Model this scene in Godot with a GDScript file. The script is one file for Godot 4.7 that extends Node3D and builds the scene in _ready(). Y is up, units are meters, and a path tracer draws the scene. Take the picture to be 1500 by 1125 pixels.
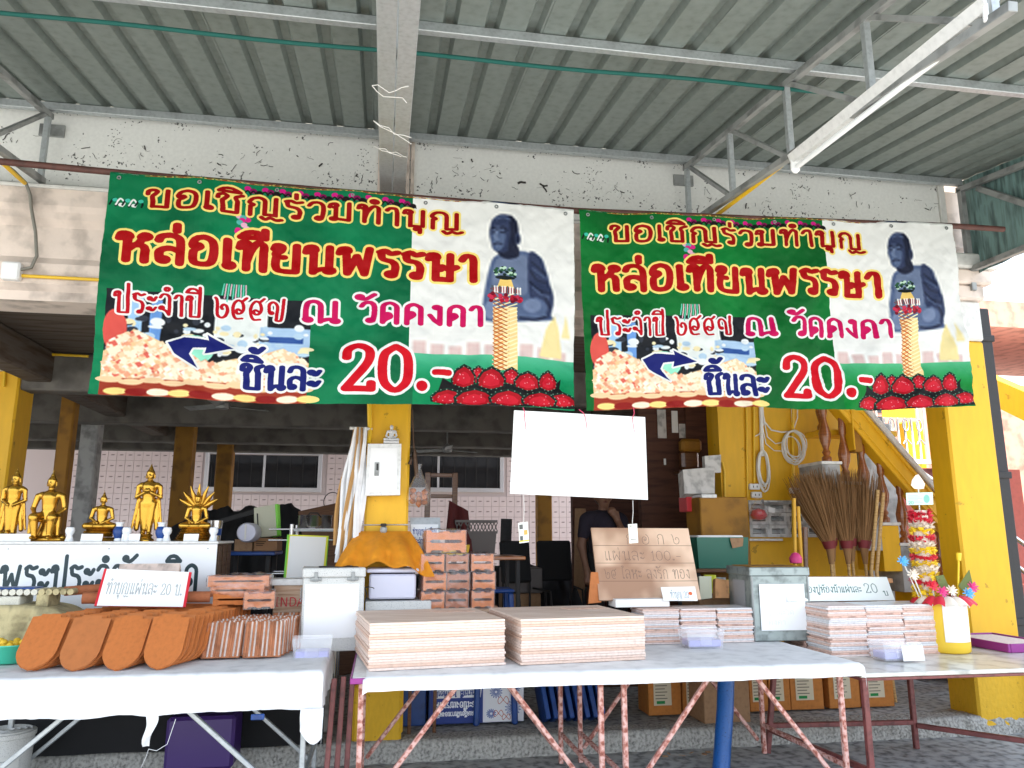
extends Node3D

const UP := Vector3.UP
var M := {}          # materials by key
var T := {}          # textures by key
var names := {}
var rng := RandomNumberGenerator.new()


# ---------------------------------------------------------------- entry
func _ready() -> void:
	rng.seed = 20
	set_camera_and_light()
	make_textures()
	make_materials()
	build_ground()
	build_hall()
	build_canopy()
	build_rear_building()
	build_stair_corner()
	build_banners()
	build_tables()
	build_left_stock()
	build_middle_stock()
	build_right_stock()
	build_cabinet()
	build_column_things()
	build_interior()
	build_right_wall_things()
	build_under_tables()


func set_camera_and_light() -> void:
	var cam := Camera3D.new()
	cam.name = "camera"
	cam.position = Vector3(0, 1.55, 5.4)
	cam.rotation_degrees = Vector3(11.2, -9.5, 0)
	cam.fov = 53.16
	cam.near = 0.05
	cam.far = 600.0
	add_child(cam)
	cam.current = true
	var env := Environment.new()
	env.background_mode = Environment.BG_SKY
	var sky := Sky.new()
	var sm := ProceduralSkyMaterial.new()
	sm.sky_top_color = Color(0.68, 0.75, 0.85)
	sm.sky_horizon_color = Color(0.93, 0.95, 0.97)
	sm.sky_curve = 0.25
	sm.ground_horizon_color = Color(0.80, 0.79, 0.77)
	sm.ground_bottom_color = Color(0.45, 0.44, 0.42)
	sm.energy_multiplier = 1.0
	sky.sky_material = sm
	env.sky = sky
	env.background_energy_multiplier = 1.0
	env.tonemap_mode = Environment.TONE_MAPPER_LINEAR
	env.tonemap_exposure = 3.7
	env.sdfgi_enabled = true
	env.ssao_enabled = true
	env.ssil_enabled = true
	var we := WorldEnvironment.new()
	we.name = "world_environment"
	we.environment = env
	add_child(we)
	var sun := DirectionalLight3D.new()
	sun.name = "sun"
	sun.light_energy = 1.5
	sun.light_color = Color(1.0, 0.96, 0.90)
	sun.light_angular_distance = 0.5
	sun.shadow_enabled = true
	add_child(sun)
	sun.look_at_from_position(Vector3.ZERO, Vector3(0.16, -1.0, -0.36), UP)


# ---------------------------------------------------------------- nodes
func numbered(called: String) -> String:
	var n: int = names.get(called, 0)
	names[called] = n + 1
	return called if n == 0 else "%s_%03d" % [called, n]


func begin() -> SurfaceTool:
	var st := SurfaceTool.new()
	st.begin(Mesh.PRIMITIVE_TRIANGLES)
	return st


func thing(called: String, label: String, category: String, at := Vector3.ZERO, group := "") -> Node3D:
	var o := Node3D.new()
	o.name = numbered(called)
	add_child(o)
	o.position = at
	tag(o, label, category, group)
	return o


func tag(o: Node3D, label: String, category: String, group := "") -> Node3D:
	o.set_meta("label", label)
	o.set_meta("category", category)
	if group:
		o.set_meta("group", group)
	return o


func as_mesh(what) -> Mesh:
	return what.commit() if what is SurfaceTool else what


# a part whose shape is given in the parent's own space
func part(called: String, what, m: Material, parent: Node3D) -> MeshInstance3D:
	var o := MeshInstance3D.new()
	o.mesh = as_mesh(what)
	o.material_override = m
	o.name = called
	parent.add_child(o, true)
	return o


# a part whose shape is given in world coordinates
func wpart(called: String, what, m: Material, parent: Node3D) -> MeshInstance3D:
	var o := part(called, what, m, parent)
	var x := Transform3D()
	var p: Node = parent
	while p is Node3D and p != self:
		x = p.transform * x
		p = p.get_parent()
	o.transform = x.affine_inverse()
	return o


# a thing that is one mesh
func one(called: String, label: String, category: String, what, m: Material, group := "", at := Vector3.ZERO) -> MeshInstance3D:
	var o := MeshInstance3D.new()
	o.mesh = as_mesh(what)
	o.material_override = m
	o.name = numbered(called)
	add_child(o)
	o.position = at
	tag(o, label, category, group)
	return o


func structure(called: String, what, m: Material, label := "") -> MeshInstance3D:
	var o := MeshInstance3D.new()
	o.mesh = as_mesh(what)
	o.material_override = m
	o.name = numbered(called)
	o.set_meta("kind", "structure")
	if label:
		o.set_meta("label", label)
	add_child(o)
	return o


# "third" and so on, for telling pieces of one stack apart
func nth(n: int) -> String:
	var ones := ["", "first", "second", "third", "fourth", "fifth", "sixth", "seventh", "eighth", "ninth", "tenth", "eleventh", "twelfth", "thirteenth", "fourteenth", "fifteenth", "sixteenth", "seventeenth", "eighteenth", "nineteenth", "twentieth"]
	return ones[n] if n <= 20 else "twenty-" + ones[n - 20]


# ---------------------------------------------------------------- shapes
func vtx(st: SurfaceTool, p: Vector3, n: Vector3, uv := Vector2.ZERO) -> void:
	st.set_normal(n)
	st.set_uv(uv)
	st.add_vertex(p)


# a flat convex face turned so that it looks away from `inside`
func face(st: SurfaceTool, pts: Array, inside: Vector3, uvs := []) -> void:
	var n: Vector3 = (pts[2] - pts[0]).cross(pts[1] - pts[0]).normalized()
	var flip: bool = n.dot(pts[0] - inside) < 0.0
	if flip:
		n = -n
	for i in range(1, pts.size() - 1):
		var k := [0, i + 1, i] if flip else [0, i, i + 1]
		for j in k:
			vtx(st, pts[j], n, uvs[j] if uvs else Vector2.ZERO)


func box(st: SurfaceTool, c: Vector3, s: Vector3, b := Basis(), bev := 0.0) -> void:
	var h := s * 0.5
	var e := minf(bev, minf(h.x, minf(h.y, h.z)) * 0.9)
	var ax := [b.x, b.y, b.z]
	var hh := [h.x, h.y, h.z]
	for a in 3:
		var u := (a + 1) % 3
		var v := (a + 2) % 3
		for sg in [-1.0, 1.0]:
			var pts := []
			for q in [[-1, -1], [1, -1], [1, 1], [-1, 1]]:
				pts.append(c + ax[a] * hh[a] * sg + ax[u] * (hh[u] - e) * q[0] + ax[v] * (hh[v] - e) * q[1])
			face(st, pts, c, [Vector2(0, 1), Vector2(1, 1), Vector2(1, 0), Vector2(0, 0)])
	if e <= 0.0:
		return
	for a in 3:
		var u := (a + 1) % 3
		var v := (a + 2) % 3
		for su in [-1.0, 1.0]:
			for sv in [-1.0, 1.0]:
				var pts := []
				for q in [[-1, 0], [1, 0], [1, 1], [-1, 1]]:
					var eu := 0.0 if q[1] == 0 else e
					var ev := e if q[1] == 0 else 0.0
					pts.append(c + ax[a] * (hh[a] - e) * q[0] + ax[u] * (hh[u] - eu) * su + ax[v] * (hh[v] - ev) * sv)
				face(st, pts, c)
	for sx in [-1.0, 1.0]:
		for sy in [-1.0, 1.0]:
			for sz in [-1.0, 1.0]:
				face(st, [c + b * Vector3(sx * h.x, sy * (h.y - e), sz * (h.z - e)), c + b * Vector3(sx * (h.x - e), sy * h.y, sz * (h.z - e)), c + b * Vector3(sx * (h.x - e), sy * (h.y - e), sz * h.z)], c)


# box between two corners
func bb(st: SurfaceTool, a: Vector3, b: Vector3, bev := 0.0) -> void:
	box(st, (a + b) * 0.5, (b - a).abs(), Basis(), bev)


# a square bar from a to b
func bar(st: SurfaceTool, a: Vector3, b: Vector3, w: float, d: float, up := UP, bev := 0.0) -> void:
	var dir := (b - a).normalized()
	var side := dir.cross(up)
	if side.length() < 0.01:
		side = dir.cross(Vector3(0, 0, 1))
	side = side.normalized()
	box(st, (a + b) * 0.5, Vector3(w, (b - a).length(), d), Basis(side, dir, side.cross(dir)), bev)


func frame_of(dir: Vector3) -> Basis:
	var u := dir.cross(UP if absf(dir.y) < 0.95 else Vector3.RIGHT).normalized()
	return Basis(u, dir, u.cross(dir).normalized())


# round tube along a list of points; r may be a number or one radius for each point
func tube(st: SurfaceTool, pts: Array, r, sides := 8, caps := true) -> void:
	var n := pts.size()
	var rings := []
	var prev := Vector3.ZERO
	for i in n:
		var dir: Vector3 = (pts[mini(i + 1, n - 1)] - pts[maxi(i - 1, 0)]).normalized()
		var u := prev
		if i == 0:
			u = frame_of(dir).x
		u = (u - dir * u.dot(dir)).normalized()
		prev = u
		var w := dir.cross(u)
		var rad: float = r[i] if r is Array else r
		var ring := []
		for k in sides:
			var a := TAU * k / sides
			var nn: Vector3 = u * cos(a) + w * sin(a)
			ring.append([pts[i] + nn * rad, nn])
		rings.append(ring)
	for i in n - 1:
		for k in sides:
			var k2 := (k + 1) % sides
			var a = rings[i][k]
			var b = rings[i][k2]
			var c = rings[i + 1][k2]
			var d = rings[i + 1][k]
			for q in [a, c, b, a, d, c]:
				vtx(st, q[0], q[1])
	if caps:
		for e in [0, n - 1]:
			var ring = rings[e]
			var dir: Vector3 = (pts[1] - pts[0]).normalized() * -1.0 if e == 0 else (pts[n - 1] - pts[n - 2]).normalized()
			for k in range(1, sides - 1):
				var o := [0, k, k + 1] if e == 0 else [0, k + 1, k]
				for j in o:
					vtx(st, ring[j][0], dir)


# profile points (radius, height) turned about the y axis
func lathe(st: SurfaceTool, prof: Array, sides := 20, x := Transform3D()) -> void:
	var n := prof.size()
	for i in n - 1:
		var p: Vector2 = prof[i]
		var q: Vector2 = prof[i + 1]
		var t := (q - p).normalized()
		var np := Vector2(t.y, -t.x)
		var n0 := np
		var n1 := np
		if i > 0:
			var tp: Vector2 = (p - prof[i - 1]).normalized()
			if tp.dot(t) > 0.6:
				n0 = (np + Vector2(tp.y, -tp.x)).normalized()
		if i < n - 2:
			var tn: Vector2 = (prof[i + 2] - q).normalized()
			if tn.dot(t) > 0.6:
				n1 = (np + Vector2(tn.y, -tn.x)).normalized()
		for k in sides:
			var a := TAU * k / sides
			var b := TAU * (k + 1) / sides
			var quad := [[p, a, n0], [q, b, n1], [q, a, n1], [p, a, n0], [p, b, n0], [q, b, n1]]
			for v in quad:
				var c := cos(v[1])
				var s := sin(v[1])
				vtx(st, x * Vector3(v[0].x * c, v[0].y, v[0].x * s), (x.basis * Vector3(v[2].x * c, v[2].y, v[2].x * s)).normalized(), Vector2(v[1] / TAU, v[0].y))


# a flat outline (x, y) pushed out along z, both caps and the rim
func prism(st: SurfaceTool, poly: PackedVector2Array, depth: float, x := Transform3D()) -> void:
	var idx := Geometry2D.triangulate_polygon(poly)
	var lo := poly[0]
	var hi := poly[0]
	var area := 0.0
	for i in poly.size():
		lo = lo.min(poly[i])
		hi = hi.max(poly[i])
		area += poly[i].cross(poly[(i + 1) % poly.size()])
	var sz := (hi - lo).max(Vector2(0.0001, 0.0001))
	for s in [1.0, -1.0]:
		for i in range(0, idx.size(), 3):
			var t := [idx[i], idx[i + 1], idx[i + 2]]
			var w := (poly[t[1]] - poly[t[0]]).cross(poly[t[2]] - poly[t[0]])
			if (w > 0.0) == (s > 0.0):
				t.reverse()
			for j in t:
				var p := poly[j]
				vtx(st, x * Vector3(p.x, p.y, s * depth * 0.5), (x.basis * Vector3(0, 0, s)).normalized(), Vector2((p.x - lo.x) / sz.x, 1.0 - (p.y - lo.y) / sz.y))
	for i in poly.size():
		var p := poly[i]
		var q := poly[(i + 1) % poly.size()]
		var n := Vector2(q.y - p.y, p.x - q.x).normalized() * signf(area)
		var n3 := (x.basis * Vector3(n.x, n.y, 0)).normalized()
		var v := [x * Vector3(p.x, p.y, -depth * 0.5), x * Vector3(q.x, q.y, -depth * 0.5), x * Vector3(q.x, q.y, depth * 0.5), x * Vector3(p.x, p.y, depth * 0.5)]
		var o := [0, 2, 1, 0, 3, 2] if area > 0 else [0, 1, 2, 0, 2, 3]
		for j in o:
			vtx(st, v[j], n3)


# a sheet f(u, v) -> point, over the unit square, with smooth normals and uv
func sheet(st: SurfaceTool, nu: int, nv: int, f: Callable, flip := false) -> void:
	var p := []
	for j in nv + 1:
		var row := []
		for i in nu + 1:
			row.append(f.call(float(i) / nu, float(j) / nv))
		p.append(row)
	var nn := []
	for j in nv + 1:
		var row := []
		for i in nu + 1:
			var du: Vector3 = p[j][mini(i + 1, nu)] - p[j][maxi(i - 1, 0)]
			var dv: Vector3 = p[mini(j + 1, nv)][i] - p[maxi(j - 1, 0)][i]
			var n := dv.cross(du).normalized()
			row.append(-n if flip else n)
		nn.append(row)
	for j in nv:
		for i in nu:
			var k := [[i, j], [i + 1, j], [i + 1, j + 1], [i, j], [i + 1, j + 1], [i, j + 1]]
			if flip:
				k = [[i, j], [i + 1, j + 1], [i + 1, j], [i, j], [i, j + 1], [i + 1, j + 1]]
			for q in k:
				vtx(st, p[q[1]][q[0]], nn[q[1]][q[0]], Vector2(float(q[0]) / nu, float(q[1]) / nv))


# a closed sheet of the given thickness
func slab(st: SurfaceTool, nu: int, nv: int, f: Callable, thick: Vector3) -> void:
	sheet(st, nu, nv, f)
	sheet(st, nu, nv, func(u, v): return f.call(u, v) - thick, true)
	var rim := []
	for i in nu + 1:
		rim.append(Vector2(float(i) / nu, 0))
	for j in range(1, nv + 1):
		rim.append(Vector2(1, float(j) / nv))
	for i in range(nu - 1, -1, -1):
		rim.append(Vector2(float(i) / nu, 1))
	for j in range(nv - 1, -1, -1):
		rim.append(Vector2(0, float(j) / nv))
	var mid: Vector3 = f.call(0.5, 0.5) - thick * 0.5
	for i in rim.size() - 1:
		var a: Vector3 = f.call(rim[i].x, rim[i].y)
		var b: Vector3 = f.call(rim[i + 1].x, rim[i + 1].y)
		face(st, [a, b, b - thick, a - thick], mid, [rim[i], rim[i + 1], rim[i + 1], rim[i]])


# one skin round tapered limbs [a, b, ra, rb], joined smoothly and meshed as surface nets
func skin(bones: Array, cell: float, k := 0.03) -> ArrayMesh:
	var lo := Vector3(1e9, 1e9, 1e9)
	var hi := -lo
	for b in bones:
		var r: float = maxf(b[2], b[3]) + cell * 3.0 + k
		for p in [b[0], b[1]]:
			lo = lo.min(p - Vector3(r, r, r))
			hi = hi.max(p + Vector3(r, r, r))
	var n := Vector3i(((hi - lo) / cell).ceil()) + Vector3i.ONE
	var sx := 1
	var sy := n.x
	var sz := n.x * n.y
	var f := PackedFloat32Array()
	f.resize(sz * n.z)
	f.fill(10.0)
	for b in bones:
		var a: Vector3 = b[0]
		var ba: Vector3 = b[1] - a
		var ra: float = b[2]
		var rb: float = b[3]
		var pad := maxf(ra, rb) + cell * 2.5 + k
		var l2 := maxf(ba.length_squared(), 1e-9)
		var i0 := Vector3i(((a.min(b[1]) - Vector3(pad, pad, pad) - lo) / cell).floor()).clamp(Vector3i.ZERO, n - Vector3i.ONE)
		var i1 := Vector3i(((a.max(b[1]) + Vector3(pad, pad, pad) - lo) / cell).ceil()).clamp(Vector3i.ZERO, n - Vector3i.ONE)
		for z in range(i0.z, i1.z + 1):
			for y in range(i0.y, i1.y + 1):
				for x in range(i0.x, i1.x + 1):
					var p := lo + Vector3(x, y, z) * cell - a
					var t := clampf(p.dot(ba) / l2, 0.0, 1.0)
					var d := (p - ba * t).length() - lerpf(ra, rb, t)
					var q := x + y * sy + z * sz
					var e := f[q]
					var h := maxf(k - absf(d - e), 0.0) / k
					f[q] = minf(d, e) - h * h * k * 0.25
	var id := {}
	var pos := PackedVector3Array()
	var nor := PackedVector3Array()
	var tri := PackedInt32Array()
	var corner := [0, 1, sy, sy + 1, sz, sz + 1, sz + sy, sz + sy + 1]
	for z in n.z - 1:
		for y in n.y - 1:
			for x in n.x - 1:
				var q := x + y * sy + z * sz
				var inside := 0
				for c in corner:
					if f[q + c] < 0.0:
						inside += 1
				if inside == 0 or inside == 8:
					continue
				var s := Vector3.ZERO
				var cnt := 0
				for e in [[0, 1], [2, 3], [4, 5], [6, 7], [0, 2], [1, 3], [4, 6], [5, 7], [0, 4], [1, 5], [2, 6], [3, 7]]:
					var fa := f[q + corner[e[0]]]
					var fb := f[q + corner[e[1]]]
					if (fa < 0.0) != (fb < 0.0):
						var t := fa / (fa - fb)
						var pa := Vector3(e[0] & 1, (e[0] >> 1) & 1, e[0] >> 2)
						var pb := Vector3(e[1] & 1, (e[1] >> 1) & 1, e[1] >> 2)
						s += pa.lerp(pb, t)
						cnt += 1
				id[q] = pos.size()
				pos.append(lo + (Vector3(x, y, z) + s / cnt) * cell)
				nor.append(Vector3(f[q + 1] - f[q] + f[q + 1 + sy + sz] - f[q + sy + sz], f[q + sy] - f[q] + f[q + 1 + sy + sz] - f[q + 1 + sz], f[q + sz] - f[q] + f[q + 1 + sy + sz] - f[q + 1 + sy]).normalized())
	var st := [sx, sy, sz]
	for z in range(1, n.z - 1):
		for y in range(1, n.y - 1):
			for x in range(1, n.x - 1):
				var q := x + y * sy + z * sz
				for a in 3:
					var fa := f[q]
					var fb := f[q + st[a]]
					if (fa < 0.0) == (fb < 0.0):
						continue
					var u: int = st[(a + 1) % 3]
					var v: int = st[(a + 2) % 3]
					var c := [q - u - v, q - v, q, q - u]
					var bad := false
					for w in c:
						if not id.has(w):
							bad = true
					if bad:
						continue
					var o := [0, 2, 1, 0, 3, 2] if fa < 0.0 else [0, 1, 2, 0, 2, 3]
					for j in o:
						tri.append(id[c[j]])
	var arr := []
	arr.resize(Mesh.ARRAY_MAX)
	arr[Mesh.ARRAY_VERTEX] = pos
	arr[Mesh.ARRAY_NORMAL] = nor
	arr[Mesh.ARRAY_INDEX] = tri
	var m := ArrayMesh.new()
	m.add_surface_from_arrays(Mesh.PRIMITIVE_TRIANGLES, arr)
	return m


# ---------------------------------------------------------------- textures and materials
func noise_image(w: int, h: int, freq: float, oct: int, sd: int, type := FastNoiseLite.TYPE_SIMPLEX_SMOOTH) -> Image:
	var n := FastNoiseLite.new()
	n.seed = sd
	n.noise_type = type
	n.frequency = freq
	n.fractal_type = FastNoiseLite.FRACTAL_FBM
	n.fractal_octaves = oct
	return n.get_seamless_image(w, h)


# remap a grey picture through stops [[at, colour], ...] in sRGB
func ramp(im: Image, stops: Array) -> Image:
	var lut := []
	for i in 256:
		var v := i / 255.0
		var c: Color = stops[stops.size() - 1][1]
		for s in stops.size() - 1:
			if v <= stops[s + 1][0]:
				c = stops[s][1].lerp(stops[s + 1][1], clampf((v - stops[s][0]) / (stops[s + 1][0] - stops[s][0]), 0, 1))
				break
		lut.append(c)
	var src := im.duplicate()
	src.convert(Image.FORMAT_L8)
	var data: PackedByteArray = src.get_data()
	var out := PackedByteArray()
	out.resize(data.size() * 3)
	for i in data.size():
		var c: Color = lut[data[i]]
		out[i * 3] = int(c.r * 255.0)
		out[i * 3 + 1] = int(c.g * 255.0)
		out[i * 3 + 2] = int(c.b * 255.0)
	return Image.create_from_data(im.get_width(), im.get_height(), false, Image.FORMAT_RGB8, out)


func g(v: float) -> Color:
	return Color(v, v, v)


func tex(key: String, im: Image) -> void:
	T[key] = ImageTexture.create_from_image(im)


func make_textures() -> void:
	var fine := noise_image(512, 512, 0.02, 6, 3)
	var coarse := noise_image(512, 512, 0.006, 5, 7)
	tex("mottle", ramp(fine, [[0.0, g(0.86)], [0.4, g(0.95)], [1.0, g(1.0)]]))
	tex("patch", ramp(coarse, [[0.0, g(0.68)], [0.3, g(0.85)], [0.5, g(0.96)], [1.0, g(1.0)]]))
	tex("grime", ramp(coarse, [[0.0, Color(0.30, 0.27, 0.23)], [0.22, Color(0.55, 0.52, 0.47)], [0.38, Color(0.88, 0.86, 0.83)], [0.6, g(1.0)], [1.0, g(0.96)]]))
	tex("bump", fine)
	var conc := noise_image(512, 512, 0.03, 7, 21)
	tex("concrete", ramp(conc, [[0.0, g(0.45)], [0.35, g(0.8)], [0.6, g(0.95)], [1.0, g(1.0)]]))
	var sp := noise_image(512, 512, 0.09, 3, 31)
	tex("chip", ramp(sp, [[0.0, g(0.25)], [0.2, g(0.4)], [0.27, g(0.95)], [1.0, g(1.0)]]))
	tex("rust", ramp(noise_image(512, 512, 0.035, 5, 41), [[0.0, Color(0.52, 0.32, 0.26)], [0.3, Color(0.70, 0.48, 0.42)], [0.45, Color(0.88, 0.74, 0.70)], [0.6, Color(0.97, 0.92, 0.90)], [1.0, g(1.0)]]))
	# plain paint with a few scuffs and runs
	var sc := noise_image(512, 512, 0.02, 5, 81)
	var sc2 := noise_image(512, 128, 0.05, 4, 83)
	sc2.resize(512, 512, Image.INTERPOLATE_CUBIC)
	sc.convert(Image.FORMAT_L8)
	sc2.convert(Image.FORMAT_L8)
	for y in 512:
		for x in 512:
			var v: float = sc.get_pixel(x, y).r
			var w: float = sc2.get_pixel(x, y).r
			var d := 1.0 - 0.05 * w
			if v < 0.12:
				d *= 0.82
			if w < 0.10 and v < 0.4:
				d *= 0.86
			sc.set_pixel(x, y, g(d))
	tex("scuff", sc)
	# white wash with clusters of black mould specks
	var ma := noise_image(512, 512, 0.012, 4, 91)
	var mb := noise_image(512, 512, 0.10, 3, 93)
	ma.convert(Image.FORMAT_L8)
	mb.convert(Image.FORMAT_L8)
	for y in 512:
		for x in 512:
			var d := 0.97
			if mb.get_pixel(x, y).r < ma.get_pixel(x, y).r * 0.55 - 0.17:
				d = 0.34
			ma.set_pixel(x, y, g(d - 0.05 * mb.get_pixel((x + 77) % 512, y).r))
	tex("mould", ma)
	# long grain, stretched along x
	var gr := noise_image(64, 512, 0.03, 6, 51)
	gr.resize(512, 512, Image.INTERPOLATE_CUBIC)
	tex("grain", ramp(gr, [[0.0, Color(0.70, 0.60, 0.53)], [0.35, Color(0.90, 0.85, 0.80)], [0.6, g(1.0)], [1.0, Color(0.95, 0.92, 0.89)]]))
	# long streaks, stretched along y
	var stx := noise_image(512, 64, 0.03, 6, 61)
	stx.resize(512, 512, Image.INTERPOLATE_CUBIC)
	tex("streak", ramp(stx, [[0.0, g(0.55)], [0.35, g(0.82)], [0.6, g(1.0)], [1.0, g(0.93)]]))


# linear base colour; o: tex, size (metres for one repeat), bump (cm), metal, spec, alpha, coat, stretch
func mat(key: String, c: Color, rough: float, o := {}) -> StandardMaterial3D:
	var m := StandardMaterial3D.new()
	m.resource_name = key
	m.albedo_color = c.linear_to_srgb()
	m.roughness = rough
	m.metallic = o.get("metal", 0.0)
	m.metallic_specular = o.get("spec", 0.5)
	if o.has("tex"):
		m.albedo_texture = T[o.tex]
	var sc: Vector3 = o.get("stretch", Vector3.ONE) / float(o.get("size", 1.0))
	m.uv1_scale = sc
	if not o.get("uv", false):
		m.uv1_triplanar = true
		m.uv1_world_triplanar = true
	if o.has("bump"):
		m.heightmap_enabled = true
		m.heightmap_texture = T[o.get("relief", "bump")]
		m.heightmap_scale = o.bump
	if o.has("alpha"):
		m.albedo_color.a = o.alpha
		m.transparency = BaseMaterial3D.TRANSPARENCY_ALPHA
		m.cull_mode = BaseMaterial3D.CULL_DISABLED
	if o.has("coat"):
		m.clearcoat_enabled = true
		m.clearcoat = o.coat
		m.clearcoat_roughness = 0.15
	if o.has("back"):
		m.backlight_enabled = true
		m.backlight = o.back
	if o.has("rim"):
		m.rim_enabled = true
		m.rim = o.rim
	M[key] = m
	return m


func c3(r: float, gg: float, b: float) -> Color:
	return Color(r, gg, b)


func make_materials() -> void:
	mat("ground", c3(0.42, 0.43, 0.42), 0.9, {"tex": "concrete", "size": 1.7, "bump": 0.6})
	mat("floor", c3(0.42, 0.43, 0.42), 0.9, {"tex": "concrete", "size": 1.3, "bump": 0.6})
	mat("kerb", c3(0.50, 0.49, 0.45), 0.95, {"tex": "concrete", "size": 0.5, "bump": 1.6})
	mat("fascia", c3(0.84, 0.84, 0.80), 0.9, {"tex": "mould", "size": 1.9})
	mat("pink_plaster", c3(0.78, 0.66, 0.57), 0.88, {"tex": "patch", "size": 1.2, "bump": 0.3})
	mat("white_band", c3(0.72, 0.71, 0.67), 0.8, {"tex": "mottle", "size": 1.1})
	mat("yellow", c3(0.80, 0.44, 0.006), 0.55, {"tex": "scuff", "size": 2.0, "bump": 0.04})
	mat("yellow_worn", c3(0.72, 0.42, 0.015), 0.7, {"tex": "scuff", "size": 0.7, "bump": 0.3})
	mat("yellow_pipe", c3(0.78, 0.48, 0.02), 0.4)
	mat("ochre", c3(0.34, 0.155, 0.01), 0.7, {"tex": "patch", "size": 1.2})  # real ochre on the pier; on deep columns a shade-darkened yellow
	mat("hall_shade_brown", c3(0.13, 0.105, 0.085), 0.9, {"tex": "grain", "size": 1.4})  # brown kept dark to stand in for the deep shade of the hall
	mat("sheet_dark", c3(0.03, 0.03, 0.032), 0.8, {"tex": "mottle", "size": 0.6})
	mat("hall_beam", c3(0.18, 0.165, 0.145), 0.95, {"tex": "patch", "size": 1.4})
	mat("brown_wall", c3(0.085, 0.028, 0.012), 0.7, {"tex": "grain", "size": 1.0})
	mat("roof_steel", c3(0.23, 0.265, 0.245), 0.5, {"tex": "mottle", "size": 0.9, "metal": 0.3})
	mat("galv", c3(0.50, 0.53, 0.54), 0.42, {"tex": "mottle", "size": 0.4, "metal": 0.55})
	mat("galv_box", c3(0.33, 0.38, 0.37), 0.4, {"tex": "patch", "size": 0.35, "metal": 0.45})
	mat("galv_dull", c3(0.36, 0.37, 0.36), 0.6, {"tex": "patch", "size": 0.7, "metal": 0.3})
	mat("steel", c3(0.62, 0.62, 0.62), 0.25, {"metal": 1.0})
	mat("iron_dark", c3(0.02, 0.018, 0.018), 0.6, {"tex": "mottle", "size": 0.5})
	mat("iron_red", c3(0.10, 0.035, 0.025), 0.65, {"tex": "patch", "size": 0.4})
	mat("rusty_leg", c3(0.68, 0.46, 0.42), 0.6, {"tex": "rust", "size": 0.8, "bump": 0.15})
	mat("maroon_leg", c3(0.20, 0.055, 0.05), 0.5, {"tex": "patch", "size": 0.25, "bump": 0.1})
	mat("white_paint", c3(0.78, 0.78, 0.76), 0.5, {"tex": "mottle", "size": 0.5})
	mat("white_worn", c3(0.66, 0.66, 0.63), 0.55, {"tex": "chip", "size": 0.35, "bump": 0.1})
	mat("white_plastic", c3(0.80, 0.80, 0.79), 0.35)
	mat("paper", c3(0.82, 0.82, 0.80), 0.8)
	mat("cloth_white", c3(0.82, 0.82, 0.82), 0.85, {"tex": "mottle", "size": 1.6, "bump": 0.05})
	mat("vinyl_cream", c3(0.70, 0.69, 0.62), 0.25, {"tex": "patch", "size": 0.8})
	mat("purple", c3(0.28, 0.025, 0.22), 0.4)
	mat("purple_dark", c3(0.045, 0.015, 0.13), 0.4)
	mat("clay", c3(0.60, 0.18, 0.04), 0.8, {"tex": "mottle", "size": 0.35, "bump": 0.1})
	mat("clay_b", c3(0.55, 0.18, 0.05), 0.8, {"tex": "mottle", "size": 0.6, "bump": 0.1})
	mat("clay_dark", c3(0.40, 0.13, 0.05), 0.85, {"tex": "mottle", "size": 0.4, "bump": 0.2})
	mat("clay_rib", c3(0.58, 0.22, 0.10), 0.8, {"tex": "patch", "size": 0.25, "bump": 0.2})
	mat("clay_lime", c3(0.74, 0.60, 0.52), 0.85, {"tex": "patch", "size": 0.3})
	mat("board_a", c3(0.80, 0.60, 0.49), 0.75, {"tex": "mottle", "size": 0.35})
	mat("board_b", c3(0.84, 0.68, 0.59), 0.75, {"tex": "mottle", "size": 0.3})
	mat("board_c", c3(0.76, 0.53, 0.41), 0.75, {"tex": "mottle", "size": 0.4})
	mat("board_top", c3(0.86, 0.71, 0.61), 0.75, {"tex": "grain", "size": 0.5, "stretch": Vector3(0.5, 1.6, 1.6)})
	mat("tile_a", c3(0.80, 0.57, 0.48), 0.75, {"tex": "mottle", "size": 0.3})
	mat("tile_b", c3(0.83, 0.70, 0.65), 0.7, {"tex": "mottle", "size": 0.3})
	mat("tile_c", c3(0.77, 0.50, 0.40), 0.8, {"tex": "patch", "size": 0.3})
	mat("tile_glaze", c3(0.76, 0.75, 0.76), 0.3, {"tex": "mottle", "size": 0.3})
	mat("pallet_tile", c3(0.60, 0.30, 0.13), 0.8, {"tex": "patch", "size": 0.3})
	mat("wood", c3(0.56, 0.40, 0.28), 0.65, {"tex": "grain", "size": 0.55, "stretch": Vector3(0.6, 1.5, 1.5)})
	mat("wood_dark", c3(0.14, 0.06, 0.022), 0.4, {"tex": "grain", "size": 0.4, "coat": 0.4})
	mat("wood_red", c3(0.50, 0.17, 0.035), 0.3, {"tex": "grain", "size": 0.8, "coat": 0.5})
	mat("baluster", c3(0.30, 0.10, 0.025), 0.3, {"tex": "grain", "size": 0.3, "coat": 0.5})
	mat("cabinet_side", c3(0.10, 0.055, 0.03), 0.6, {"tex": "grain", "size": 0.4})
	mat("gold", c3(0.60, 0.34, 0.05), 0.24, {"metal": 0.9, "tex": "mottle", "size": 0.12})
	mat("porcelain", c3(0.74, 0.77, 0.80), 0.15, {"coat": 0.5})
	mat("stone_white", c3(0.66, 0.66, 0.66), 0.6, {"tex": "mottle", "size": 0.1})
	mat("clear", c3(0.95, 0.96, 1.0), 0.06, {"alpha": 0.12})
	mat("wrap", c3(0.97, 0.97, 1.0), 0.12, {"alpha": 0.07})
	mat("lilac", c3(0.46, 0.45, 0.80), 0.3)
	mat("lilac_tray", c3(0.60, 0.60, 0.71), 0.35)
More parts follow.
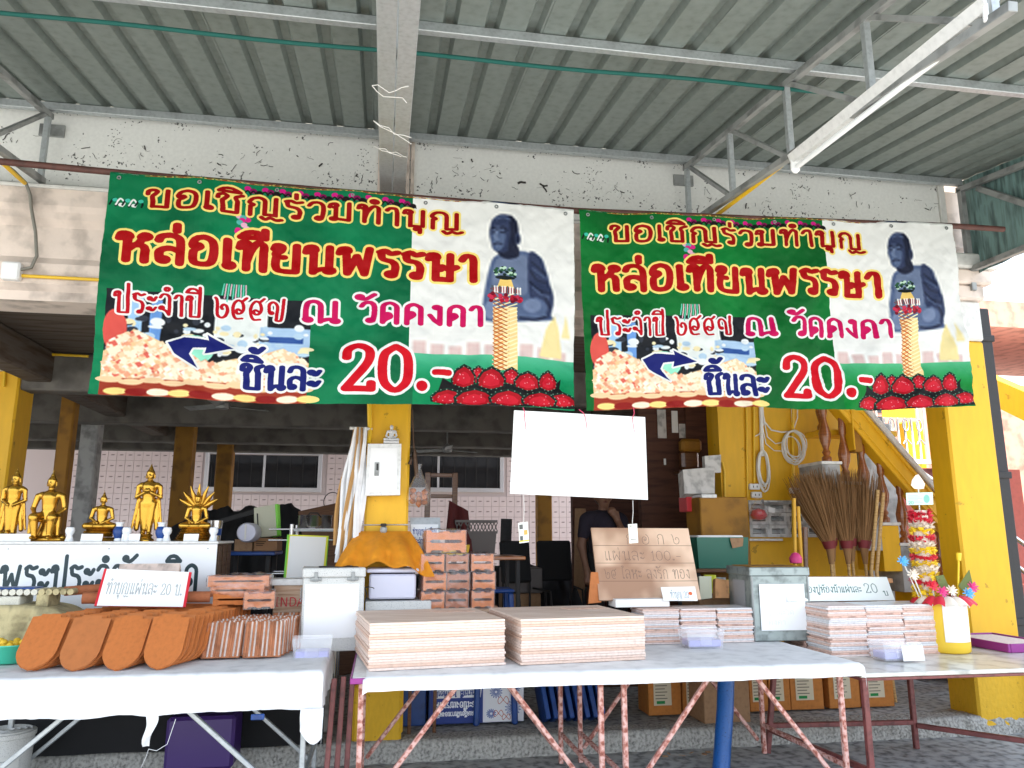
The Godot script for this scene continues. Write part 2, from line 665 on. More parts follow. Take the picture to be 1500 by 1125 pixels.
	mat("cloth_orange", c3(0.74, 0.27, 0.004), 0.8, {"tex": "mottle", "size": 0.6, "rim": 0.2})
	mat("cloth_straw", c3(0.52, 0.44, 0.24), 0.9, {"tex": "patch", "size": 0.3, "bump": 0.3})
	mat("straw_dot", c3(0.66, 0.64, 0.55), 0.85, {"tex": "chip", "size": 0.22, "bump": 0.2})
	mat("cloth_tan", c3(0.42, 0.23, 0.08), 0.9)
	mat("cloth_maroon", c3(0.075, 0.008, 0.008), 0.9)
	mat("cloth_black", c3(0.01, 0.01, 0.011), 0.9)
	mat("teal", c3(0.06, 0.52, 0.34), 0.3)
	mat("yellow_flower", c3(0.80, 0.52, 0.03), 0.6)
	mat("green_box", c3(0.006, 0.12, 0.075), 0.35)
	mat("green_paint", c3(0.20, 0.60, 0.06), 0.5)
	mat("lime_paint", c3(0.72, 0.75, 0.05), 0.5)
	mat("red_paint", c3(0.55, 0.02, 0.03), 0.5)
	mat("crate", c3(0.09, 0.075, 0.07), 0.5)
	mat("card", c3(0.36, 0.21, 0.11), 0.85, {"tex": "mottle", "size": 0.5})
	mat("card_orange", c3(0.52, 0.19, 0.035), 0.8, {"tex": "mottle", "size": 0.5})
	mat("card_white", c3(0.62, 0.60, 0.57), 0.8, {"tex": "patch", "size": 0.4})
	mat("file_beige", c3(0.50, 0.50, 0.38), 0.7)
	mat("blue", c3(0.008, 0.06, 0.27), 0.4, {"tex": "patch", "size": 0.5})
	mat("blue_pipe", c3(0.008, 0.10, 0.36), 0.35, {"tex": "chip", "size": 0.8})
	mat("alu", c3(0.60, 0.57, 0.58), 0.4, {"metal": 0.5})
	mat("glass_dark", c3(0.02, 0.02, 0.022), 0.05, {"spec": 0.6})
	mat("rope_green", c3(0.008, 0.11, 0.09), 0.8, {"tex": "mottle", "size": 0.03})
	mat("rope_white", c3(0.72, 0.70, 0.66), 0.8)
	mat("rope_pink", c3(0.62, 0.06, 0.13), 0.7)
	mat("wire_white", c3(0.80, 0.79, 0.74), 0.45)
	mat("wire_grey", c3(0.20, 0.19, 0.16), 0.6)
	mat("bristle", c3(0.19, 0.09, 0.028), 0.85)
	mat("bristle_b", c3(0.26, 0.135, 0.05), 0.85)
	mat("stick", c3(0.55, 0.36, 0.14), 0.6, {"tex": "grain", "size": 0.3})
	mat("stick_yellow", c3(0.66, 0.36, 0.03), 0.6)
	mat("bind_red", c3(0.16, 0.012, 0.014), 0.7)
	mat("vent_block", c3(0.72, 0.73, 0.72), 0.85, {"tex": "patch", "size": 0.4, "bump": 0.2})
	mat("grey_plaster", c3(0.42, 0.42, 0.41), 0.85, {"tex": "patch", "size": 0.8})
	mat("step_red", c3(0.17, 0.03, 0.022), 0.5, {"tex": "mottle", "size": 0.6})
	mat("petal_red", c3(0.66, 0.02, 0.045), 0.5, {"back": c3(0.25, 0.01, 0.02)})
	mat("petal_yellow", c3(0.85, 0.60, 0.02), 0.5, {"back": c3(0.3, 0.2, 0.01)})
	mat("petal_white", c3(0.82, 0.72, 0.60), 0.5, {"back": c3(0.3, 0.26, 0.2)})
	mat("petal_pink", c3(0.70, 0.05, 0.22), 0.5)
	mat("petal_blue", c3(0.10, 0.40, 0.72), 0.5)
	mat("leaf", c3(0.10, 0.13, 0.02), 0.5)
	mat("skin", c3(0.17, 0.08, 0.045), 0.6)
	mat("shirt", c3(0.018, 0.013, 0.026), 0.9, {"tex": "streak", "size": 0.05})
	mat("hair", c3(0.008, 0.007, 0.007), 0.6)
	mat("tile_pink", c3(0.55, 0.45, 0.43), 0.25)
	mat("translucent_green", c3(0.20, 0.33, 0.31), 0.5, {"tex": "streak", "size": 1.0, "back": c3(0.18, 0.30, 0.28)})
	mat("pink_house", c3(0.62, 0.30, 0.22), 0.85, {"tex": "patch", "size": 2.0})
	mat("bag_red", c3(0.62, 0.03, 0.04), 0.4)
	mat("dry_fish", c3(0.42, 0.13, 0.03), 0.6, {"tex": "patch", "size": 0.1})
	mat("tube_white", c3(0.86, 0.88, 0.88), 0.2)  # pale white of the switched-off tube
	mat("web", c3(0.05, 0.045, 0.04), 0.95)


# ---------------------------------------------------------------- print: lettering drawn as pen strokes
# each glyph: width | strokes. x right, y up, letters 100 high; ~ smooth, - straight, o ring
const GLYPHS := {
	"ข": "62|~4,74 6,90 17,97 26,88 20,72 15,60 17,30 17,2|-17,2 50,2|-50,2 50,96",
	"ช": "66|~4,74 6,90 17,97 26,88 20,72 15,60 17,30 17,2|-17,2 50,2|-50,2 50,66|~50,66 46,80 50,90 62,98",
	"ค": "62|-12,0 12,56|~12,56 14,84 31,97 48,84 50,56|-50,56 50,0|~12,24 20,30 30,44 26,56 17,54 18,44",
	"ด": "62|-12,0 12,56|~12,56 14,84 31,97 48,84 50,56|-50,56 50,0|~13,6 20,16 32,28 30,42 20,42 20,30",
	"ก": "60|-12,0 12,50|~12,50 19,58 9,70 18,92 34,97 47,84 49,58|-49,58 49,0",
	"ถ": "60|-12,14 12,50|~12,50 19,58 9,70 18,92 34,97 47,84 49,58|-49,58 49,0|o18,8,7",
	"อ": "62|~16,54 24,62 20,70 11,62 9,74 16,92 32,97 48,84 52,50 46,12 30,2 14,8 10,28 11,46",
	"น": "66|~4,76 8,93 19,95 23,84 14,76|-20,90 20,2|~20,4 32,14 46,16|-53,96 53,14|o54,9,7",
	"ม": "68|~4,76 8,93 19,95 23,84 14,76|-20,90 20,14|o16,9,7|-22,8 53,2|-53,2 53,96",
	"บ": "62|~4,76 8,93 19,95 23,84 14,76|-20,90 20,2|-20,2 52,2|-52,2 52,96",
	"ป": "62|~4,76 8,93 19,95 23,84 14,76|-20,90 20,2|-20,2 52,2|-52,2 52,134",
	"ษ": "68|~4,76 8,93 19,95 23,84 14,76|-20,90 20,2|-20,2 52,2|-52,2 52,96|~30,38 34,50 42,44 50,42 66,52",
	"พ": "80|~4,76 8,93 19,95 23,84 14,76|-18,90 22,2|-22,2 41,66|-41,66 58,2|-58,2 68,96",
	"ผ": "76|-12,94 14,2|~12,94 22,97 28,86 20,80|-14,2 38,60|-38,60 58,2|-58,2 62,96",
	"ท": "66|~4,76 8,93 19,95 23,84 14,76|-20,90 20,0|~20,20 28,62 42,95 54,88 55,66|-55,66 55,0",
	"ห": "68|~4,76 8,93 19,95 23,84 14,76|-20,90 20,0|~20,36 34,56 50,54 55,40|-55,40 55,0|o53,86,8|~47,78 42,64 36,56",
	"ล": "62|o18,12,7|~11,14 10,40 22,52 38,50 50,40|~8,78 14,93 32,97 48,86 51,58|-51,58 51,0",
	"ร": "50|~6,88 18,96 30,88 44,93|~9,88 12,66 32,58 40,40 38,12|o31,9,7",
	"ว": "50|~8,78 16,94 32,96 42,80 43,40 40,10|o33,9,7",
	"ย": "64|~6,80 10,94 21,93 20,78 10,66 12,56 26,54|~12,58 9,30 14,8 30,2|-30,2 52,2|-52,2 52,96",
	"ญ": "88|-12,0 12,50|~12,50 19,58 9,70 18,92 34,97 46,84 48,58|-48,58 48,2|-48,2 74,2|-74,2 74,96|~40,-12 50,-24 62,-14 76,-22 88,-16",
	"ณ": "92|o16,10,7|-11,14 11,56|~11,56 15,88 30,97 43,84 45,58|-45,58 45,2|~45,4 58,14 70,16|-78,96 78,14|o79,9,7",
	"จ": "54|~8,82 18,96 36,94 45,70 43,2|~43,4 32,20 20,26|o15,33,7",
	"ง": "48|o28,88,7|-37,90 37,2|~37,2 24,18 9,46",
	"ส": "62|o18,12,7|~11,14 10,40 22,52 38,50 50,40|~8,78 14,93 32,97 48,86 51,58|-51,58 51,0|~40,84 52,94 60,104",
	"ต": "62|-12,0 12,56|~12,56 14,88 24,94 31,86 38,94 48,86 50,56|-50,56 50,0|~13,6 20,16 32,28 30,42 20,42 20,30",
	"ซ": "66|~4,74 6,90 17,97 26,88 20,72 15,60 17,30 17,2|-17,2 50,2|-50,2 50,66|~50,66 46,80 50,90 62,98|~8,84 16,90 24,84",
	"เ": "28|-12,96 12,14|o17,9,7",
	"แ": "54|-12,96 12,14|o17,9,7|-38,96 38,14|o43,9,7",
	"โ": "30|~4,128 16,136 26,126 12,114|-12,114 12,14|o17,9,7",
	"ไ": "30|~2,116 6,134 16,130 12,112|-12,112 12,14|o17,9,7",
	"า": "42|~6,80 14,95 28,94 32,74|-32,74 32,0",
	"ะ": "38|o10,76,6|~14,70 24,66 34,82|o10,28,6|~14,22 24,18 34,34",
	"ิ": "^|~4,114 16,130 36,131 54,114|-4,113 54,113",
	"ี": "^|~4,114 16,130 36,131 54,114|-4,113 54,113|-54,113 54,140",
	"ื": "^|~4,114 16,130 36,131 54,114|-4,113 54,113|-44,113 44,136|-56,113 56,140",
	"ั": "^|o16,124,7|~18,116 34,114 56,136",
	"่": "+|-44,112 44,134",
	"้": "+|o30,126,6|~32,116 44,116 60,136",
	"็": "+|~18,116 22,128 34,120 44,130 58,126",
	"์": "+|o42,122,7|~46,128 58,140",
	"ํ": "^|o42,122,8",
	"ุ": "_|o40,-15,6|-47,-12 47,-36",
	"ู": "_|o32,-15,6|~36,-20 40,-34 52,-32 52,-12",
	"๑": "62|o30,44,8|~38,44 38,66 20,72 10,50 14,10 36,0 54,20 54,70 40,96",
	"๒": "62|~4,98 11,84 14,50 16,16 30,3 46,10 54,38 48,62 36,66 29,54 34,44",
	"๕": "66|~38,44 28,50 21,40 28,28 42,32 50,54 43,84 26,92 10,68 10,28 22,4 46,5|~34,90 46,92 60,106",
	"๙": "74|o19,42,6|~11,46 10,82 27,94 42,76 41,40 40,6|~40,6 58,8 63,50 66,112",
	"0": "58|~28,98 10,82 6,50 10,18 28,2 46,18 50,50 46,82 28,98",
	"1": "34|~6,78 14,86 18,98|-18,98 18,2|-6,2 30,2",
	"2": "58|~8,72 10,90 26,99 44,90 46,70 34,44 8,4|-8,3 50,3|-50,3 50,16",
	"6": "56|~44,90 28,98 12,80 8,40 14,10 30,2 46,16 46,38 32,52 12,40",
	".": "26|o12,8,6",
	"-": "44|-6,40 38,40",
	"K": "54|-10,0 10,98|-46,98 12,46|-22,54 48,0",
	"S": "50|~44,84 30,98 12,88 10,70 24,54 40,44 42,20 26,2 6,14",
	"฿": "58|-12,2 12,96|~12,96 40,94 42,58 12,52|~12,52 48,48 46,6 12,2|-28,-10 28,108",
	" ": "40",
}


func smooth(p: Array) -> Array:
	var out := []
	for i in p.size() - 1:
		var a: Vector2 = p[maxi(i - 1, 0)]
		var d: Vector2 = p[mini(i + 2, p.size() - 1)]
		for k in 6:
			out.append(p[i].cubic_interpolate(p[i + 1], a, d, k / 6.0))
	out.append(p[p.size() - 1])
	return out


func fill_poly(im: Image, poly: PackedVector2Array, c: Color) -> void:
	var y0 := 1e9
	var y1 := -1e9
	for p in poly:
		y0 = minf(y0, p.y)
		y1 = maxf(y1, p.y)
	for y in range(maxi(0, int(ceilf(y0 - 0.5))), mini(im.get_height() - 1, int(floorf(y1 - 0.5))) + 1):
		var fy := y + 0.5
		var xs := []
		for i in poly.size():
			var a := poly[i]
			var b := poly[(i + 1) % poly.size()]
			if (a.y <= fy) != (b.y <= fy):
				xs.append(a.x + (fy - a.y) / (b.y - a.y) * (b.x - a.x))
		xs.sort()
		for i in range(0, xs.size() - 1, 2):
			var xa := maxi(0, int(roundf(xs[i])))
			var xb := mini(im.get_width(), int(roundf(xs[i + 1])))
			if xb > xa:
				im.fill_rect(Rect2i(xa, y, xb - xa, 1), c)


func nib_of(rx: float, ry: float, n := 12) -> PackedVector2Array:
	var o := PackedVector2Array()
	for k in n:
		o.append(Vector2(cos(TAU * k / n) * rx, sin(TAU * k / n) * ry))
	return o


func stroke(im: Image, pts: Array, nib: PackedVector2Array, c: Color) -> void:
	for i in pts.size() - 1:
		var all := PackedVector2Array()
		for q in nib:
			all.append(pts[i] + q)
			all.append(pts[i + 1] + q)
		var hull := Geometry2D.convex_hull(all)
		fill_poly(im, hull, c)


func ellipse(im: Image, c: Vector2, r: Vector2, col: Color, turn := 0.0) -> void:
	var o := PackedVector2Array()
	for k in 28:
		o.append(c + Vector2(cos(TAU * k / 28) * r.x, sin(TAU * k / 28) * r.y).rotated(turn))
	fill_poly(im, o, col)


# strokes of a line of text, scaled to x0..x0+width with letters `high` tall on the baseline y
func text_strokes(s: String, x0: float, y: float, width: float, high: float) -> Array:
	var pen := 0.0
	var last := 0.0
	var wide := 60.0
	var lift := false
	var raw := []
	var chars := s.replace("ำ", "ํา")
	for ch in chars:
		if not GLYPHS.has(ch):
			continue
		var bits: PackedStringArray = GLYPHS[ch].split("|")
		var ox := pen
		var oy := 0.0
		if bits[0] in ["^", "+", "_"]:
			ox = last + wide - 64.0
			if bits[0] == "+" and lift:
				oy = 34.0
			lift = bits[0] == "^"
		else:
			last = pen
			wide = float(bits[0])
			pen += wide + 4.0
			lift = false
		for b in bits.slice(1):
			var pts := []
			if b[0] == "o":
				var v := b.substr(1).split(",")
				for k in 11:
					pts.append(Vector2(ox + float(v[0]) + cos(TAU * k / 10) * float(v[2]), oy + float(v[1]) + sin(TAU * k / 10) * float(v[2])))
			else:
				for q in b.substr(1).split(" "):
					var v := q.split(",")
					pts.append(Vector2(ox + float(v[0]), oy + float(v[1])))
				if b[0] == "~":
					pts = smooth(pts)
			raw.append(pts)
	var sx := width / pen
	var out := []
	for r in raw:
		var q := []
		for p in r:
			q.append(Vector2(x0 + p.x * sx, y - p.y * high / 100.0))
		out.append(q)
	return out


func write(im: Image, s: String, x0: float, y: float, width: float, high: float, pen: Vector2, c: Color, edge := 0.0, ec := Color.WHITE) -> void:
	var st := text_strokes(s, x0, y, width, high)
	if edge > 0.0:
		var fat := nib_of(pen.x + edge, pen.y + edge)
		for p in st:
			stroke(im, p, fat, ec)
	var nib := nib_of(pen.x, pen.y)
	for p in st:
		stroke(im, p, nib, c)


func sign_mat(key: String, im: Image, rough := 0.6, extra := {}) -> StandardMaterial3D:
	var t := key + "_print"
	tex(t, im)
	extra.merge({"tex": t, "uv": true})
	return mat(key, Color(1, 1, 1), rough, extra)


func blank(w: int, h: int, c: Color) -> Image:
	var im := Image.create(w, h, false, Image.FORMAT_RGB8)
	im.fill(c)
	return im


func rounded(p: Array) -> PackedVector2Array:
	var out := PackedVector2Array()
	var n := p.size()
	for i in n:
		for k in 5:
			out.append(p[i].cubic_interpolate(p[(i + 1) % n], p[(i + n - 1) % n], p[(i + 2) % n], k / 5.0))
	return out


# the soft look of an enlarged picture: shrink a region and stretch it back
func soften(im: Image, rect: Rect2i, k: int) -> void:
	var q := im.get_region(rect)
	q.resize(maxi(1, rect.size.x / k), maxi(1, rect.size.y / k), Image.INTERPOLATE_LANCZOS)
	q.resize(rect.size.x, rect.size.y, Image.INTERPOLATE_CUBIC)
	im.blit_rect(q, Rect2i(Vector2i.ZERO, rect.size), rect.position)


# ---------------------------------------------------------------- the two festival banners
func banner_print(green: Color, sd: int) -> Image:
	var r := RandomNumberGenerator.new()
	r.seed = 77
	var im := blank(2048, 980, green)
	var pale := Color(0.93, 0.93, 0.91)
	# soft cloudiness of the green ink
	var nz := noise_image(128, 64, 0.03, 3, 5 + sd)
	for j in 49:
		for i in 103:
			var v: float = nz.get_pixel(i, j).r
			im.fill_rect(Rect2i(i * 20, j * 20, 20, 20), green.darkened(0.32).lerp(green.lightened(0.05), v))
	# picture of a temple bazaar, lower left
	im.fill_rect(Rect2i(36, 524, 832, 456), Color(0.10, 0.11, 0.13))
	im.fill_rect(Rect2i(120, 524, 60, 250), Color(0.62, 0.78, 0.92))
	im.fill_rect(Rect2i(210, 560, 46, 200), Color(0.42, 0.60, 0.84))
	im.fill_rect(Rect2i(470, 540, 220, 220), Color(0.90, 0.92, 0.90))
	im.fill_rect(Rect2i(660, 650, 208, 120), Color(0.66, 0.77, 0.88))
	im.fill_rect(Rect2i(690, 690, 150, 26), Color(0.20, 0.34, 0.60))
	for k in 90:
		ellipse(im, Vector2(r.randf_range(50, 860), r.randf_range(640, 790)), Vector2(r.randf_range(8, 30), r.randf_range(6, 18)), [Color(0.90, 0.92, 0.92), Color(0.20, 0.22, 0.26), Color(0.70, 0.80, 0.88), Color(0.94, 0.88, 0.70)][k % 4])
	ellipse(im, Vector2(390, 770), Vector2(90, 66), Color(0.60, 0.90, 0.78))
	ellipse(im, Vector2(74, 700), Vector2(46, 90), Color(0.86, 0.34, 0.30))
	fill_poly(im, PackedVector2Array([Vector2(36, 790), Vector2(150, 690), Vector2(260, 740), Vector2(330, 800), Vector2(470, 830), Vector2(640, 780), Vector2(760, 740), Vector2(868, 800), Vector2(868, 980), Vector2(36, 980)]), Color(0.95, 0.78, 0.58))
	var heap := [Color(0.99, 0.92, 0.80), Color(0.98, 0.82, 0.66), Color(0.93, 0.64, 0.50), Color(0.99, 0.96, 0.90), Color(0.86, 0.40, 0.34)]
	for k in 1100:
		var x := r.randf_range(44, 850)
		var low := 700.0 + 0.42 * absf(x - 150.0) if x < 420 else 745.0 + 80.0 * absf(sin((x - 760.0) * 0.006))
		var y := r.randf_range(low, 905)
		var s := r.randf_range(7, 20)
		var c: Color = heap[mini(4, int(r.randf() * r.randf() * (7.0 if x < 260 else 4.4)))]
		var q := nib_of(s, s * 0.8, 4)
		for i in 4:
			q[i] = q[i].rotated(r.randf() * 0.4) + Vector2(x, y)
		fill_poly(im, q, c)
	im.fill_rect(Rect2i(36, 905, 832, 75), Color(0.62, 0.22, 0.14))
	for k in 10:
		ellipse(im, Vector2(70 + k * 86, 912 + (k % 2) * 8), Vector2(52, 13), Color(0.95, 0.80, 0.62))
		ellipse(im, Vector2(100 + k * 86, 962), Vector2(48, 16), [Color(0.96, 0.86, 0.52), Color(0.55, 0.10, 0.08), Color(0.98, 0.92, 0.80)][k % 3])
	# white panel with the sky and far roofs
	im.fill_rect(Rect2i(1294, 0, 754, 752), pale)
	for k in 5:
		im.fill_rect(Rect2i(1300, 610 + k * 16, 380, 4), pale.darkened(0.10))
	for k in 9:
		im.fill_rect(Rect2i(1310 + k * 80, 690 + (k % 3) * 10, 60, 60), Color(0.86, 0.76, 0.74))
	fill_poly(im, PackedVector2Array([Vector2(1880, 740), Vector2(1910, 610), Vector2(1950, 540), Vector2(1975, 620), Vector2(1990, 740)]), Color(0.93, 0.86, 0.62))
	fill_poly(im, PackedVector2Array([Vector2(1985, 640), Vector2(2005, 530), Vector2(2030, 640)]), Color(0.94, 0.88, 0.66))
	# lower green field
	for k in 58:
		im.fill_rect(Rect2i(1316, 748 + k * 4, 732, 4), green.lerp(Color(0.55, 0.85, 0.72), clampf(0.6 - k / 50.0, 0.0, 0.6)))
	# a seated stone figure, plain
	var s1 := Color(0.20, 0.24, 0.36)
	var s2 := Color(0.34, 0.40, 0.53)
	var s3 := Color(0.12, 0.14, 0.22)
	var s4 := Color(0.46, 0.52, 0.64)
	fill_poly(im, rounded([Vector2(1639, 374), Vector2(1662, 287), Vector2(1694, 259), Vector2(1748, 238), Vector2(1837, 231), Vector2(1891, 247), Vector2(1917, 318), Vector2(1935, 400), Vector2(1947, 466), Vector2(1935, 534), Vector2(1917, 568), Vector2(1624, 588), Vector2(1620, 506)]), s2)
	fill_poly(im, rounded([Vector2(1677, 296), Vector2(1733, 279), Vector2(1825, 259), Vector2(1826, 431), Vector2(1749, 462), Vector2(1667, 454)]), s4.darkened(0.08))
	fill_poly(im, rounded([Vector2(1834, 238), Vector2(1891, 254), Vector2(1926, 368), Vector2(1947, 453), Vector2(1935, 530), Vector2(1917, 558), Vector2(1905, 492), Vector2(1870, 454), Vector2(1835, 447)]), s1)
	for f in [[Vector2(1843, 324), Vector2(1870, 362), Vector2(1914, 378)], [Vector2(1840, 377), Vector2(1876, 414), Vector2(1929, 431)], [Vector2(1849, 277), Vector2(1885, 307), Vector2(1912, 332)], [Vector2(1885, 420), Vector2(1914, 465), Vector2(1932, 504)]]:
		stroke(im, smooth(f), nib_of(4, 3), s3)
	for f in [[Vector2(1852, 310), Vector2(1885, 334), Vector2(1914, 355)], [Vector2(1849, 403), Vector2(1882, 434), Vector2(1926, 454)]]:
		stroke(im, smooth(f), nib_of(3, 3), s2)
	ellipse(im, Vector2(1855, 512), Vector2(62, 52), s2, -0.3)
	ellipse(im, Vector2(1847, 499), Vector2(44, 34), s4, -0.3)
	ellipse(im, Vector2(1656, 534), Vector2(34, 42), s4)
	stroke(im, smooth([Vector2(1791, 565), Vector2(1853, 568), Vector2(1908, 552)]), nib_of(8, 5), s3)
	fill_poly(im, rounded([Vector2(1676, 211), Vector2(1765, 197), Vector2(1787, 255), Vector2(1733, 282), Vector2(1694, 265)]), s3)
	fill_poly(im, rounded([Vector2(1651, 124), Vector2(1662, 84), Vector2(1692, 58), Vector2(1731, 55), Vector2(1765, 72), Vector2(1780, 110), Vector2(1783, 149), Vector2(1777, 190), Vector2(1754, 224), Vector2(1718, 250), Vector2(1688, 249), Vector2(1664, 231), Vector2(1655, 193), Vector2(1648, 157)]), s1)
	fill_poly(im, rounded([Vector2(1654, 134), Vector2(1681, 118), Vector2(1711, 129), Vector2(1723, 167), Vector2(1712, 221), Vector2(1688, 243), Vector2(1664, 225), Vector2(1658, 186)]), s2)
	fill_poly(im, rounded([Vector2(1740, 61), Vector2(1765, 72), Vector2(1780, 110), Vector2(1777, 190), Vector2(1754, 224), Vector2(1733, 236), Vector2(1744, 153)]), s3)
	stroke(im, smooth([Vector2(1674, 79), Vector2(1710, 67), Vector2(1741, 80)]), nib_of(6, 4), s2)
	stroke(im, smooth([Vector2(1654, 134), Vector2(1672, 126), Vector2(1681, 135)]), nib_of(5, 4), s3)
	stroke(im, smooth([Vector2(1693, 130), Vector2(1711, 122), Vector2(1729, 134)]), nib_of(5, 4), s3)
	stroke(im, [Vector2(1660, 150), Vector2(1675, 148)], nib_of(5, 4), s3)
	stroke(im, [Vector2(1699, 146), Vector2(1720, 148)], nib_of(5, 4), s3)
	stroke(im, smooth([Vector2(1681, 141), Vector2(1675, 175), Vector2(1685, 184)]), nib_of(5, 4), s4)
	stroke(im, smooth([Vector2(1667, 211), Vector2(1685, 203), Vector2(1706, 208)]), nib_of(5, 3), s3)
	ellipse(im, Vector2(1780, 173), Vector2(13, 29), s1)
	ellipse(im, Vector2(1780, 176), Vector2(6, 17), s3)
	soften(im, Rect2i(1294, 0, 754, 748), 10)
	soften(im, Rect2i(36, 524, 832, 456), 5)
	# the carved candle on its lotus stand
	fill_poly(im, PackedVector2Array([Vector2(1668, 526), Vector2(1776, 513), Vector2(1781, 814), Vector2(1674, 818)]), Color(0.97, 0.84, 0.58))
	fill_poly(im, PackedVector2Array([Vector2(1668, 526), Vector2(1709, 521), Vector2(1717, 816), Vector2(1674, 818)]), Color(0.90, 0.62, 0.36))
	for k in 19:
		var y := 470.0 + k * 19
		stroke(im, [Vector2(1668, y + 16), Vector2(1776, y - 30)], nib_of(3.4, 3), Color(0.99, 0.93, 0.74))
		stroke(im, [Vector2(1668, y - 26), Vector2(1740, y + 8)], nib_of(2.4, 2.2), Color(0.66, 0.30, 0.14))
	fill_poly(im, PackedVector2Array([Vector2(1684, 427), Vector2(1701, 373), Vector2(1746, 370), Vector2(1767, 421)]), Color(0.95, 0.80, 0.45))
	ellipse(im, Vector2(1726, 431), Vector2(72, 14), Color(0.55, 0.06, 0.12))
	for k in 12:
		stroke(im, [Vector2(1662 + k * 12.0, 416), Vector2(1662 + k * 12.0, 446)], nib_of(4, 4), Color(0.95, 0.93, 0.90) if k % 3 else Color(0.35, 0.38, 0.40))
	for k in 34:
		ellipse(im, Vector2(1650 + r.randf() * 150, 452 + r.randf() * 36), Vector2(10, 9), [Color(0.70, 0.08, 0.18), Color(0.46, 0.04, 0.13), Color(0.82, 0.20, 0.32)][k % 3])
	ellipse(im, Vector2(1722, 372), Vector2(46, 9), Color(0.06, 0.10, 0.10))
	for k in 40:
		ellipse(im, Vector2(1722, 345) + Vector2(r.randf_range(-48, 48), r.randf_range(-22, 18)), Vector2(8, 6), [Color(0.16, 0.34, 0.22), Color(0.74, 0.86, 0.76), Color(0.05, 0.14, 0.12)][k % 3])
	# lotus petals
	fill_poly(im, PackedVector2Array([Vector2(1447, 857), Vector2(1499, 887), Vector2(1954, 870), Vector2(1986, 835), Vector2(1977, 882), Vector2(2057, 973), Vector2(1467, 985), Vector2(1415, 961)]), Color(0.06, 0.07, 0.07))
	for f in [[Vector2(1602, 844), 36, 40], [Vector2(1752, 844), 42, 40], [Vector2(1539, 853), 50, 56], [Vector2(1663, 858), 60, 54], [Vector2(1827, 861), 58, 46], [Vector2(1922, 854), 42, 50], [Vector2(1991, 935), 66, 34], [Vector2(1466, 943), 66, 38], [Vector2(1589, 946), 84, 42], [Vector2(1738, 944), 80, 40], [Vector2(1882, 942), 76, 38]]:
		var c: Vector2 = f[0]
		for lay in 3:
			var pet := PackedVector2Array()
			var sc: float = [1.12, 0.96, 0.62][lay]
			for q in [[-0.95, 0.55], [-1.0, 0.0], [-0.62, -0.62], [0.05, -1.0], [0.6, -0.68], [1.0, -0.05], [0.9, 0.55], [0.0, 0.85]]:
				pet.append(c + Vector2(q[0] * f[1], q[1] * f[2]) * sc + Vector2(0, 4 * lay))
			fill_poly(im, pet, [Color(0.06, 0.14, 0.11), Color(0.66, 0.03, 0.10), Color(0.80, 0.10, 0.18)][lay])
		for i in 16:
			var a := TAU * i / 16.0
			ellipse(im, c + Vector2(cos(a) * f[1], sin(a) * f[2] * 0.9), Vector2(2.6, 2.2), Color(0.55, 0.74, 0.62))
		for i in 7:
			ellipse(im, c + Vector2(r.randf_range(-0.6, 0.6) * f[1], r.randf_range(-0.6, 0.5) * f[2]), Vector2(2.6, 2), Color(0.96, 0.70, 0.72))
	soften(im, Rect2i(1400, 300, 648, 680), 3)
	# vines and garlands at the top
	for k in 5:
		stroke(im, smooth([Vector2(10 + k * 26, 140), Vector2(26 + k * 26, 112), Vector2(46 + k * 24, 130), Vector2(36 + k * 26, 146)]), nib_of(4, 4), pale if k % 2 else Color(0.03, 0.10, 0.08))
		ellipse(im, Vector2(30 + k * 26, 118 + (k % 2) * 22), Vector2(11, 9), [Color(0.25, 0.75, 0.65), pale][k % 2])
	for k in 30:
		var x := 570.0 + k * 25
		ellipse(im, Vector2(x, 20 + (k % 3) * 9), Vector2(15, 12), [Color(0.80, 0.10, 0.50), Color(0.50, 0.05, 0.32), Color(0.10, 0.06, 0.08)][k % 3])
		stroke(im, smooth([Vector2(x - 14, 44), Vector2(x, 30), Vector2(x + 14, 46)]), nib_of(3, 3), Color(0.07, 0.05, 0.06))
	for k in 16:
		ellipse(im, Vector2(560 + r.randf_range(-22, 22), 150 + r.randf_range(0, 90)), Vector2(14, 12), [Color(0.86, 0.14, 0.52), Color(0.35, 0.72, 0.68), Color(0.94, 0.70, 0.80)][k % 3])
	for k in 10:
		stroke(im, [Vector2(500 + k * 10, 470), Vector2(494 + k * 11, 520 + (k % 3) * 14)], nib_of(3, 3), [Color(0.40, 0.80, 0.70), Color(0.90, 0.70, 0.76)][k % 2])
	soften(im, Rect2i(0, 0, 1300, 520), 3)
	# words
	var red := Color(0.66, 0.0, 0.02)
	var cream := Color(0.99, 0.88, 0.48)
	var mag := Color(0.78, 0.0, 0.34)
	write(im, "ขอเชิญร่วมทำบุญ", 152, 141, 1376, 84, Vector2(11, 7), red.darkened(0.08), 9, cream)
	write(im, "หล่อเทียนพรรษา", 58, 394, 1548, 128, Vector2(19, 12), red, 11, cream)
	write(im, "ประจำปี ๒๕๕๙", 64, 623, 700, 92, Vector2(7.5, 4.6), Color(0.74, 0.0, 0.10), 8, pale)
	write(im, "ณ", 826, 616, 176, 94, Vector2(13, 8), mag, 10, pale)
	write(im, "วัดคงคา", 1070, 612, 562, 94, Vector2(13, 8), mag, 10, pale)
	var navy := Color(0.09, 0.12, 0.42)
	write(im, "ชิ้นละ", 594, 920, 332, 104, Vector2(13, 8), navy, 10, pale)
	write(im, "20", 1008, 920, 318, 200, Vector2(21, 13), Color(0.80, 0.0, 0.10), 13, pale)
	ellipse(im, Vector2(1356, 896), Vector2(36, 36), pale)
	ellipse(im, Vector2(1356, 896), Vector2(25, 25), Color(0.80, 0.0, 0.10))
	stroke(im, [Vector2(1416, 832), Vector2(1470, 834)], nib_of(26, 26), pale)
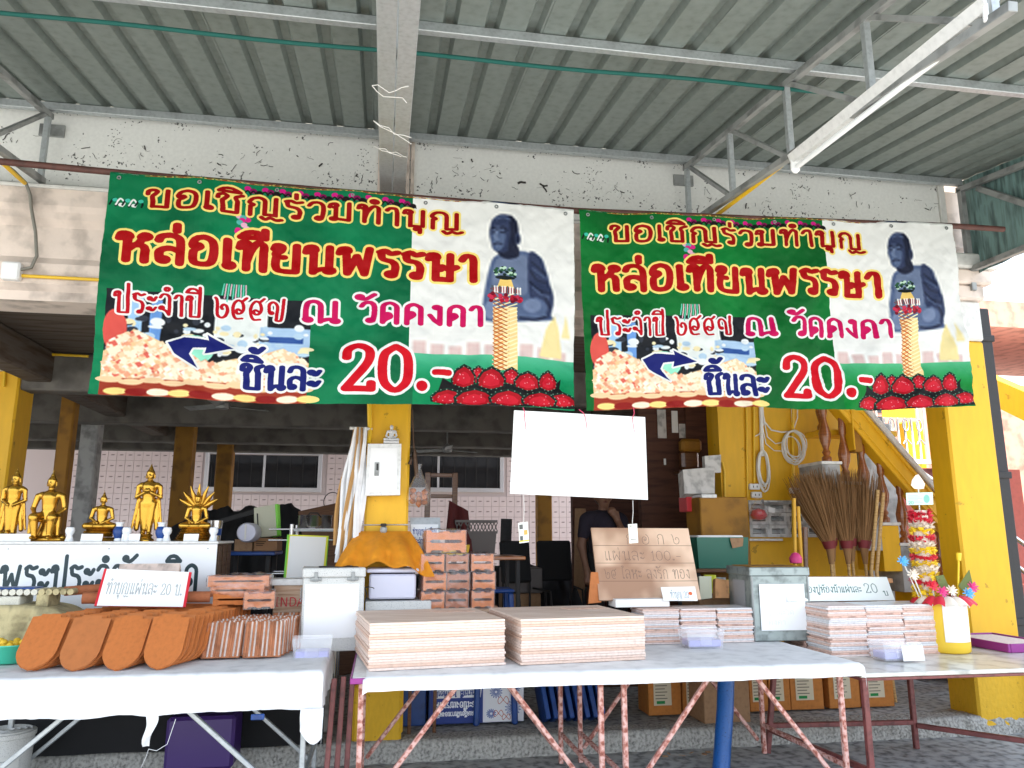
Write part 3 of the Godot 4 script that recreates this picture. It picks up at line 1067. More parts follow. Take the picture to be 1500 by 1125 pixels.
	stroke(im, [Vector2(1412, 832), Vector2(1474, 834)], nib_of(14, 14), Color(0.80, 0.0, 0.10))
	var arrow := PackedVector2Array([Vector2(560, 758), Vector2(446, 700), Vector2(452, 722), Vector2(350, 714), Vector2(288, 742), Vector2(320, 790), Vector2(420, 850), Vector2(378, 788), Vector2(392, 760), Vector2(446, 756), Vector2(440, 782)])
	var ring: Array[PackedVector2Array] = Geometry2D.offset_polygon(arrow, 9.0)
	fill_poly(im, ring[0], pale)
	fill_poly(im, arrow, navy)
	return im


func hang_sheet(corners: Array, sd: int, amp: float) -> Callable:
	var n := FastNoiseLite.new()
	n.seed = sd
	n.frequency = 1.0
	n.fractal_octaves = 3
	return func(u: float, v: float) -> Vector3:
		var p: Vector3 = corners[0].lerp(corners[1], u).lerp(corners[2].lerp(corners[3], u), v)
		var slack := 0.25 + 0.75 * v
		p.z += slack * amp * (n.get_noise_2d(u * 5.0 + v * 1.3, v * 1.1) * 1.6 + 0.45 * n.get_noise_2d(u * 14.0 - v * 6.0, v * 9.0))
		# pulls running down from the ties
		for k in 7:
			var du: float = u - 0.02 - k * 0.16 - (v * 0.10 if k % 2 else -v * 0.07)
			p.z += 0.012 * exp(-du * du * 900.0) * exp(-v * 1.6)
		p.z += 0.007 * n.get_noise_2d(u * 40.0 + v * 22.0, v * 12.0 - u * 9.0)
		p.y += 0.008 * sin(u * 19.6 + sd) * (1.0 - v) + 0.014 * sin(u * 8.0 + sd * 2.0) * v
		return p


func build_banners() -> void:
	var dims := [  # one print, two greens: the light difference is put in the colour
		[Vector3(-1.812, 3.864, 0.4), Vector3(1.282, 3.83, 0.4), Vector3(-1.795, 2.388, 0.43), Vector3(1.268, 2.388, 0.42), "green festival banner with red Thai lettering hung above the gold statues and the meter box", 4, c3(0.0, 0.52, 0.31)],
		[Vector3(1.322, 3.823, 0.4), Vector3(4.322, 3.927, 0.4), Vector3(1.34, 2.39, 0.42), Vector3(4.31, 2.483, 0.43), "green festival banner with red Thai lettering hung above the brooms and the stair rail", 9, c3(0.0, 0.49, 0.18)],
	]
	for d in dims:
		var m := sign_mat("banner_vinyl_%d" % d[5], banner_print(d[6], d[5]), 0.55, {"spec": 0.25})
		m.albedo_color = Color(0.86, 0.86, 0.86)
		var f := hang_sheet(d.slice(0, 4), d[5], 0.04)
		var t := thing("festival_banner", d[4], "banner", (d[2] + d[3]) * 0.5, "banners on the canopy pole")
		var st := begin()
		sheet(st, 150, 72, f)
		wpart("vinyl_sheet", st, m, t)
		# hem rolled over the pole
		st = begin()
		sheet(st, 60, 8, func(u, v):
			var p: Vector3 = f.call(u, 0.0)
			var a: float = PI * v
			return p + Vector3(0, 0.024 * sin(a), -0.026 + 0.026 * cos(a)))
		wpart("top_hem", st, m, t)
		for k in 7:
			st = begin()
			var p: Vector3 = f.call(0.02 + k * 0.16, 0.018)
			lathe(st, [Vector2(0.006, 0.0), Vector2(0.006, 0.003), Vector2(0.014, 0.003), Vector2(0.015, 0.0)], 12, Transform3D(Basis(Vector3.RIGHT, PI / 2), p + Vector3(0, 0, 0.003)))
			wpart("eyelet", st, M.steel, t)
	# the iron pole that carries both
	var st := begin()
	tube(st, [Vector3(-2.727, 3.912, 0.37), Vector3(-1.824, 3.888, 0.37), Vector3(-0.345, 3.864, 0.37), Vector3(1.315, 3.846, 0.37), Vector3(2.933, 3.892, 0.37), Vector3(4.354, 3.942, 0.37), Vector3(4.81, 3.945, 0.37)], 0.022, 10)
	one("banner_pole", "long dark red iron pole carrying both green banners", "pole", st, M.iron_red)


# ---------------------------------------------------------------- ground and kerb
func build_ground() -> void:
	var st := begin()
	sheet(st, 8, 8, func(u, v): return Vector3(-150 + 300 * u, 0, -150 + 300 * v))
	structure("ground", st, M.ground)
	# raised hall floor; its broken front edge is a strip of rough concrete
	st = begin()
	bb(st, Vector3(-10, 0.002, -8.6), Vector3(5.35, 0.13, -0.56))
	structure("floor", st, M.floor)
	var n := FastNoiseLite.new()
	n.seed = 8
	n.frequency = 4.0
	st = begin()
	sheet(st, 420, 7, func(u, v):
		var x: float = -10 + 15.3 * u
		var w: float = n.get_noise_2d(x * 2.0, v * 0.6) * 0.02 + n.get_noise_2d(x * 9.0, v * 4.0) * 0.012
		if v < 0.45:
			return Vector3(x, 0.138 + w * 0.25, -0.62 + v / 0.45 * 0.2 + w * v)
		return Vector3(x, 0.138 - (v - 0.45) / 0.55 * 0.14, -0.42 + w * 1.4 + (v - 0.45) * 0.03))
	structure("kerb", st, M.kerb)


# ---------------------------------------------------------------- the hall on columns
func cobweb(parent: Node3D, at: Vector3, size: float, sd: int) -> void:
	var r := RandomNumberGenerator.new()
	r.seed = sd
	var st := begin()
	for k in int(3 + size * 22):
		var p := at + Vector3(r.randfn() * size * 0.42, r.randfn() * size * 0.26, 0.006)
		var a := r.randf() * TAU
		var pts := [p]
		for i in r.randi_range(1, 4):
			a += r.randf_range(-0.8, 0.8)
			p += Vector3(cos(a), sin(a), 0) * r.randf_range(0.006, 0.026)
			pts.append(p)
		tube(st, pts, r.randf_range(0.0008, 0.0026) * (1.0 + size * 9.0 * float(k % 6 == 0)), 4)
	var o := wpart("cobweb_strands", st, M.web, parent)
	o.set_meta("kind", "stuff")


func build_hall() -> void:
	var t := thing("temple_hall", "open temple hall with yellow columns and stained white wall above", "building", Vector3(-2, 0, -4.5))
	var st := begin()
	bb(st, Vector3(-10, 4.161, -0.75), Vector3(5.012, 5.6, -0.5))
	wpart("upper_wall", st, M.fascia, t)
	st = begin()
	bb(st, Vector3(5.012 + 0.003, 4.161, -0.75), Vector3(5.313, 5.6, -0.53))
	wpart("upper_wall", st, M.pink_plaster, t)
	# pilaster behind the middle truss, three ribs
	for k in 4:
		st = begin()
		var xx: float = [-0.106, 0.081, 0.12, 0.158][k]
		bb(st, Vector3(xx - 0.014, 3.7, -0.498), Vector3(xx + 0.014, 5.5, -0.47), 0.004)
		wpart("pilaster_rib", st, M.pink_plaster, t)
	st = begin()
	bb(st, Vector3(5.012 - 0.03, 3.7, -0.498), Vector3(5.012 + 0.03, 5.5, -0.47), 0.004)
	wpart("pilaster_rib", st, M.white_band, t)
	# the moulded beam below, drawn as a profile (z, y) run along x
	var prof := PackedVector2Array([Vector2(-0.36, 4.062), Vector2(-0.36, 3.934), Vector2(-0.385, 3.892), Vector2(-0.40, 3.844), Vector2(-0.44, 3.791), Vector2(-0.44, 3.553), Vector2(-0.40, 3.497), Vector2(-0.40, 3.342), Vector2(-0.46, 3.301), Vector2(-0.46, 3.231), Vector2(-0.80, 3.231), Vector2(-0.80, 4.062)])
	st = begin()
	prism(st, prof, 15.0, Transform3D(Basis(Vector3(0, 0, 1), Vector3.UP, Vector3(-1, 0, 0)), Vector3(-2.55, 0, 0)))
	wpart("moulded_beam", st, M.pink_plaster, t)
	# two broken patches on the ledge
	st = begin()
	bb(st, Vector3(-10, 4.062 + 0.002, -0.5), Vector3(4.9, 4.062 + 0.03, -0.345), 0.006)
	wpart("ledge", st, M.white_band, t)
	# columns
	var col := func(called: String, a: Vector3, b: Vector3, m: Material) -> MeshInstance3D:
		var s := begin()
		bb(s, a, b, 0.018)
		return wpart(called, s, m, t)
	var cy := 3.231
	col.call("column", Vector3(-0.128, 0.16, -0.86), Vector3(0.197, cy, -0.5), M.yellow)
	col.call("column_plinth", Vector3(-0.158, 0.0, -0.9), Vector3(0.185, 0.51, -0.46), M.yellow_worn)
	var rx0 := 4.789
	var rx1 := 5.242
	col.call("column", Vector3(rx0, 0.16, -0.72), Vector3(rx1, 3.25, -0.45), M.yellow)
	col.call("column_plinth", Vector3(rx0 - 0.03, 0.0, -0.76), Vector3(rx1 + 0.03, 0.52, -0.42), M.yellow_worn)
	col.call("column_top", Vector3(rx0 - 0.004, 3.254, -0.73), Vector3(rx1 + 0.004, 3.62, -0.44), M.white_band)
	for k in 3:
		col.call("capital_step", Vector3(rx0 - 0.05 - k * 0.05, 3.62 + k * 0.14, -0.95), Vector3(rx1 + 0.03 + k * 0.07, 3.757 + k * 0.14, -0.40 + k * 0.03), M.pink_plaster if k < 2 else M.white_band)
	# inner columns, beams and ceiling
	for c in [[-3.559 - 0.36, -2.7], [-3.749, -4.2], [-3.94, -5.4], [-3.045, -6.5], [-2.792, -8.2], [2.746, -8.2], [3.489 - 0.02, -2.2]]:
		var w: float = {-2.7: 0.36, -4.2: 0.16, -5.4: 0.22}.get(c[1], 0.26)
		col.call("inner_column", Vector3(c[0], 0.13, c[1] - w), Vector3(c[0] + w, 3.3, c[1]), M.grey_plaster if c[1] == -5.4 else M.yellow if c[1] > -3 else M.ochre)  # deeper columns get a darker colour in place of hall shade
	col.call("ceiling", Vector3(-10, 3.36, -8.6), Vector3(5.2, 3.56, -0.81), M.hall_shade_brown)  # ceiling colour carries the darkness of the hall
	for z in [-2.72, -5.0, -7.0, -8.3]:
		col.call("cross_beam", Vector3(-10, 2.97, z - 0.28), Vector3(3.2, 3.357, z - 0.02), M.hall_beam)
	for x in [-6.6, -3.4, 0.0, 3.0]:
		col.call("long_beam", Vector3(x - 0.12, 3.05, -8.55), Vector3(x + 0.12, 3.357, -0.82), M.hall_shade_brown)
	col.call("added_side_wall", Vector3(-10.2, 0, -8.6), Vector3(-10.003, 5.5, -0.8), M.grey_plaster)  # unseen wall added to darken the left of the hall
	col.call("roof_slab", Vector3(-10.2, 5.6, -8.8), Vector3(5.0, 5.8, -0.45), M.grey_plaster)
	col.call("rear_wall", Vector3(-10.2, 3.56, -8.8), Vector3(5.0, 5.597, -8.62), M.grey_plaster)
	# dirt and old cobwebs on the white wall
	for c in [[Vector3(-1.306, 4.419, -0.5), 0.30, 1], [Vector3(-1.023, 4.455, -0.5), 0.14, 2], [Vector3(-1.898, 4.524, -0.5), 0.16, 3], [Vector3(0.9, 4.525, -0.5), 0.34, 4], [Vector3(0.584, 4.53, -0.5), 0.26, 5], [Vector3(0.36, 4.42, -0.5), 0.2, 6], [Vector3(1.28, 4.463, -0.5), 0.22, 7], [Vector3(1.638, 4.542, -0.5), 0.16, 8], [Vector3(1.938, 4.453, -0.5), 0.16, 9], [Vector3(3.594, 4.582, -0.5), 0.22, 10], [Vector3(4.178, 4.528, -0.5), 0.18, 11], [Vector3(2.777, 4.467, -0.5), 0.14, 12], [Vector3(3.157, 4.419, -0.5), 0.14, 13], [Vector3(4.884, 4.548, -0.5), 0.16, 14], [Vector3(-0.685, 4.543, -0.5), 0.26, 15], [Vector3(-0.275, 4.399, -0.5), 0.18, 16], [Vector3(-2.357, 4.427, -0.5), 0.2, 17], [Vector3(-2.842, 4.468, -0.5), 0.2, 18]]:
		cobweb(t, c[0], c[1], c[2])
	# conduit, cable and junction box on the left end of the beam
	st = begin()
	tube(st, [Vector3(-10, 3.398, -0.38), Vector3(-2.001, 3.387, -0.38)], 0.013, 8)
	var cd := one("conduit", "thin yellow conduit running along the pale moulded beam", "conduit", st, M.yellow_pipe)
	st = begin()
	bb(st, Vector3(-2.737, 3.346, -0.4), Vector3(-2.61, 3.478, -0.33), 0.012)
	one("junction_box", "small white junction box on the pale moulded beam", "box", st, M.white_plastic)
	st = begin()
	tube(st, [Vector3(-2.617, 3.427, -0.36), Vector3(-2.547, 3.447, -0.36), Vector3(-2.521, 3.536, -0.36), Vector3(-2.55, 3.718, -0.36), Vector3(-2.589, 3.892, -0.34), Vector3(-2.605, 3.992, -0.33), Vector3(-2.629, 4.067, -0.3), Vector3(-2.625, 4.064, -0.1), Vector3(-2.622, 4.035, 0.1), Vector3(-2.652, 4.007, 0.3)], 0.012, 7)
	one("power_cable", "grey power cable climbing from the junction box to the canopy", "cable", st, M.wire_grey)
	st = begin()
	tube(st, [Vector3(-2.66, 4.03, 0.2), Vector3(-2.608, 4.026, 0.08), Vector3(-2.599, 4.025, -0.1), Vector3(-2.619, 4.049, -0.26)], 0.016, 7)
	one("cable_sleeve", "short yellow sleeve round the grey power cable", "cable", st, M.yellow_pipe)


# ---------------------------------------------------------------- the lean-to canopy
func roof_y(z: float) -> float:
	return 4.78 - 0.151 * (z + 0.45)


func build_canopy() -> void:
	var t := thing("canopy", "lean-to canopy of galvanised corrugated sheets on steel trusses", "canopy", Vector3(-1, 4.4, 1.5))
	# corrugated sheets, four ribs to a sheet, each lapped over the next
	var pitch := 0.247
	var across := [Vector2(0.0, 0.0), Vector2(0.158, 0.0), Vector2(0.178, 0.046), Vector2(0.226, 0.046)]
	var x := -8.05
	var nsheet := 0
	while x < 5.1:
		var ribs := mini(4, int(ceil((5.15 - x) / pitch)))
		var line := []
		for k in ribs:
			for a in across:
				line.append(Vector2(x + k * pitch + a.x, a.y))
		line.append(Vector2(x + ribs * pitch + 0.014, 0.0))
		var lap := 0.004 * (nsheet % 2)
		var st := begin()
		for seg in line.size() - 1:
			var p: Vector2 = line[seg]
			var q: Vector2 = line[seg + 1]
			for j in 5:
				var z0 := -0.499 + j * 0.74
				var z1 := z0 + 0.74
				var n := Vector3(q.y - p.y, -(q.x - p.x), 0).normalized()
				var a := Vector3(p.x, roof_y(z0) + p.y + lap, z0)
				var b := Vector3(q.x, roof_y(z0) + q.y + lap, z0)
				var c := Vector3(q.x, roof_y(z1) + q.y + lap, z1)
				var d := Vector3(p.x, roof_y(z1) + p.y + lap, z1)
				for v in [a, c, b, a, d, c]:
					vtx(st, v, n)
				var up := Vector3(0, 0.0012, 0)
				for v in [a, b, c, a, c, d]:
					vtx(st, v + up, -n)
		wpart("roof_sheet", st, M.roof_steel, t)
		x += ribs * pitch
		nsheet += 1
	# purlins
	for z in [-0.40, 1.36, 2.93]:
		var st := begin()
		bb(st, Vector3(-8.05, roof_y(z) - 0.066, z - 0.025), Vector3(5.16, roof_y(z) - 0.004, z + 0.025), 0.004)
		wpart("purlin", st, M.galv, t)
	# trusses running out from the wall
	for tx in [-5.1, -2.58, 0.0, 2.5]:
		var top := func(z: float) -> Vector3: return Vector3(tx, roof_y(z) - 0.10, z)
		var low := func(z: float) -> Vector3: return Vector3(tx, 4.02 - 0.135 * (z - 0.4) + 0.02, z)
		var w := 0.045
		for c in [["top_chord", top], ["bottom_chord", low]]:
			for sx in ([-0.047, 0.047] if tx == 0.0 else [0.0]):
				var st := begin()
				bar(st, c[1].call(-0.44) + Vector3(sx, 0, 0), c[1].call(2.98) + Vector3(sx, 0, 0), 0.09 if tx == 0.0 else w, w, UP, 0.003)
				wpart(c[0], st, M.galv if tx == 0.0 else M.galv_dull, t)
		var prev := -0.40
		for z in [-0.40, 0.42, 1.24, 2.06, 2.88]:
			var st := begin()
			bar(st, low.call(z), top.call(z), w * 0.85, w * 0.85, Vector3(0, 0, 1), 0.003)
			wpart("web_post", st, M.galv, t)
			if z > -0.3:
				st = begin()
				bar(st, top.call(prev + 0.03), low.call(z - 0.03), w * 0.7, w * 0.7, Vector3(1, 0, 0), 0.003)
				wpart("web_brace", st, M.galv_dull, t)
			prev = z
		var st := begin()
		bb(st, Vector3(tx - 0.09, roof_y(-0.45) - 0.24, -0.497), Vector3(tx + 0.09, roof_y(-0.45) - 0.14, -0.478), 0.003)
		wpart("wall_plate", st, M.galv_dull, t)
	# gable at the right end: bars and green translucent sheeting
	var g0 := 5.2
	for k in 4:
		var st := begin()
		var z0 := -0.45 + k * 0.84
		for j in 12:
			var za := z0 + j * 0.07
			var zb := za + 0.07
			var oa := 0.012 * sin(j * PI / 2)
			var ob := 0.012 * sin((j + 1) * PI / 2)
			for s in [[0.0, 1.0], [0.0015, -1.0]]:
				var q := [Vector3(g0 + oa + s[0], 3.86, za), Vector3(g0 + ob + s[0], 3.86, zb), Vector3(g0 + ob + s[0], roof_y(zb), zb), Vector3(g0 + oa + s[0], roof_y(za), za)]
				for v in ([0, 2, 1, 0, 3, 2] if s[1] > 0 else [0, 1, 2, 0, 2, 3]):
					vtx(st, q[v], Vector3(-s[1], 0, 0))
		wpart("gable_sheet", st, M.translucent_green, t)
	for b in [[Vector3(5.15, roof_y(-0.44) - 0.1, -0.44), Vector3(5.15, roof_y(2.95) - 0.1, 2.95)], [Vector3(5.15, 3.9, -0.44), Vector3(5.15, 3.76, 2.95)], [Vector3(5.15, 3.7, -0.40), Vector3(5.15, roof_y(-0.4) - 0.1, -0.40)], [Vector3(5.15, roof_y(0) - 0.12, -0.2), Vector3(5.15, 3.9, 0.7)]]:
		var st := begin()
		bar(st, b[0], b[1], 0.05, 0.05, Vector3(1, 0, 0), 0.003)
		wpart("gable_bar", st, M.galv_dull, t)
	# dirty string knotted round the middle truss
	for k in 3:
		var st := begin()
		var y: float = [roof_y(1.9) - 0.62, roof_y(1.4) - 0.55, roof_y(0.95) - 0.50][k]
		var z: float = [1.75, 1.3, 0.9][k]
		var r := RandomNumberGenerator.new()
		r.seed = 90 + k
		for j in 2:
			var pts := [Vector3(-0.12, 4.02 - 0.135 * (z - 0.4) - 0.012, z)]
			for i in 5:
				pts.append(pts[i] + Vector3(r.randf_range(0.02, 0.06), r.randf_range(-0.03, 0.012), r.randf_range(-0.04, 0.04)))
			tube(st, pts, 0.0024, 5)
		one("string_scrap", ["scrap of pale string knotted round the middle truss farthest from the wall", "scrap of pale string on the middle truss between two others", "scrap of pale string knotted round the middle truss closest to the wall"][k], "string", st, M.rope_white, "string scraps on the middle truss")
	# green rope strung under the purlin
	var st := begin()
	var pts := []
	for k in 41:
		var u := k / 40.0
		var xx := -7.0 + u * 9.9
		pts.append(Vector3(xx, roof_y(1.30) - 0.11 - 0.05 * sin(u * PI) + 0.006 * sin(u * 37.0), 1.30 - 0.06 * u))
	tube(st, pts, 0.013, 8)
	one("rope", "dark green rope strung below the canopy purlin", "rope", st, M.rope_green)
	# unlit fluorescent batten on the right-hand truss
	var a := Vector3(2.5, 3.876, 1.268)
	var b := Vector3(2.5, 3.775, 2.874)
	var dir := (b - a).normalized()
	var up := Vector3(1, 0, 0).cross(dir).normalized()
	if up.y < 0:
		up = -up
	var base := Basis(Vector3(1, 0, 0), up, dir)
	var l := (b - a).length()
	var lamp := thing("tube_lamp", "white fluorescent tube lamp fixed along the truss, switched off", "lamp", (a + b) * 0.5)
	lamp.basis = base
	st = begin()
	prism(st, PackedVector2Array([Vector2(-0.045, 0.035), Vector2(0.045, 0.035), Vector2(0.022, -0.02), Vector2(-0.022, -0.02)]), l)
	part("housing", st, M.white_paint, lamp)
	st = begin()
	tube(st, [Vector3(0, -0.052, -l * 0.5 + 0.04), Vector3(0, -0.052, l * 0.5 - 0.04)], 0.0165, 12)
	part("glass_tube", st, M.tube_white, lamp)
	for s in [-1.0, 1.0]:
		st = begin()
		box(st, Vector3(0, -0.03, s * (l * 0.5 - 0.012)), Vector3(0.06, 0.11, 0.05), Basis(), 0.02)
		part("end_holder", st, M.white_plastic, lamp)
	# yellow conduit that feeds it
	st = begin()
	tube(st, [Vector3(2.53, 3.922, 1.221) + Vector3(0, 0.02, 0), Vector3(2.53, 3.984, 0.638), Vector3(2.53, 4.037, 0.016)], 0.016, 8)
	one("conduit", "yellow conduit leading down the truss from the tube lamp", "conduit", st, M.yellow_pipe)


# ---------------------------------------------------------------- the tiled building behind
func build_rear_building() -> void:
	var z := -13.0
	var t := thing("tiled_building", "building behind the hall clad in pale pink wall tiles", "building", Vector3(-0.5, 0, z))
	var st := begin()
	bb(st, Vector3(-16, 0, z - 3), Vector3(9, 5.2, z - 0.011))
	wpart("wall_core", st, M.tile_pink, t)
	st = begin()
	bb(st, Vector3(-16, 5.0, z - 0.02), Vector3(9, 5.18, z + 2.7), 0.01)
	wpart("added_shade_slab", st, M.white_band, t)  # unseen slab added to keep sun off the tiled wall
	var im := blank(96, 128, Color(0.83, 0.755, 0.745))
	var r := RandomNumberGenerator.new()
	r.seed = 5
	for k in 240:
		im.set_pixel(r.randi() % 96, r.randi() % 128, Color(0.78, 0.69, 0.68))
	for k in 4:
		stroke(im, smooth([Vector2(30 + k * 9, 70), Vector2(36 + k * 9, 56), Vector2(42 + k * 9, 66), Vector2(50 + k * 8, 58)]), nib_of(2.2, 1.6), Color(0.52, 0.45, 0.44))
	var tm := sign_mat("wall_tile", im, 0.22)
	tm.cull_mode = BaseMaterial3D.CULL_BACK
	var tw := 0.184
	var th := 0.243
	var shape := begin()
	box(shape, Vector3.ZERO, Vector3(tw - 0.005, th - 0.005, 0.028), Basis(), 0.004)
	var mesh := shape.commit()
	var rest := begin()
	var rn := 0
	# windows: [x0, y0, x1, y1]
	var wins := [[-3.95, 2.59, -1.448, 3.426], [0.544, 2.625, 2.827, 3.501]]
	var many := 0
	for j in 12:
		for i in 64:
			var p := Vector3(-6.9 + i * tw, 0.9 + j * th, z)
			var hole := false
			for w in wins:
				if p.x > w[0] - 0.12 and p.x < w[2] + 0.12 and p.y > w[1] - 0.12 and p.y < w[3] + 0.15:
					hole = true
			if hole:
				continue
			# tiles in plain sight between the columns are parts of their own
			var seen: bool = p.y > 1.5 and p.y < 3.5 and ((p.x > -6.6 and p.x < -1.0 and p.y > 1.9) or (p.x > 0.9 and p.x < 4.6))
			if seen and many < 290:
				var o := part("wall_tile", mesh, tm, t)
				o.position = p - t.position
				many += 1
			else:
				rest.append_from(mesh, 0, Transform3D(Basis(), p))
				rn += 1
	var ro := wpart("wall_tiles", rest, tm, t)
	ro.set_meta("kind", "stuff")
	for w in wins:
		var c := Vector3((w[0] + w[2]) * 0.5, (w[1] + w[3]) * 0.5, z)
		st = begin()
		box(st, c + Vector3(0, 0, -0.003), Vector3(w[2] - w[0] - 0.1, w[3] - w[1] - 0.1, 0.008))
		var win := wpart("window", st, M.glass_dark, t)
		st = begin()
		for e in [[c.x, w[1], w[2] - w[0] + 0.1, 0.10], [c.x, w[3], w[2] - w[0] + 0.1, 0.07]]:
			box(st, Vector3(e[0], e[1], z + 0.02), Vector3(e[2], e[3], 0.08), Basis(), 0.008)
		for e in [w[0], w[2]]:
			box(st, Vector3(e, c.y, z + 0.018), Vector3(0.09, w[3] - w[1], 0.08), Basis(), 0.008)
		wpart("frame", st, M.alu, win)
		st = begin()
		var mx: float = w[0] + (w[2] - w[0]) * (0.5 if w[0] < 0 else 0.33)
		box(st, Vector3(mx, c.y, z + 0.014), Vector3(0.05, w[3] - w[1] - 0.08, 0.05), Basis(), 0.005)
		wpart("mullion", st, M.alu, win)
		for k in 9:
			st = begin()
			var bx0: float = w[0] + 0.1 + (w[2] - w[0] - 0.2) * k / 8.0
			bar(st, Vector3(bx0, w[1] + 0.05, z + 0.01), Vector3(bx0, w[3] - 0.05, z + 0.01), 0.014, 0.008, Vector3(0, 0, 1))
			wpart("guard_bar", st, M.iron_dark, win)


# ---------------------------------------------------------------- yellow wall, stair and what lies right of the column
func build_stair_corner() -> void:
	var t := thing("stair_wall", "yellow painted wall with pierced concrete vent blocks behind the brooms", "wall", Vector3(4.1, 0.13, -2.0))
	var st := begin()
	var vx0 := 3.626
	var vx1 := 4.436
	var vy0 := 1.537
	var vy1 := 1.904
	var wx0 := 3.352
	var wx1 := 4.87
	bb(st, Vector3(wx0, 0.13, -2.05), Vector3(vx0, 3.36, -1.9))
	wpart("wall_panel", st, M.yellow, t)
	st = begin()
	bb(st, Vector3(vx0 + 0.002, vy1, -2.05), Vector3(wx1, 3.36, -1.9))
	wpart("wall_panel", st, M.yellow, t)
	st = begin()
	bb(st, Vector3(vx0 + 0.002, 0.13, -2.05), Vector3(wx1, vy0, -1.9))
	wpart("wall_panel", st, M.yellow, t)
	st = begin()
	bb(st, Vector3(vx1 + 0.002, vy0 + 0.002, -2.05), Vector3(wx1, vy1 - 0.002, -1.9))
	wpart("wall_panel", st, M.yellow, t)
	# vent blocks: each a frame with slots and a sloping louvre
	var bw := (vx1 - vx0) / 4.0
	var bh := (vy1 - vy0) / 3.0
	for i in 4:
		for j in 3:
			var c := Vector3(vx0 + bw * (i + 0.5), vy0 + bh * (j + 0.5), -1.94)
			st = begin()
			for s in [-1.0, 1.0]:
				box(st, c + Vector3(s * (bw * 0.5 - 0.016), 0, 0), Vector3(0.03, bh - 0.003, 0.10))
				box(st, c + Vector3(0, s * (bh * 0.5 - 0.019), 0), Vector3(bw - 0.063, 0.034, 0.10))
			var blk := wpart("vent_block", st, M.vent_block, t)
			st = begin()
			box(st, c + Vector3(0, 0, -0.02), Vector3(bw - 0.066, 0.012, 0.05), Basis(Vector3.RIGHT, 0.6))
			wpart("louvre", st, M.vent_block, blk)
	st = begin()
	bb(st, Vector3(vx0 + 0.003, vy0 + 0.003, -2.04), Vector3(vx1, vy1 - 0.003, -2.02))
	wpart("vent_shade_back", st, M.hall_shade_brown, t)  # dark panel standing in for the shade inside the vent slots
	st = begin()
	bb(st, Vector3(vx0 - 0.06, vy0 - 0.035, -1.897), Vector3(vx0 + 0.30, vy0 - 0.012, -1.80), 0.004)
	wpart("narrow_shelf", st, M.white_paint, t)
	# brown partition and ochre pier at its left
	var pr := thing("brown_partition", "dark brown wooden partition pinned with papers inside the hall", "partition", Vector3(2.6, 0.13, -2.6))
	st = begin()
	bb(st, Vector3(2.747, 0.13, -2.7), Vector3(3.545, 3.3, -2.6))
	wpart("panel", st, M.brown_wall, pr)
	st = begin()
	bb(st, Vector3(2.386, 0.13, -4.3), Vector3(3.875, 3.0, -4.2))
	wpart("back_panel", st, M.brown_wall, pr)
	st = begin()
	bb(st, Vector3(3.278, 2.247, -2.597), Vector3(3.565, 3.3, -2.56))
	wpart("shelf_recess", st, M.brown_wall, pr)
	st = begin()
	bb(st, Vector3(2.945, 1.003, -1.85), Vector3(3.427, 1.914, -1.5), 0.01)
	var pier := one("low_pier", "low ochre painted pier standing before the dark partition", "pier", st, M.ochre)
	st = begin()
	bb(st, Vector3(2.95, 1.901, -1.88) , Vector3(3.1, 1.934, -1.46), 0.004)
	one("shelf_board", "thin pale board lying on the low ochre pier", "board", st, M.white_paint)
	# staircase rising to the left, behind the right-hand column
	var sz := -1.35
	var s := thing("staircase", "yellow staircase with turned wooden balusters and sloping yellow rail", "staircase", Vector3(5.2, 0.13, sz))
	var run := 0.185
	var rise := 0.19
	var x0 := 5.018
	var y0 := 1.486
	for k in range(-7, 5):
		var sx := x0 - k * run
		var sy := y0 + k * rise
		if sy < 0.2:
			continue
		st = begin()
		bb(st, Vector3(sx - run, maxf(0.13, sy - 0.45), sz - 0.35), Vector3(sx - 0.002, sy - 0.03, sz + 0.06))
		var step := wpart("step", st, M.yellow if k % 2 else M.grey_plaster, s)
		st = begin()
		bb(st, Vector3(sx - run - 0.01, sy - 0.028, sz - 0.35), Vector3(sx + 0.02, sy, sz + 0.075), 0.004)
		wpart("tread", st, M.white_band, step)
		st = begin()
		lathe(st, [Vector2(0.045, 0.0), Vector2(0.045, 0.04), Vector2(0.025, 0.06), Vector2(0.04, 0.09), Vector2(0.024, 0.12), Vector2(0.05, 0.2), Vector2(0.058, 0.27), Vector2(0.03, 0.38), Vector2(0.022, 0.44), Vector2(0.034, 0.47), Vector2(0.03, 0.62)], 14, Transform3D(Basis(), Vector3(sx - run * 0.5, sy + 0.001, sz)))
		wpart("baluster", st, M.baluster, s)
	var ra := Vector3(4.338, 2.832, -1.32)
	var rb := Vector3(5.58, 1.377, -1.32)
	var rdir := (rb - ra).normalized()
	var rup := Vector3(0, 0, 1).cross(rdir).normalized()
	var rbase := Basis(rdir, rup, Vector3(0, 0, 1))
	var rl := (rb - ra).length()
	for q in [[0.0, 0.20, 0.16, "rail_body", M.yellow], [0.07, 0.035, 0.19, "rail_band", M.yellow], [0.125, 0.05, 0.22, "rail_cap", M.white_band], [-0.05, 0.02, 0.18, "rail_band", M.yellow]]:
		st = begin()
		box(st, (ra + rb) * 0.5 + rup * q[0], Vector3(rl, q[1], q[2]), rbase, 0.008)
		wpart(q[3], st, q[4], s)
	st = begin()
	bb(st, Vector3(4.401, 2.352, -1.42), Vector3(4.417, 2.817, -1.22), 0.01)
	wpart("newel", st, M.yellow, s)
	st = begin()
	bb(st, Vector3(4.431, 2.337, -1.4), Vector3(4.518, 2.547, -1.26), 0.01)
	wpart("newel_foot", st, M.ochre, s)
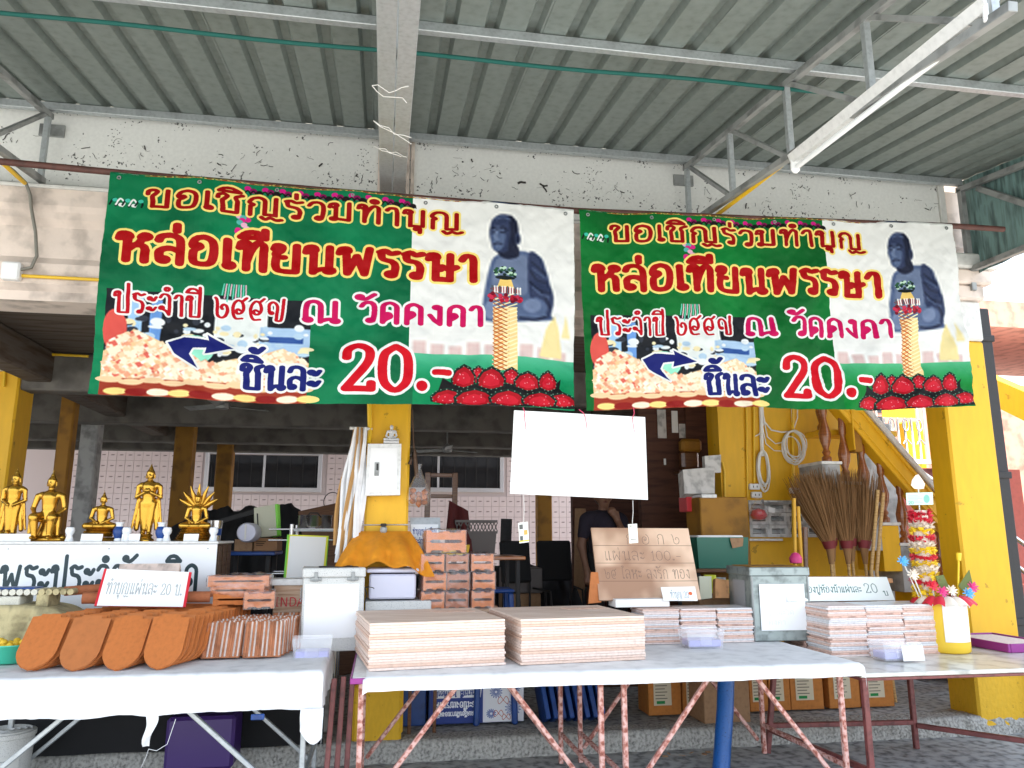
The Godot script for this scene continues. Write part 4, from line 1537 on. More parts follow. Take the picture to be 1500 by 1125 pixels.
	for k in 2:
		st = begin()
		lathe(st, [Vector2(0.05, 0.0), Vector2(0.05, 0.05), Vector2(0.03, 0.08), Vector2(0.055, 0.2), Vector2(0.03, 0.4), Vector2(0.04, 0.6)], 14, Transform3D(Basis(), Vector3(4.32, 2.575, -1.6) + Vector3(k * 0.5, 0, 0)))
		wpart("baluster", st, M.baluster, s)
	st = begin()
	bb(st, Vector3(4.209, 2.52, -1.75), Vector3(5.036, 2.575, -1.45), 0.006)
	wpart("landing_edge", st, M.yellow, s)
	# painted steel gate on the landing
	var gz := -2.5
	var gate := thing("steel_gate", "white steel bar gate with scrollwork beyond the staircase rail", "gate", Vector3(5.814, 2.328, -2.5))
	var gx0 := 5.385
	var gx1 := 6.253
	var gy0 := 2.383
	var gy1 := 3.307
	for e in [[Vector3(gx0, gy0, gz), Vector3(gx1, gy0, gz)], [Vector3(gx0, gy1, gz), Vector3(gx1, gy1, gz)], [Vector3(gx0, gy0, gz), Vector3(gx0, gy1, gz)], [Vector3(gx1, gy0 - 0.12, gz), Vector3(gx1, gy1, gz)]]:
		st = begin()
		bar(st, e[0], e[1], 0.05, 0.05, Vector3(0, 0, 1) , 0.004)
		wpart("gate_frame", st, M.white_paint, gate)
	for k in 9:
		var gx := gx0 + (gx1 - gx0) * (k + 1) / 10.0
		st = begin()
		bar(st, Vector3(gx, gy0, gz + 0.003), Vector3(gx, gy1, gz + 0.003), 0.018, 0.018, Vector3(0, 0, 1))
		wpart("gate_bar", st, M.white_paint, gate)
		if k % 2 == 1:
			st = begin()
			var pts := []
			for j in 15:
				var a := TAU * j / 14.0
				pts.append(Vector3(gx + 0.035 * sin(a), gy0 + 0.42 + 0.07 * cos(a), gz + 0.02))
			tube(st, pts, 0.008, 6)
			wpart("scroll", st, M.steel, gate)
			st = begin()
			tube(st, [Vector3(gx - 0.05, gy0 + 0.2, gz + 0.02), Vector3(gx, gy0 + 0.26, gz + 0.02), Vector3(gx + 0.05, gy0 + 0.2, gz + 0.02)], 0.008, 6)
			wpart("scroll", st, M.steel, gate)
	var im := blank(256, 64, Color(0.93, 0.72, 0.12))
	write(im, "ทางขน", 40, 46, 170, 28, Vector2(1.6, 1.4), Color(0.72, 0.50, 0.10))
	st = begin()
	box(st, Vector3(5.802, 2.94, -2.44), Vector3(0.42, 0.12, 0.006))
	one("name_plate", "yellow name plate hung on the white steel gate", "sign", st, sign_mat("gate_plate", im, 0.5))
	# floor of the landing and things past it
	st = begin()
	bb(st, Vector3(4.5, 0.13, -4.6), Vector3(7.4, 2.317, -2.56))
	one("landing", "dark red landing below the white steel gate", "landing", st, M.step_red)
	st = begin()
	bb(st, Vector3(5.113, 0.13, -2.3), Vector3(5.497, 2.765, -2.18))
	one("grey_wall", "short grey plastered wall behind the wooden balusters", "wall", st, M.grey_plaster)
	# black pipe against the right column
	var dp := thing("downpipe", "tall dark square downpipe beside the right-hand yellow column", "pipe", Vector3(5.0, 0, -0.6))
	st = begin()
	bb(st, Vector3(rx_end() + 0.03, 0, -0.80), Vector3(rx_end() + 0.25, 3.62, -0.62), 0.012)
	wpart("pipe", st, M.iron_dark, dp)
	for y in [0.8, 2.05, 3.3]:
		st = begin()
		bb(st, Vector3(rx_end() + 0.02, y, -0.81), Vector3(rx_end() + 0.26, y + 0.06, -0.605), 0.006)
		wpart("collar", st, M.iron_dark, dp)
	st = begin()
	tube(st, [Vector3(rx_end() + 0.03, 0.0, -0.35), Vector3(rx_end() + 0.03, 0.75, -0.35)], 0.035, 12)
	one("purple_pipe", "short purple standpipe at the foot of the right-hand column", "pipe", st, M.purple)
	# outer stair with yellow parapet, steel rails and dark red steps
	var os := thing("outer_staircase", "outdoor stair with yellow parapet, steel rails and dark red steps", "staircase", Vector3(7.2, 0, -2.2))
	for k in 14:
		st = begin()
		bb(st, Vector3(6.0, 0.17 * k, -1.0 - k * 0.28), Vector3(8.6, 0.17 * (k + 1) - 0.002, -1.28 - k * 0.28), 0.006)
		wpart("step", st, M.step_red, os)
	for k in 3:
		st = begin()
		var a := Vector3(6.05, 0.75 + k * 0.28, -0.9)
		tube(st, [a, a + Vector3(0, 2.36, -3.9)], 0.024, 8)
		wpart("hand_rail", st, M.steel, os)
	st = begin()
	prism(st, PackedVector2Array([Vector2(0, 1.55), Vector2(4.0, 3.9), Vector2(4.0, 4.3), Vector2(0, 2.0)]), 0.2, Transform3D(Basis(Vector3(0, 0, -1), Vector3.UP, Vector3(1, 0, 0)), Vector3(8.5, 0, -0.9)))
	wpart("parapet", st, M.yellow, os)
	for k in 2:
		st = begin()
		bb(st, Vector3(6.6 + k * 0.5, 1.75, -3.6), Vector3(6.85 + k * 0.5, 3.0 + k * 0.2, -3.4), 0.02)
		wpart("parapet_pier", st, M.yellow, os)
	# pink house beyond
	var ph := thing("pink_house", "pink house with small pierced blocks seen past the right-hand column", "house", Vector3(16, 0, -16))
	st = begin()
	bb(st, Vector3(10, 0, -20), Vector3(30, 5.9, -14))
	wpart("wall", st, M.pink_house, ph)
	st = begin()
	bb(st, Vector3(9.8, 7.6, -20), Vector3(30, 8.4, -13.8))
	wpart("upper_floor", st, M.pink_house, ph)
	for i in 3:
		for j in 3:
			st = begin()
			bb(st, Vector3(12.6 + i * 0.5, 4.6 + j * 0.36, -14.02), Vector3(12.9 + i * 0.5, 4.85 + j * 0.36, -13.98))
			wpart("vent_hole", st, M.glass_dark, ph)
	st = begin()
	bb(st, Vector3(12.6, 1.5, -14.02), Vector3(14.6, 3.9, -13.97))
	wpart("window", st, M.glass_dark, ph)


func rx_end() -> float:
	return 5.242


# a flat panel from its four corners, print on the front
func panel(st: SurfaceTool, tl: Vector3, tr: Vector3, br: Vector3, bl: Vector3, thick: float) -> void:
	var n := (tr - tl).cross(bl - tl).normalized()
	if n.z < 0:
		n = -n
	var k := n * thick
	var mid := (tl + tr + br + bl) * 0.25 - k * 0.5
	face(st, [tl, tr, br, bl], mid, [Vector2(0, 0), Vector2(1, 0), Vector2(1, 1), Vector2(0, 1)])
	face(st, [tl - k, tr - k, br - k, bl - k], mid, [Vector2(0.01, 0.01), Vector2(0.02, 0.01), Vector2(0.02, 0.02), Vector2(0.01, 0.02)])
	for e in [[tl, tr], [tr, br], [br, bl], [bl, tl]]:
		face(st, [e[0], e[1], e[1] - k, e[0] - k], mid, [Vector2(0.01, 0.01), Vector2(0.02, 0.01), Vector2(0.02, 0.02), Vector2(0.01, 0.02)])


# hollow tub with thin walls, wider at the rim
func tub(st: SurfaceTool, c: Vector3, s: Vector3, wall: float, flare := 0.0, b := Basis()) -> void:
	var h := s * 0.5
	var k := 1.0 - flare
	box(st, c + b * Vector3(0, wall * 0.5, 0), Vector3(s.x * k, wall, s.z * k), b)
	for q in [[1, 0], [-1, 0], [0, 1], [0, -1]]:
		var o := []
		for sg in [-1.0, 1.0]:
			for yy in [0.0, s.y]:
				var f := k if yy == 0.0 else 1.0
				var w = (h.z if q[0] else h.x) * f * sg
				var d := (h.x if q[0] else h.z) * f
				o.append(c + b * (Vector3(q[0] * d, yy, w) if q[0] else Vector3(w, yy, q[1] * d)))
		var inn := []
		var n := b * Vector3(-q[0], 0, -q[1]) * wall
		for p in o:
			inn.append(p + n)
		var mid: Vector3 = (o[0] + o[3]) * 0.5 + n * 0.5
		face(st, [o[0], o[1], o[3], o[2]], mid)
		face(st, [inn[0], inn[1], inn[3], inn[2]], mid)
		face(st, [o[1], o[3], inn[3], inn[1]], mid)


# ---------------------------------------------------------------- tables and cloths
func folding_table(label: String, x0: float, x1: float, z0: float, z1: float, y: float, leg_m: Material, edge_m: Material, top_m: Material) -> void:
	var t := thing("folding_table", label, "table", Vector3((x0 + x1) * 0.5, 0, (z0 + z1) * 0.5), "folding tables of the stall")
	var st := begin()
	bb(st, Vector3(x0 + 0.012, y - 0.03, z0 + 0.012), Vector3(x1 - 0.012, y - 0.004, z1 - 0.012))
	wpart("tabletop", st, top_m, t)
	for e in [[Vector3(x0, y - 0.036, z1 - 0.01), Vector3(x1, y - 0.006, z1)], [Vector3(x0, y - 0.036, z0), Vector3(x1, y - 0.006, z0 + 0.01)], [Vector3(x0, y - 0.036, z0 + 0.0102), Vector3(x0 + 0.01, y - 0.006, z1 - 0.0102)], [Vector3(x1 - 0.01, y - 0.036, z0 + 0.0102), Vector3(x1, y - 0.006, z1 - 0.0102)]]:
		st = begin()
		bb(st, e[0], e[1], 0.003)
		wpart("edge_band", st, edge_m, t)
	var mid := (x0 + x1) * 0.5
	for sx in [-1.0, 1.0]:
		var lx: float = (x0 + 0.06) if sx < 0 else (x1 - 0.06)
		for z in [z0 + 0.09, z1 - 0.09]:
			st = begin()
			bar(st, Vector3(lx, 0.004, z), Vector3(lx, y - 0.04, z), 0.03, 0.03, Vector3(0, 0, 1), 0.004)
			wpart("leg", st, leg_m, t)
			st = begin()
			bar(st, Vector3(lx - sx * 0.03, 0.09, z - 0.028), Vector3(mid + sx * 0.12, y - 0.045, z - 0.028), 0.026, 0.026, Vector3(0, 0, 1), 0.004)
			wpart("brace", st, leg_m, t)
		st = begin()
		bar(st, Vector3(lx, 0.2, z0 + 0.106), Vector3(lx, 0.2, z1 - 0.106), 0.024, 0.024, UP, 0.003)
		wpart("cross_bar", st, leg_m, t)


func cloth(label: String, x0: float, x1: float, z0: float, z1: float, y: float, drop: float, end: float, sd: int) -> void:
	var n := FastNoiseLite.new()
	n.seed = sd
	n.frequency = 1.0
	var st := begin()
	var wide := x1 - x0
	var deep := z1 - z0
	sheet(st, 110, 44, func(u, v):
		var a: float = u * (wide + 2 * end) - end
		var b: float = v * (deep + drop)
		var p := Vector3(x0 + clampf(a, 0.0, wide), y, z0 + minf(b, deep))
		var fall := maxf(0.0, b - deep)
		var side := maxf(0.0, maxf(-a, a - wide))
		var w: float = n.get_noise_2d(a * 2.2, 3.0)
		var w2: float = n.get_noise_2d(a * 7.0, b * 3.0)
		p.y += 0.003 * (w2 + 0.4 * n.get_noise_2d(a * 20.0, b * 20.0))
		if fall > 0.0:
			p.y -= fall * (1.0 + 0.06 * w)
			p.z += 0.014 + fall * 0.10 * (w + 0.35) + 0.02 * w2 * fall / drop
		elif b > deep - 0.02:
			p.z += 0.010
		if side > 0.0:
			p.y -= side
			p.x += (0.012 + side * 0.10 * n.get_noise_2d(b * 5.0, 9.0)) * signf(a)
		return p)
	one("tablecloth", label, "tablecloth", st, M.cloth_white, "white cloths on the stall tables")


func build_tables() -> void:
	folding_table("silver legged folding table carrying the curved orange roof tiles", -2.32, -0.33, -0.30, 0.80, 0.82, M.galv, M.galv, M.white_paint)
	folding_table("purple edged folding table with flaking pink legs under the white donation box", -0.14, 1.34, -0.28, 0.94, 0.80, M.rusty_leg, M.purple, M.white_paint)
	folding_table("folding table with flaking pink legs under the galvanised donation box", 1.36, 2.85, -0.28, 0.94, 0.80, M.rusty_leg, M.purple, M.white_paint)
	cloth("white cloth hanging low in front of the orange roof tiles", -2.36, -0.30, -0.32, 0.81, 0.822, 0.20, 0.20, 3)
	cloth("white cloth under the pale boards and both donation boxes", -0.06, 2.88, -0.30, 0.95, 0.802, 0.075, 0.07, 12)
	# torn flap and clip on the first cloth
	var st := begin()
	sheet(st, 6, 10, func(u, v): return Vector3(-0.40 + 0.12 * u, 0.63 - (0.12 + 0.06 * sin(u * 2.6)) * v, 0.845 + 0.02 * sin(v * 5.0 + u * 4.0)))
	one("torn_flap", "torn flap of white cloth hanging at the first table's corner", "cloth", st, M.cloth_white)
	st = begin()
	sheet(st, 4, 10, func(u, v): return Vector3(-1.19 + 0.06 * u * (1.0 - v * 0.5) + 0.008 * sin(v * 6), 0.63 - 0.16 * v, 0.84 + 0.01 * sin(v * 9.0 + u * 3.0)))
	tube(st, [Vector3(-1.16, 0.46, 0.85), Vector3(-1.12, 0.45, 0.85), Vector3(-1.07, 0.48, 0.85), Vector3(-1.04, 0.60, 0.84)], 0.0015, 5)
	tube(st, [Vector3(-1.16, 0.46, 0.85), Vector3(-1.17, 0.42, 0.85), Vector3(-1.19, 0.37, 0.85)], 0.0012, 5)
	one("cloth_tatter", "frayed tatter of white cloth dangling below the first table", "cloth", st, M.cloth_white)
	st = begin()
	box(st, Vector3(-0.62, 0.60, 0.862), Vector3(0.07, 0.03, 0.012), Basis(), 0.004)
	one("cloth_clip", "small blue clip at the hem of the first white cloth", "clip", st, M.blue)
	# vinyl topped table on maroon legs
	var t := thing("steel_table", "cream topped table on maroon steel legs under the yellow bucket", "table", Vector3(3.7, 0, 0.4))
	st = begin()
	bb(st, Vector3(2.885, 0.71, -0.30), Vector3(4.85, 0.735, 0.93), 0.004)
	wpart("tabletop", st, M.vinyl_cream, t)
	st = begin()
	bb(st, Vector3(2.89, 0.69, -0.29), Vector3(4.845, 0.708, 0.925), 0.003)
	wpart("underframe", st, M.maroon_leg, t)
	for p in [[2.93, 0.88], [2.82, -0.2], [3.96, -0.12], [4.8, 0.88]]:
		st = begin()
		bar(st, Vector3(p[0], 0.004, p[1]), Vector3(maxf(p[0], 2.93), 0.689, p[1]), 0.036, 0.036, Vector3(0, 0, 1), 0.004)
		wpart("leg", st, M.maroon_leg, t)
	for p in [[Vector3(2.82, 0.19, -0.2), Vector3(3.96, 0.19, -0.12)], [Vector3(2.83, 0.17, -0.18), Vector3(2.93, 0.17, 0.86)], [Vector3(3.97, 0.17, -0.10), Vector3(4.78, 0.17, 0.86)]]:
		st = begin()
		bar(st, p[0], p[1], 0.034, 0.034, UP, 0.004)
		wpart("stretcher", st, M.maroon_leg, t)


# ---------------------------------------------------------------- goods on the first table
func roof_tile_shape() -> ArrayMesh:
	var poly := PackedVector2Array()
	for q in [[-0.055, 0.40], [-0.06, 0.385], [-0.1, 0.38], [-0.1, 0.12], [-0.092, 0.085], [-0.075, 0.05], [-0.05, 0.022], [-0.022, 0.008], [-0.008, 0.0], [0.01, 0.002], [0.03, 0.012], [0.055, 0.026], [0.078, 0.055], [0.094, 0.09], [0.1, 0.125], [0.1, 0.37], [0.05, 0.372], [0.045, 0.395]]:
		poly.append(Vector2(q[0], q[1]))
	var st := begin()
	prism(st, poly, 0.013)
	return st.commit()


func ribbed_tile() -> Node3D:
	var root := Node3D.new()
	var st := begin()
	box(st, Vector3(0, 0.12, 0), Vector3(0.222, 0.24, 0.012), Basis(), 0.003)
	part("tile_body", st, M.clay_rib, root)
	st = begin()
	box(st, Vector3(0, 0.012, 0.013), Vector3(0.001, 0.03, 0.002))
	for k in 9:
		st = begin()
		box(st, Vector3(-0.098 + k * 0.0245, 0.12, 0.0095), Vector3(0.011, 0.236, 0.010), Basis(), 0.003)
		part("rib", st, M.clay_lime if k % 3 else M.clay_rib, root)
	return root


# shapes of a clay block with waisted slots, seen from its end
func slot_tile_shape(len: float, wide: float, high: float) -> ArrayMesh:
	var st := begin()
	var h := high
	var w := wide * 0.5
	var half := PackedVector2Array([Vector2(-w, 0), Vector2(-w * 0.8, 0), Vector2(-w * 0.72, h * 0.2), Vector2(-w * 0.2, h * 0.2), Vector2(-w * 0.12, h * 0.08), Vector2(w * 0.12, h * 0.08), Vector2(w * 0.2, h * 0.2), Vector2(w * 0.72, h * 0.2), Vector2(w * 0.8, 0), Vector2(w, 0), Vector2(w, h), Vector2(w * 0.84, h), Vector2(w * 0.74, h * 0.86), Vector2(-w * 0.74, h * 0.86), Vector2(-w * 0.84, h), Vector2(-w, h)])
	prism(st, half, len)
	return st.commit()


func crumple(st: SurfaceTool, s: Vector3, sd: int) -> void:
	var n := FastNoiseLite.new()
	n.seed = sd
	n.frequency = 9.0
	n.fractal_octaves = 3
	var h := s * 0.5
	for f in [[Vector3(0, 0, 1), Vector3(1, 0, 0)], [Vector3(1, 0, 0), Vector3(0, 0, -1)], [Vector3(-1, 0, 0), Vector3(0, 0, 1)], [Vector3(0, 1, 0), Vector3(1, 0, 0)]]:
		var nn: Vector3 = f[0]
		var uu: Vector3 = f[1]
		var vv := uu.cross(nn)
		sheet(st, 14, 8, func(a, b):
			var p: Vector3 = (nn + uu * (a * 2 - 1) + vv * (b * 2 - 1)) * h
			var e: float = minf(minf(a, 1 - a), minf(b, 1 - b))
			return p + nn * (0.002 + (n.get_noise_3dv(p) * 0.016 + 0.004) * minf(1.0, e * 6.0)))


func bundle(at: Vector3, wide: float, high: float, deep: float, turn: float, label: String, group: String, sd: int, wrapped := true) -> Node3D:
	var t := thing("tile_bundle", label, "tile bundle", at, group)
	t.rotation.y = turn
	var mesh := slot_tile_shape(deep, wide - 0.012, high * 0.5 - 0.004)
	for k in 2:
		var o := part("clay_tile", mesh, M.clay_dark if sd % 3 == 0 else M.clay, t)
		o.position = Vector3(0, 0.003 + k * high * 0.5, 0)
		if k == 1:
			o.rotation.z = PI
			o.position.y = high - 0.003
	if wrapped:
		var st := begin()
		crumple(st, Vector3(wide, high + 0.004, deep + 0.006), sd)
		var w := part("plastic_wrap", st, M.wrap, t)
		w.position.y = high * 0.5
	return t


func build_left_stock() -> void:
	# four rows of curved orange roof tiles leaning back
	var tile := roof_tile_shape()
	var r := RandomNumberGenerator.new()
	r.seed = 11
	for row in 4:
		var x := [-1.86, -1.63, -1.41, -1.19][row] as float
		for k in 22:
			var lab: String = "orange clay roof tile, %s from the front of the row %s" % [nth(k + 1), ["next to the straw cloth", "second from the straw cloth", "third from the straw cloth", "next to the ribbed tiles"][row]]
			var o := one("roof_tile", lab, "roof tile", tile, [M.clay, M.clay_b, M.clay][(k * 2 + row) % 3], "leaning orange roof tiles")
			o.position = Vector3(x + k * 0.011 + r.randfn() * 0.003, 0.828 + absf(r.randfn()) * 0.006, 0.64 + row * 0.015 - k * 0.036)
			o.rotation = Vector3(-0.86 - r.randf() * 0.02, 0.06 + r.randfn() * 0.012, 0)
	# ribbed tiles beside them
	var proto := ribbed_tile()
	for row in 2:
		for k in 11:
			var o := proto.duplicate() as Node3D
			o.name = numbered("ribbed_tile")
			add_child(o)
			tag(o, "ribbed terracotta tile, %s from the front of the row %s" % [nth(k + 1), ["beside the orange roof tiles", "beside the lilac tub"][row]], "roof tile", "leaning ribbed tiles")
			o.position = Vector3(-0.92 + row * 0.235 + k * 0.010 + r.randfn() * 0.006, 0.832 + absf(r.randfn()) * 0.006, 0.36 - k * 0.046)
			o.rotation = Vector3(-0.66 - r.randf() * 0.04, 0.05 + r.randfn() * 0.02, 0)
	proto.free()
	# white price board with red ends
	var im := blank(512, 220, Color(0.93, 0.93, 0.92))
	im.fill_rect(Rect2i(0, 0, 14, 220), Color(0.80, 0.08, 0.16))
	im.fill_rect(Rect2i(496, 0, 16, 220), Color(0.80, 0.08, 0.16))
	write(im, "ทำบุญแผ่นละ 20 บ.", 40, 150, 440, 70, Vector2(2.6, 2.2), Color(0.62, 0.64, 0.64))
	var st := begin()
	panel(st, Vector3(-1.743, 1.344, -0.02), Vector3(-1.219, 1.317, -0.06), Vector3(-1.215, 1.106, 0.05), Vector3(-1.746, 1.125, 0.09), 0.012)
	one("price_board", "white price board with red ends leaning on the orange roof tiles", "sign", st, sign_mat("price_board", im))
	# clay pipe behind the board
	st = begin()
	var pa := Vector3(-1.848, 1.165, 0)
	var pb := Vector3(-1.104, 1.155, -0.12)
	var ax := (pb - pa).normalized()
	var xf := Transform3D(frame_of(ax), pa)
	var l := (pb - pa).length()
	lathe(st, [Vector2(0.036, 0), Vector2(0.036, l), Vector2(0.026, l), Vector2(0.026, 0), Vector2(0.036, 0)], 18, xf)
	one("clay_pipe", "brown hollow clay pipe lying behind the white price board", "pipe", st, M.clay_dark)
	st = begin()
	lathe(st, [Vector2(0.03, 0), Vector2(0.03, 0.3), Vector2(0.02, 0.3), Vector2(0.02, 0)], 14, Transform3D(frame_of(Vector3(1, 0.06, -0.1).normalized()), Vector3(-1.993, 1.202, -0.1)))
	one("clay_pipe", "short brown clay pipe end beside the straw box", "pipe", st, M.clay_dark)
	st = begin()
	panel(st, Vector3(-1.695, 1.369, -0.16), Vector3(-1.324, 1.37, -0.18), Vector3(-1.318, 1.314, -0.14), Vector3(-1.693, 1.309, -0.12), 0.05)
	one("paper_packet", "flat pinkish packet in plastic lying behind the price board", "packet", st, M.clay_lime)
	# wrapped tile bundles
	var gname := "wrapped tile bundles on the first table"
	bundle(Vector3(-0.939, 1.092, -0.12) + Vector3(0, 0, -0.15), 0.34, 0.085, 0.26, 0.12, "clay tile bundle in crumpled plastic, lowest of the pile beside the ribbed tiles", gname, 2, false)
	bundle(Vector3(-0.931, 1.162, -0.12) + Vector3(0, -0.012, -0.15), 0.36, 0.085, 0.26, -0.06, "clay tile bundle in the middle of the pile beside the ribbed tiles", gname, 4, true)
	bundle(Vector3(-0.94, 1.228, -0.12) + Vector3(0, -0.014, -0.15), 0.40, 0.075, 0.26, 0.05, "clear wrapped clay tile bundle on top of the pile beside the ribbed tiles", gname, 5, true)
	bundle(Vector3(-0.787, 1.079, -0.04) + Vector3(0.0, 0, -0.1), 0.2, 0.11, 0.2, 0.1, "small wrapped tile bundle standing just behind the ribbed tiles", gname, 7, true)
	st = begin()
	bb(st, Vector3(-1.25, 0.826, -0.31), Vector3(-0.60, 0.99, -0.04), 0.006)
	one("low_crate", "low wooden crate under the pile of wrapped tile bundles", "crate", st, M.wood)
	# crate with red lettering
	var cr := thing("lettered_crate", "grey brown wooden crate with red letters beside the white donation box", "crate", Vector3(-0.58, 0.994, -0.3))
	st = begin()
	bb(st, Vector3(-0.727, 0.721, -0.5) , Vector3(-0.521, 1.215, -0.34), 0.004)
	wpart("side_board", st, M.wood, cr)
	st = begin()
	bb(st, Vector3(-0.796, 1.207, -0.52) + Vector3(0, 0.004, 0), Vector3(-0.503, 1.254, -0.32), 0.003)
	wpart("lid", st, M.white_paint, cr)
	var tm := TextMesh.new()
	tm.text = "INDAI"
	var fnt := SystemFont.new()
	fnt.font_names = PackedStringArray(["Droid Sans"])
	tm.font = fnt
	tm.font_size = 16
	tm.pixel_size = 0.0052
	tm.depth = 0.003
	var lo := part("lettering", tm, M.red_paint, cr)
	lo.position = Vector3(-0.598, 1.096, -0.335) - cr.position
	# straw boxes, cloth and basin at the far end
	st = begin()
	sheet(st, 26, 16, func(u, v):
		var a: float = v * 1.0
		var x: float = -2.62 + 0.72 * u
		var hump: float = 0.30 * (1.0 - pow(absf(u * 2 - 1), 3.0) * 0.25)
		if a < 0.45:
			return Vector3(x, 0.83 + hump, -0.28 + a / 0.45 * 0.36 + 0.02 * sin(u * 13.0))
		return Vector3(x - 0.02 * sin(u * 9.0), 0.83 + hump * (1.0 - (a - 0.45) / 0.55), 0.08 + 0.07 * (a - 0.45) + 0.018 * sin(u * 21.0 + a * 4.0)))
	sheet(st, 8, 8, func(u, v): return Vector3(-1.90 + 0.02 * v, 0.83 + 0.23 * (1.0 - v), -0.28 + 0.36 * u), true)
	one("straw_cloth", "straw coloured cloth heaped over a box at the table end", "cloth", st, M.cloth_straw)
	var sb := thing("straw_box", "pale woven box with scalloped rim resting on the straw cloth", "box", Vector3(-2.2, 1.13, -0.1))
	st = begin()
	bb(st, Vector3(-2.474, 1.116, 0), Vector3(-2.212, 1.18, -0.2), 0.006)
	wpart("dotted_side", st, M.straw_dot, sb)
	st = begin()
	bb(st, Vector3(-2.12, 1.111, 0), Vector3(-2.049, 1.191, -0.2), 0.006)
	wpart("plain_side", st, M.cloth_straw, sb)
	for k in 14:
		st = begin()
		tube(st, [Vector3(-2.47 + k * 0.042, 1.202 + 0.002, 0.0), Vector3(-2.47 + k * 0.042, 1.202 + 0.002, -0.2)], 0.02, 8)
		wpart("scallop", st, M.straw_dot if k < 9 else M.cloth_straw, sb)
	st = begin()
	bb(st, Vector3(-2.471, 1.22, -0.16), Vector3(-2.143, 1.232 , -0.02), 0.004)
	wpart("blue_trim", st, M.blue, sb)
	var bs := thing("plastic_basin", "small turquoise basin of yellow flowers at the table end", "basin", Vector3(-2.113, 0.828, 0.278))
	st = begin()
	lathe(st, [Vector2(0.0, 0.004), Vector2(0.085, 0.0), Vector2(0.095, 0.01), Vector2(0.125, 0.095), Vector2(0.135, 0.1), Vector2(0.132, 0.107), Vector2(0.12, 0.1), Vector2(0.088, 0.014), Vector2(0.0, 0.012)], 28)
	part("bowl", st, M.teal, bs)
	for k in 16:
		st = begin()
		var a := k * 2.4
		var rr := 0.025 + 0.075 * sqrt(k / 16.0)
		var c := Vector3(cos(a) * rr, 0.1 + 0.012 * sin(k * 1.7), sin(a) * rr)
		lathe(st, [Vector2(0.0, -0.02), Vector2(0.016, -0.014), Vector2(0.024, 0.0), Vector2(0.018, 0.014), Vector2(0.0, 0.02)], 9, Transform3D(Basis(Vector3(1, 0, 0.3).normalized(), k * 0.7), c))
		part("flower_head", st, M.yellow_flower, bs)


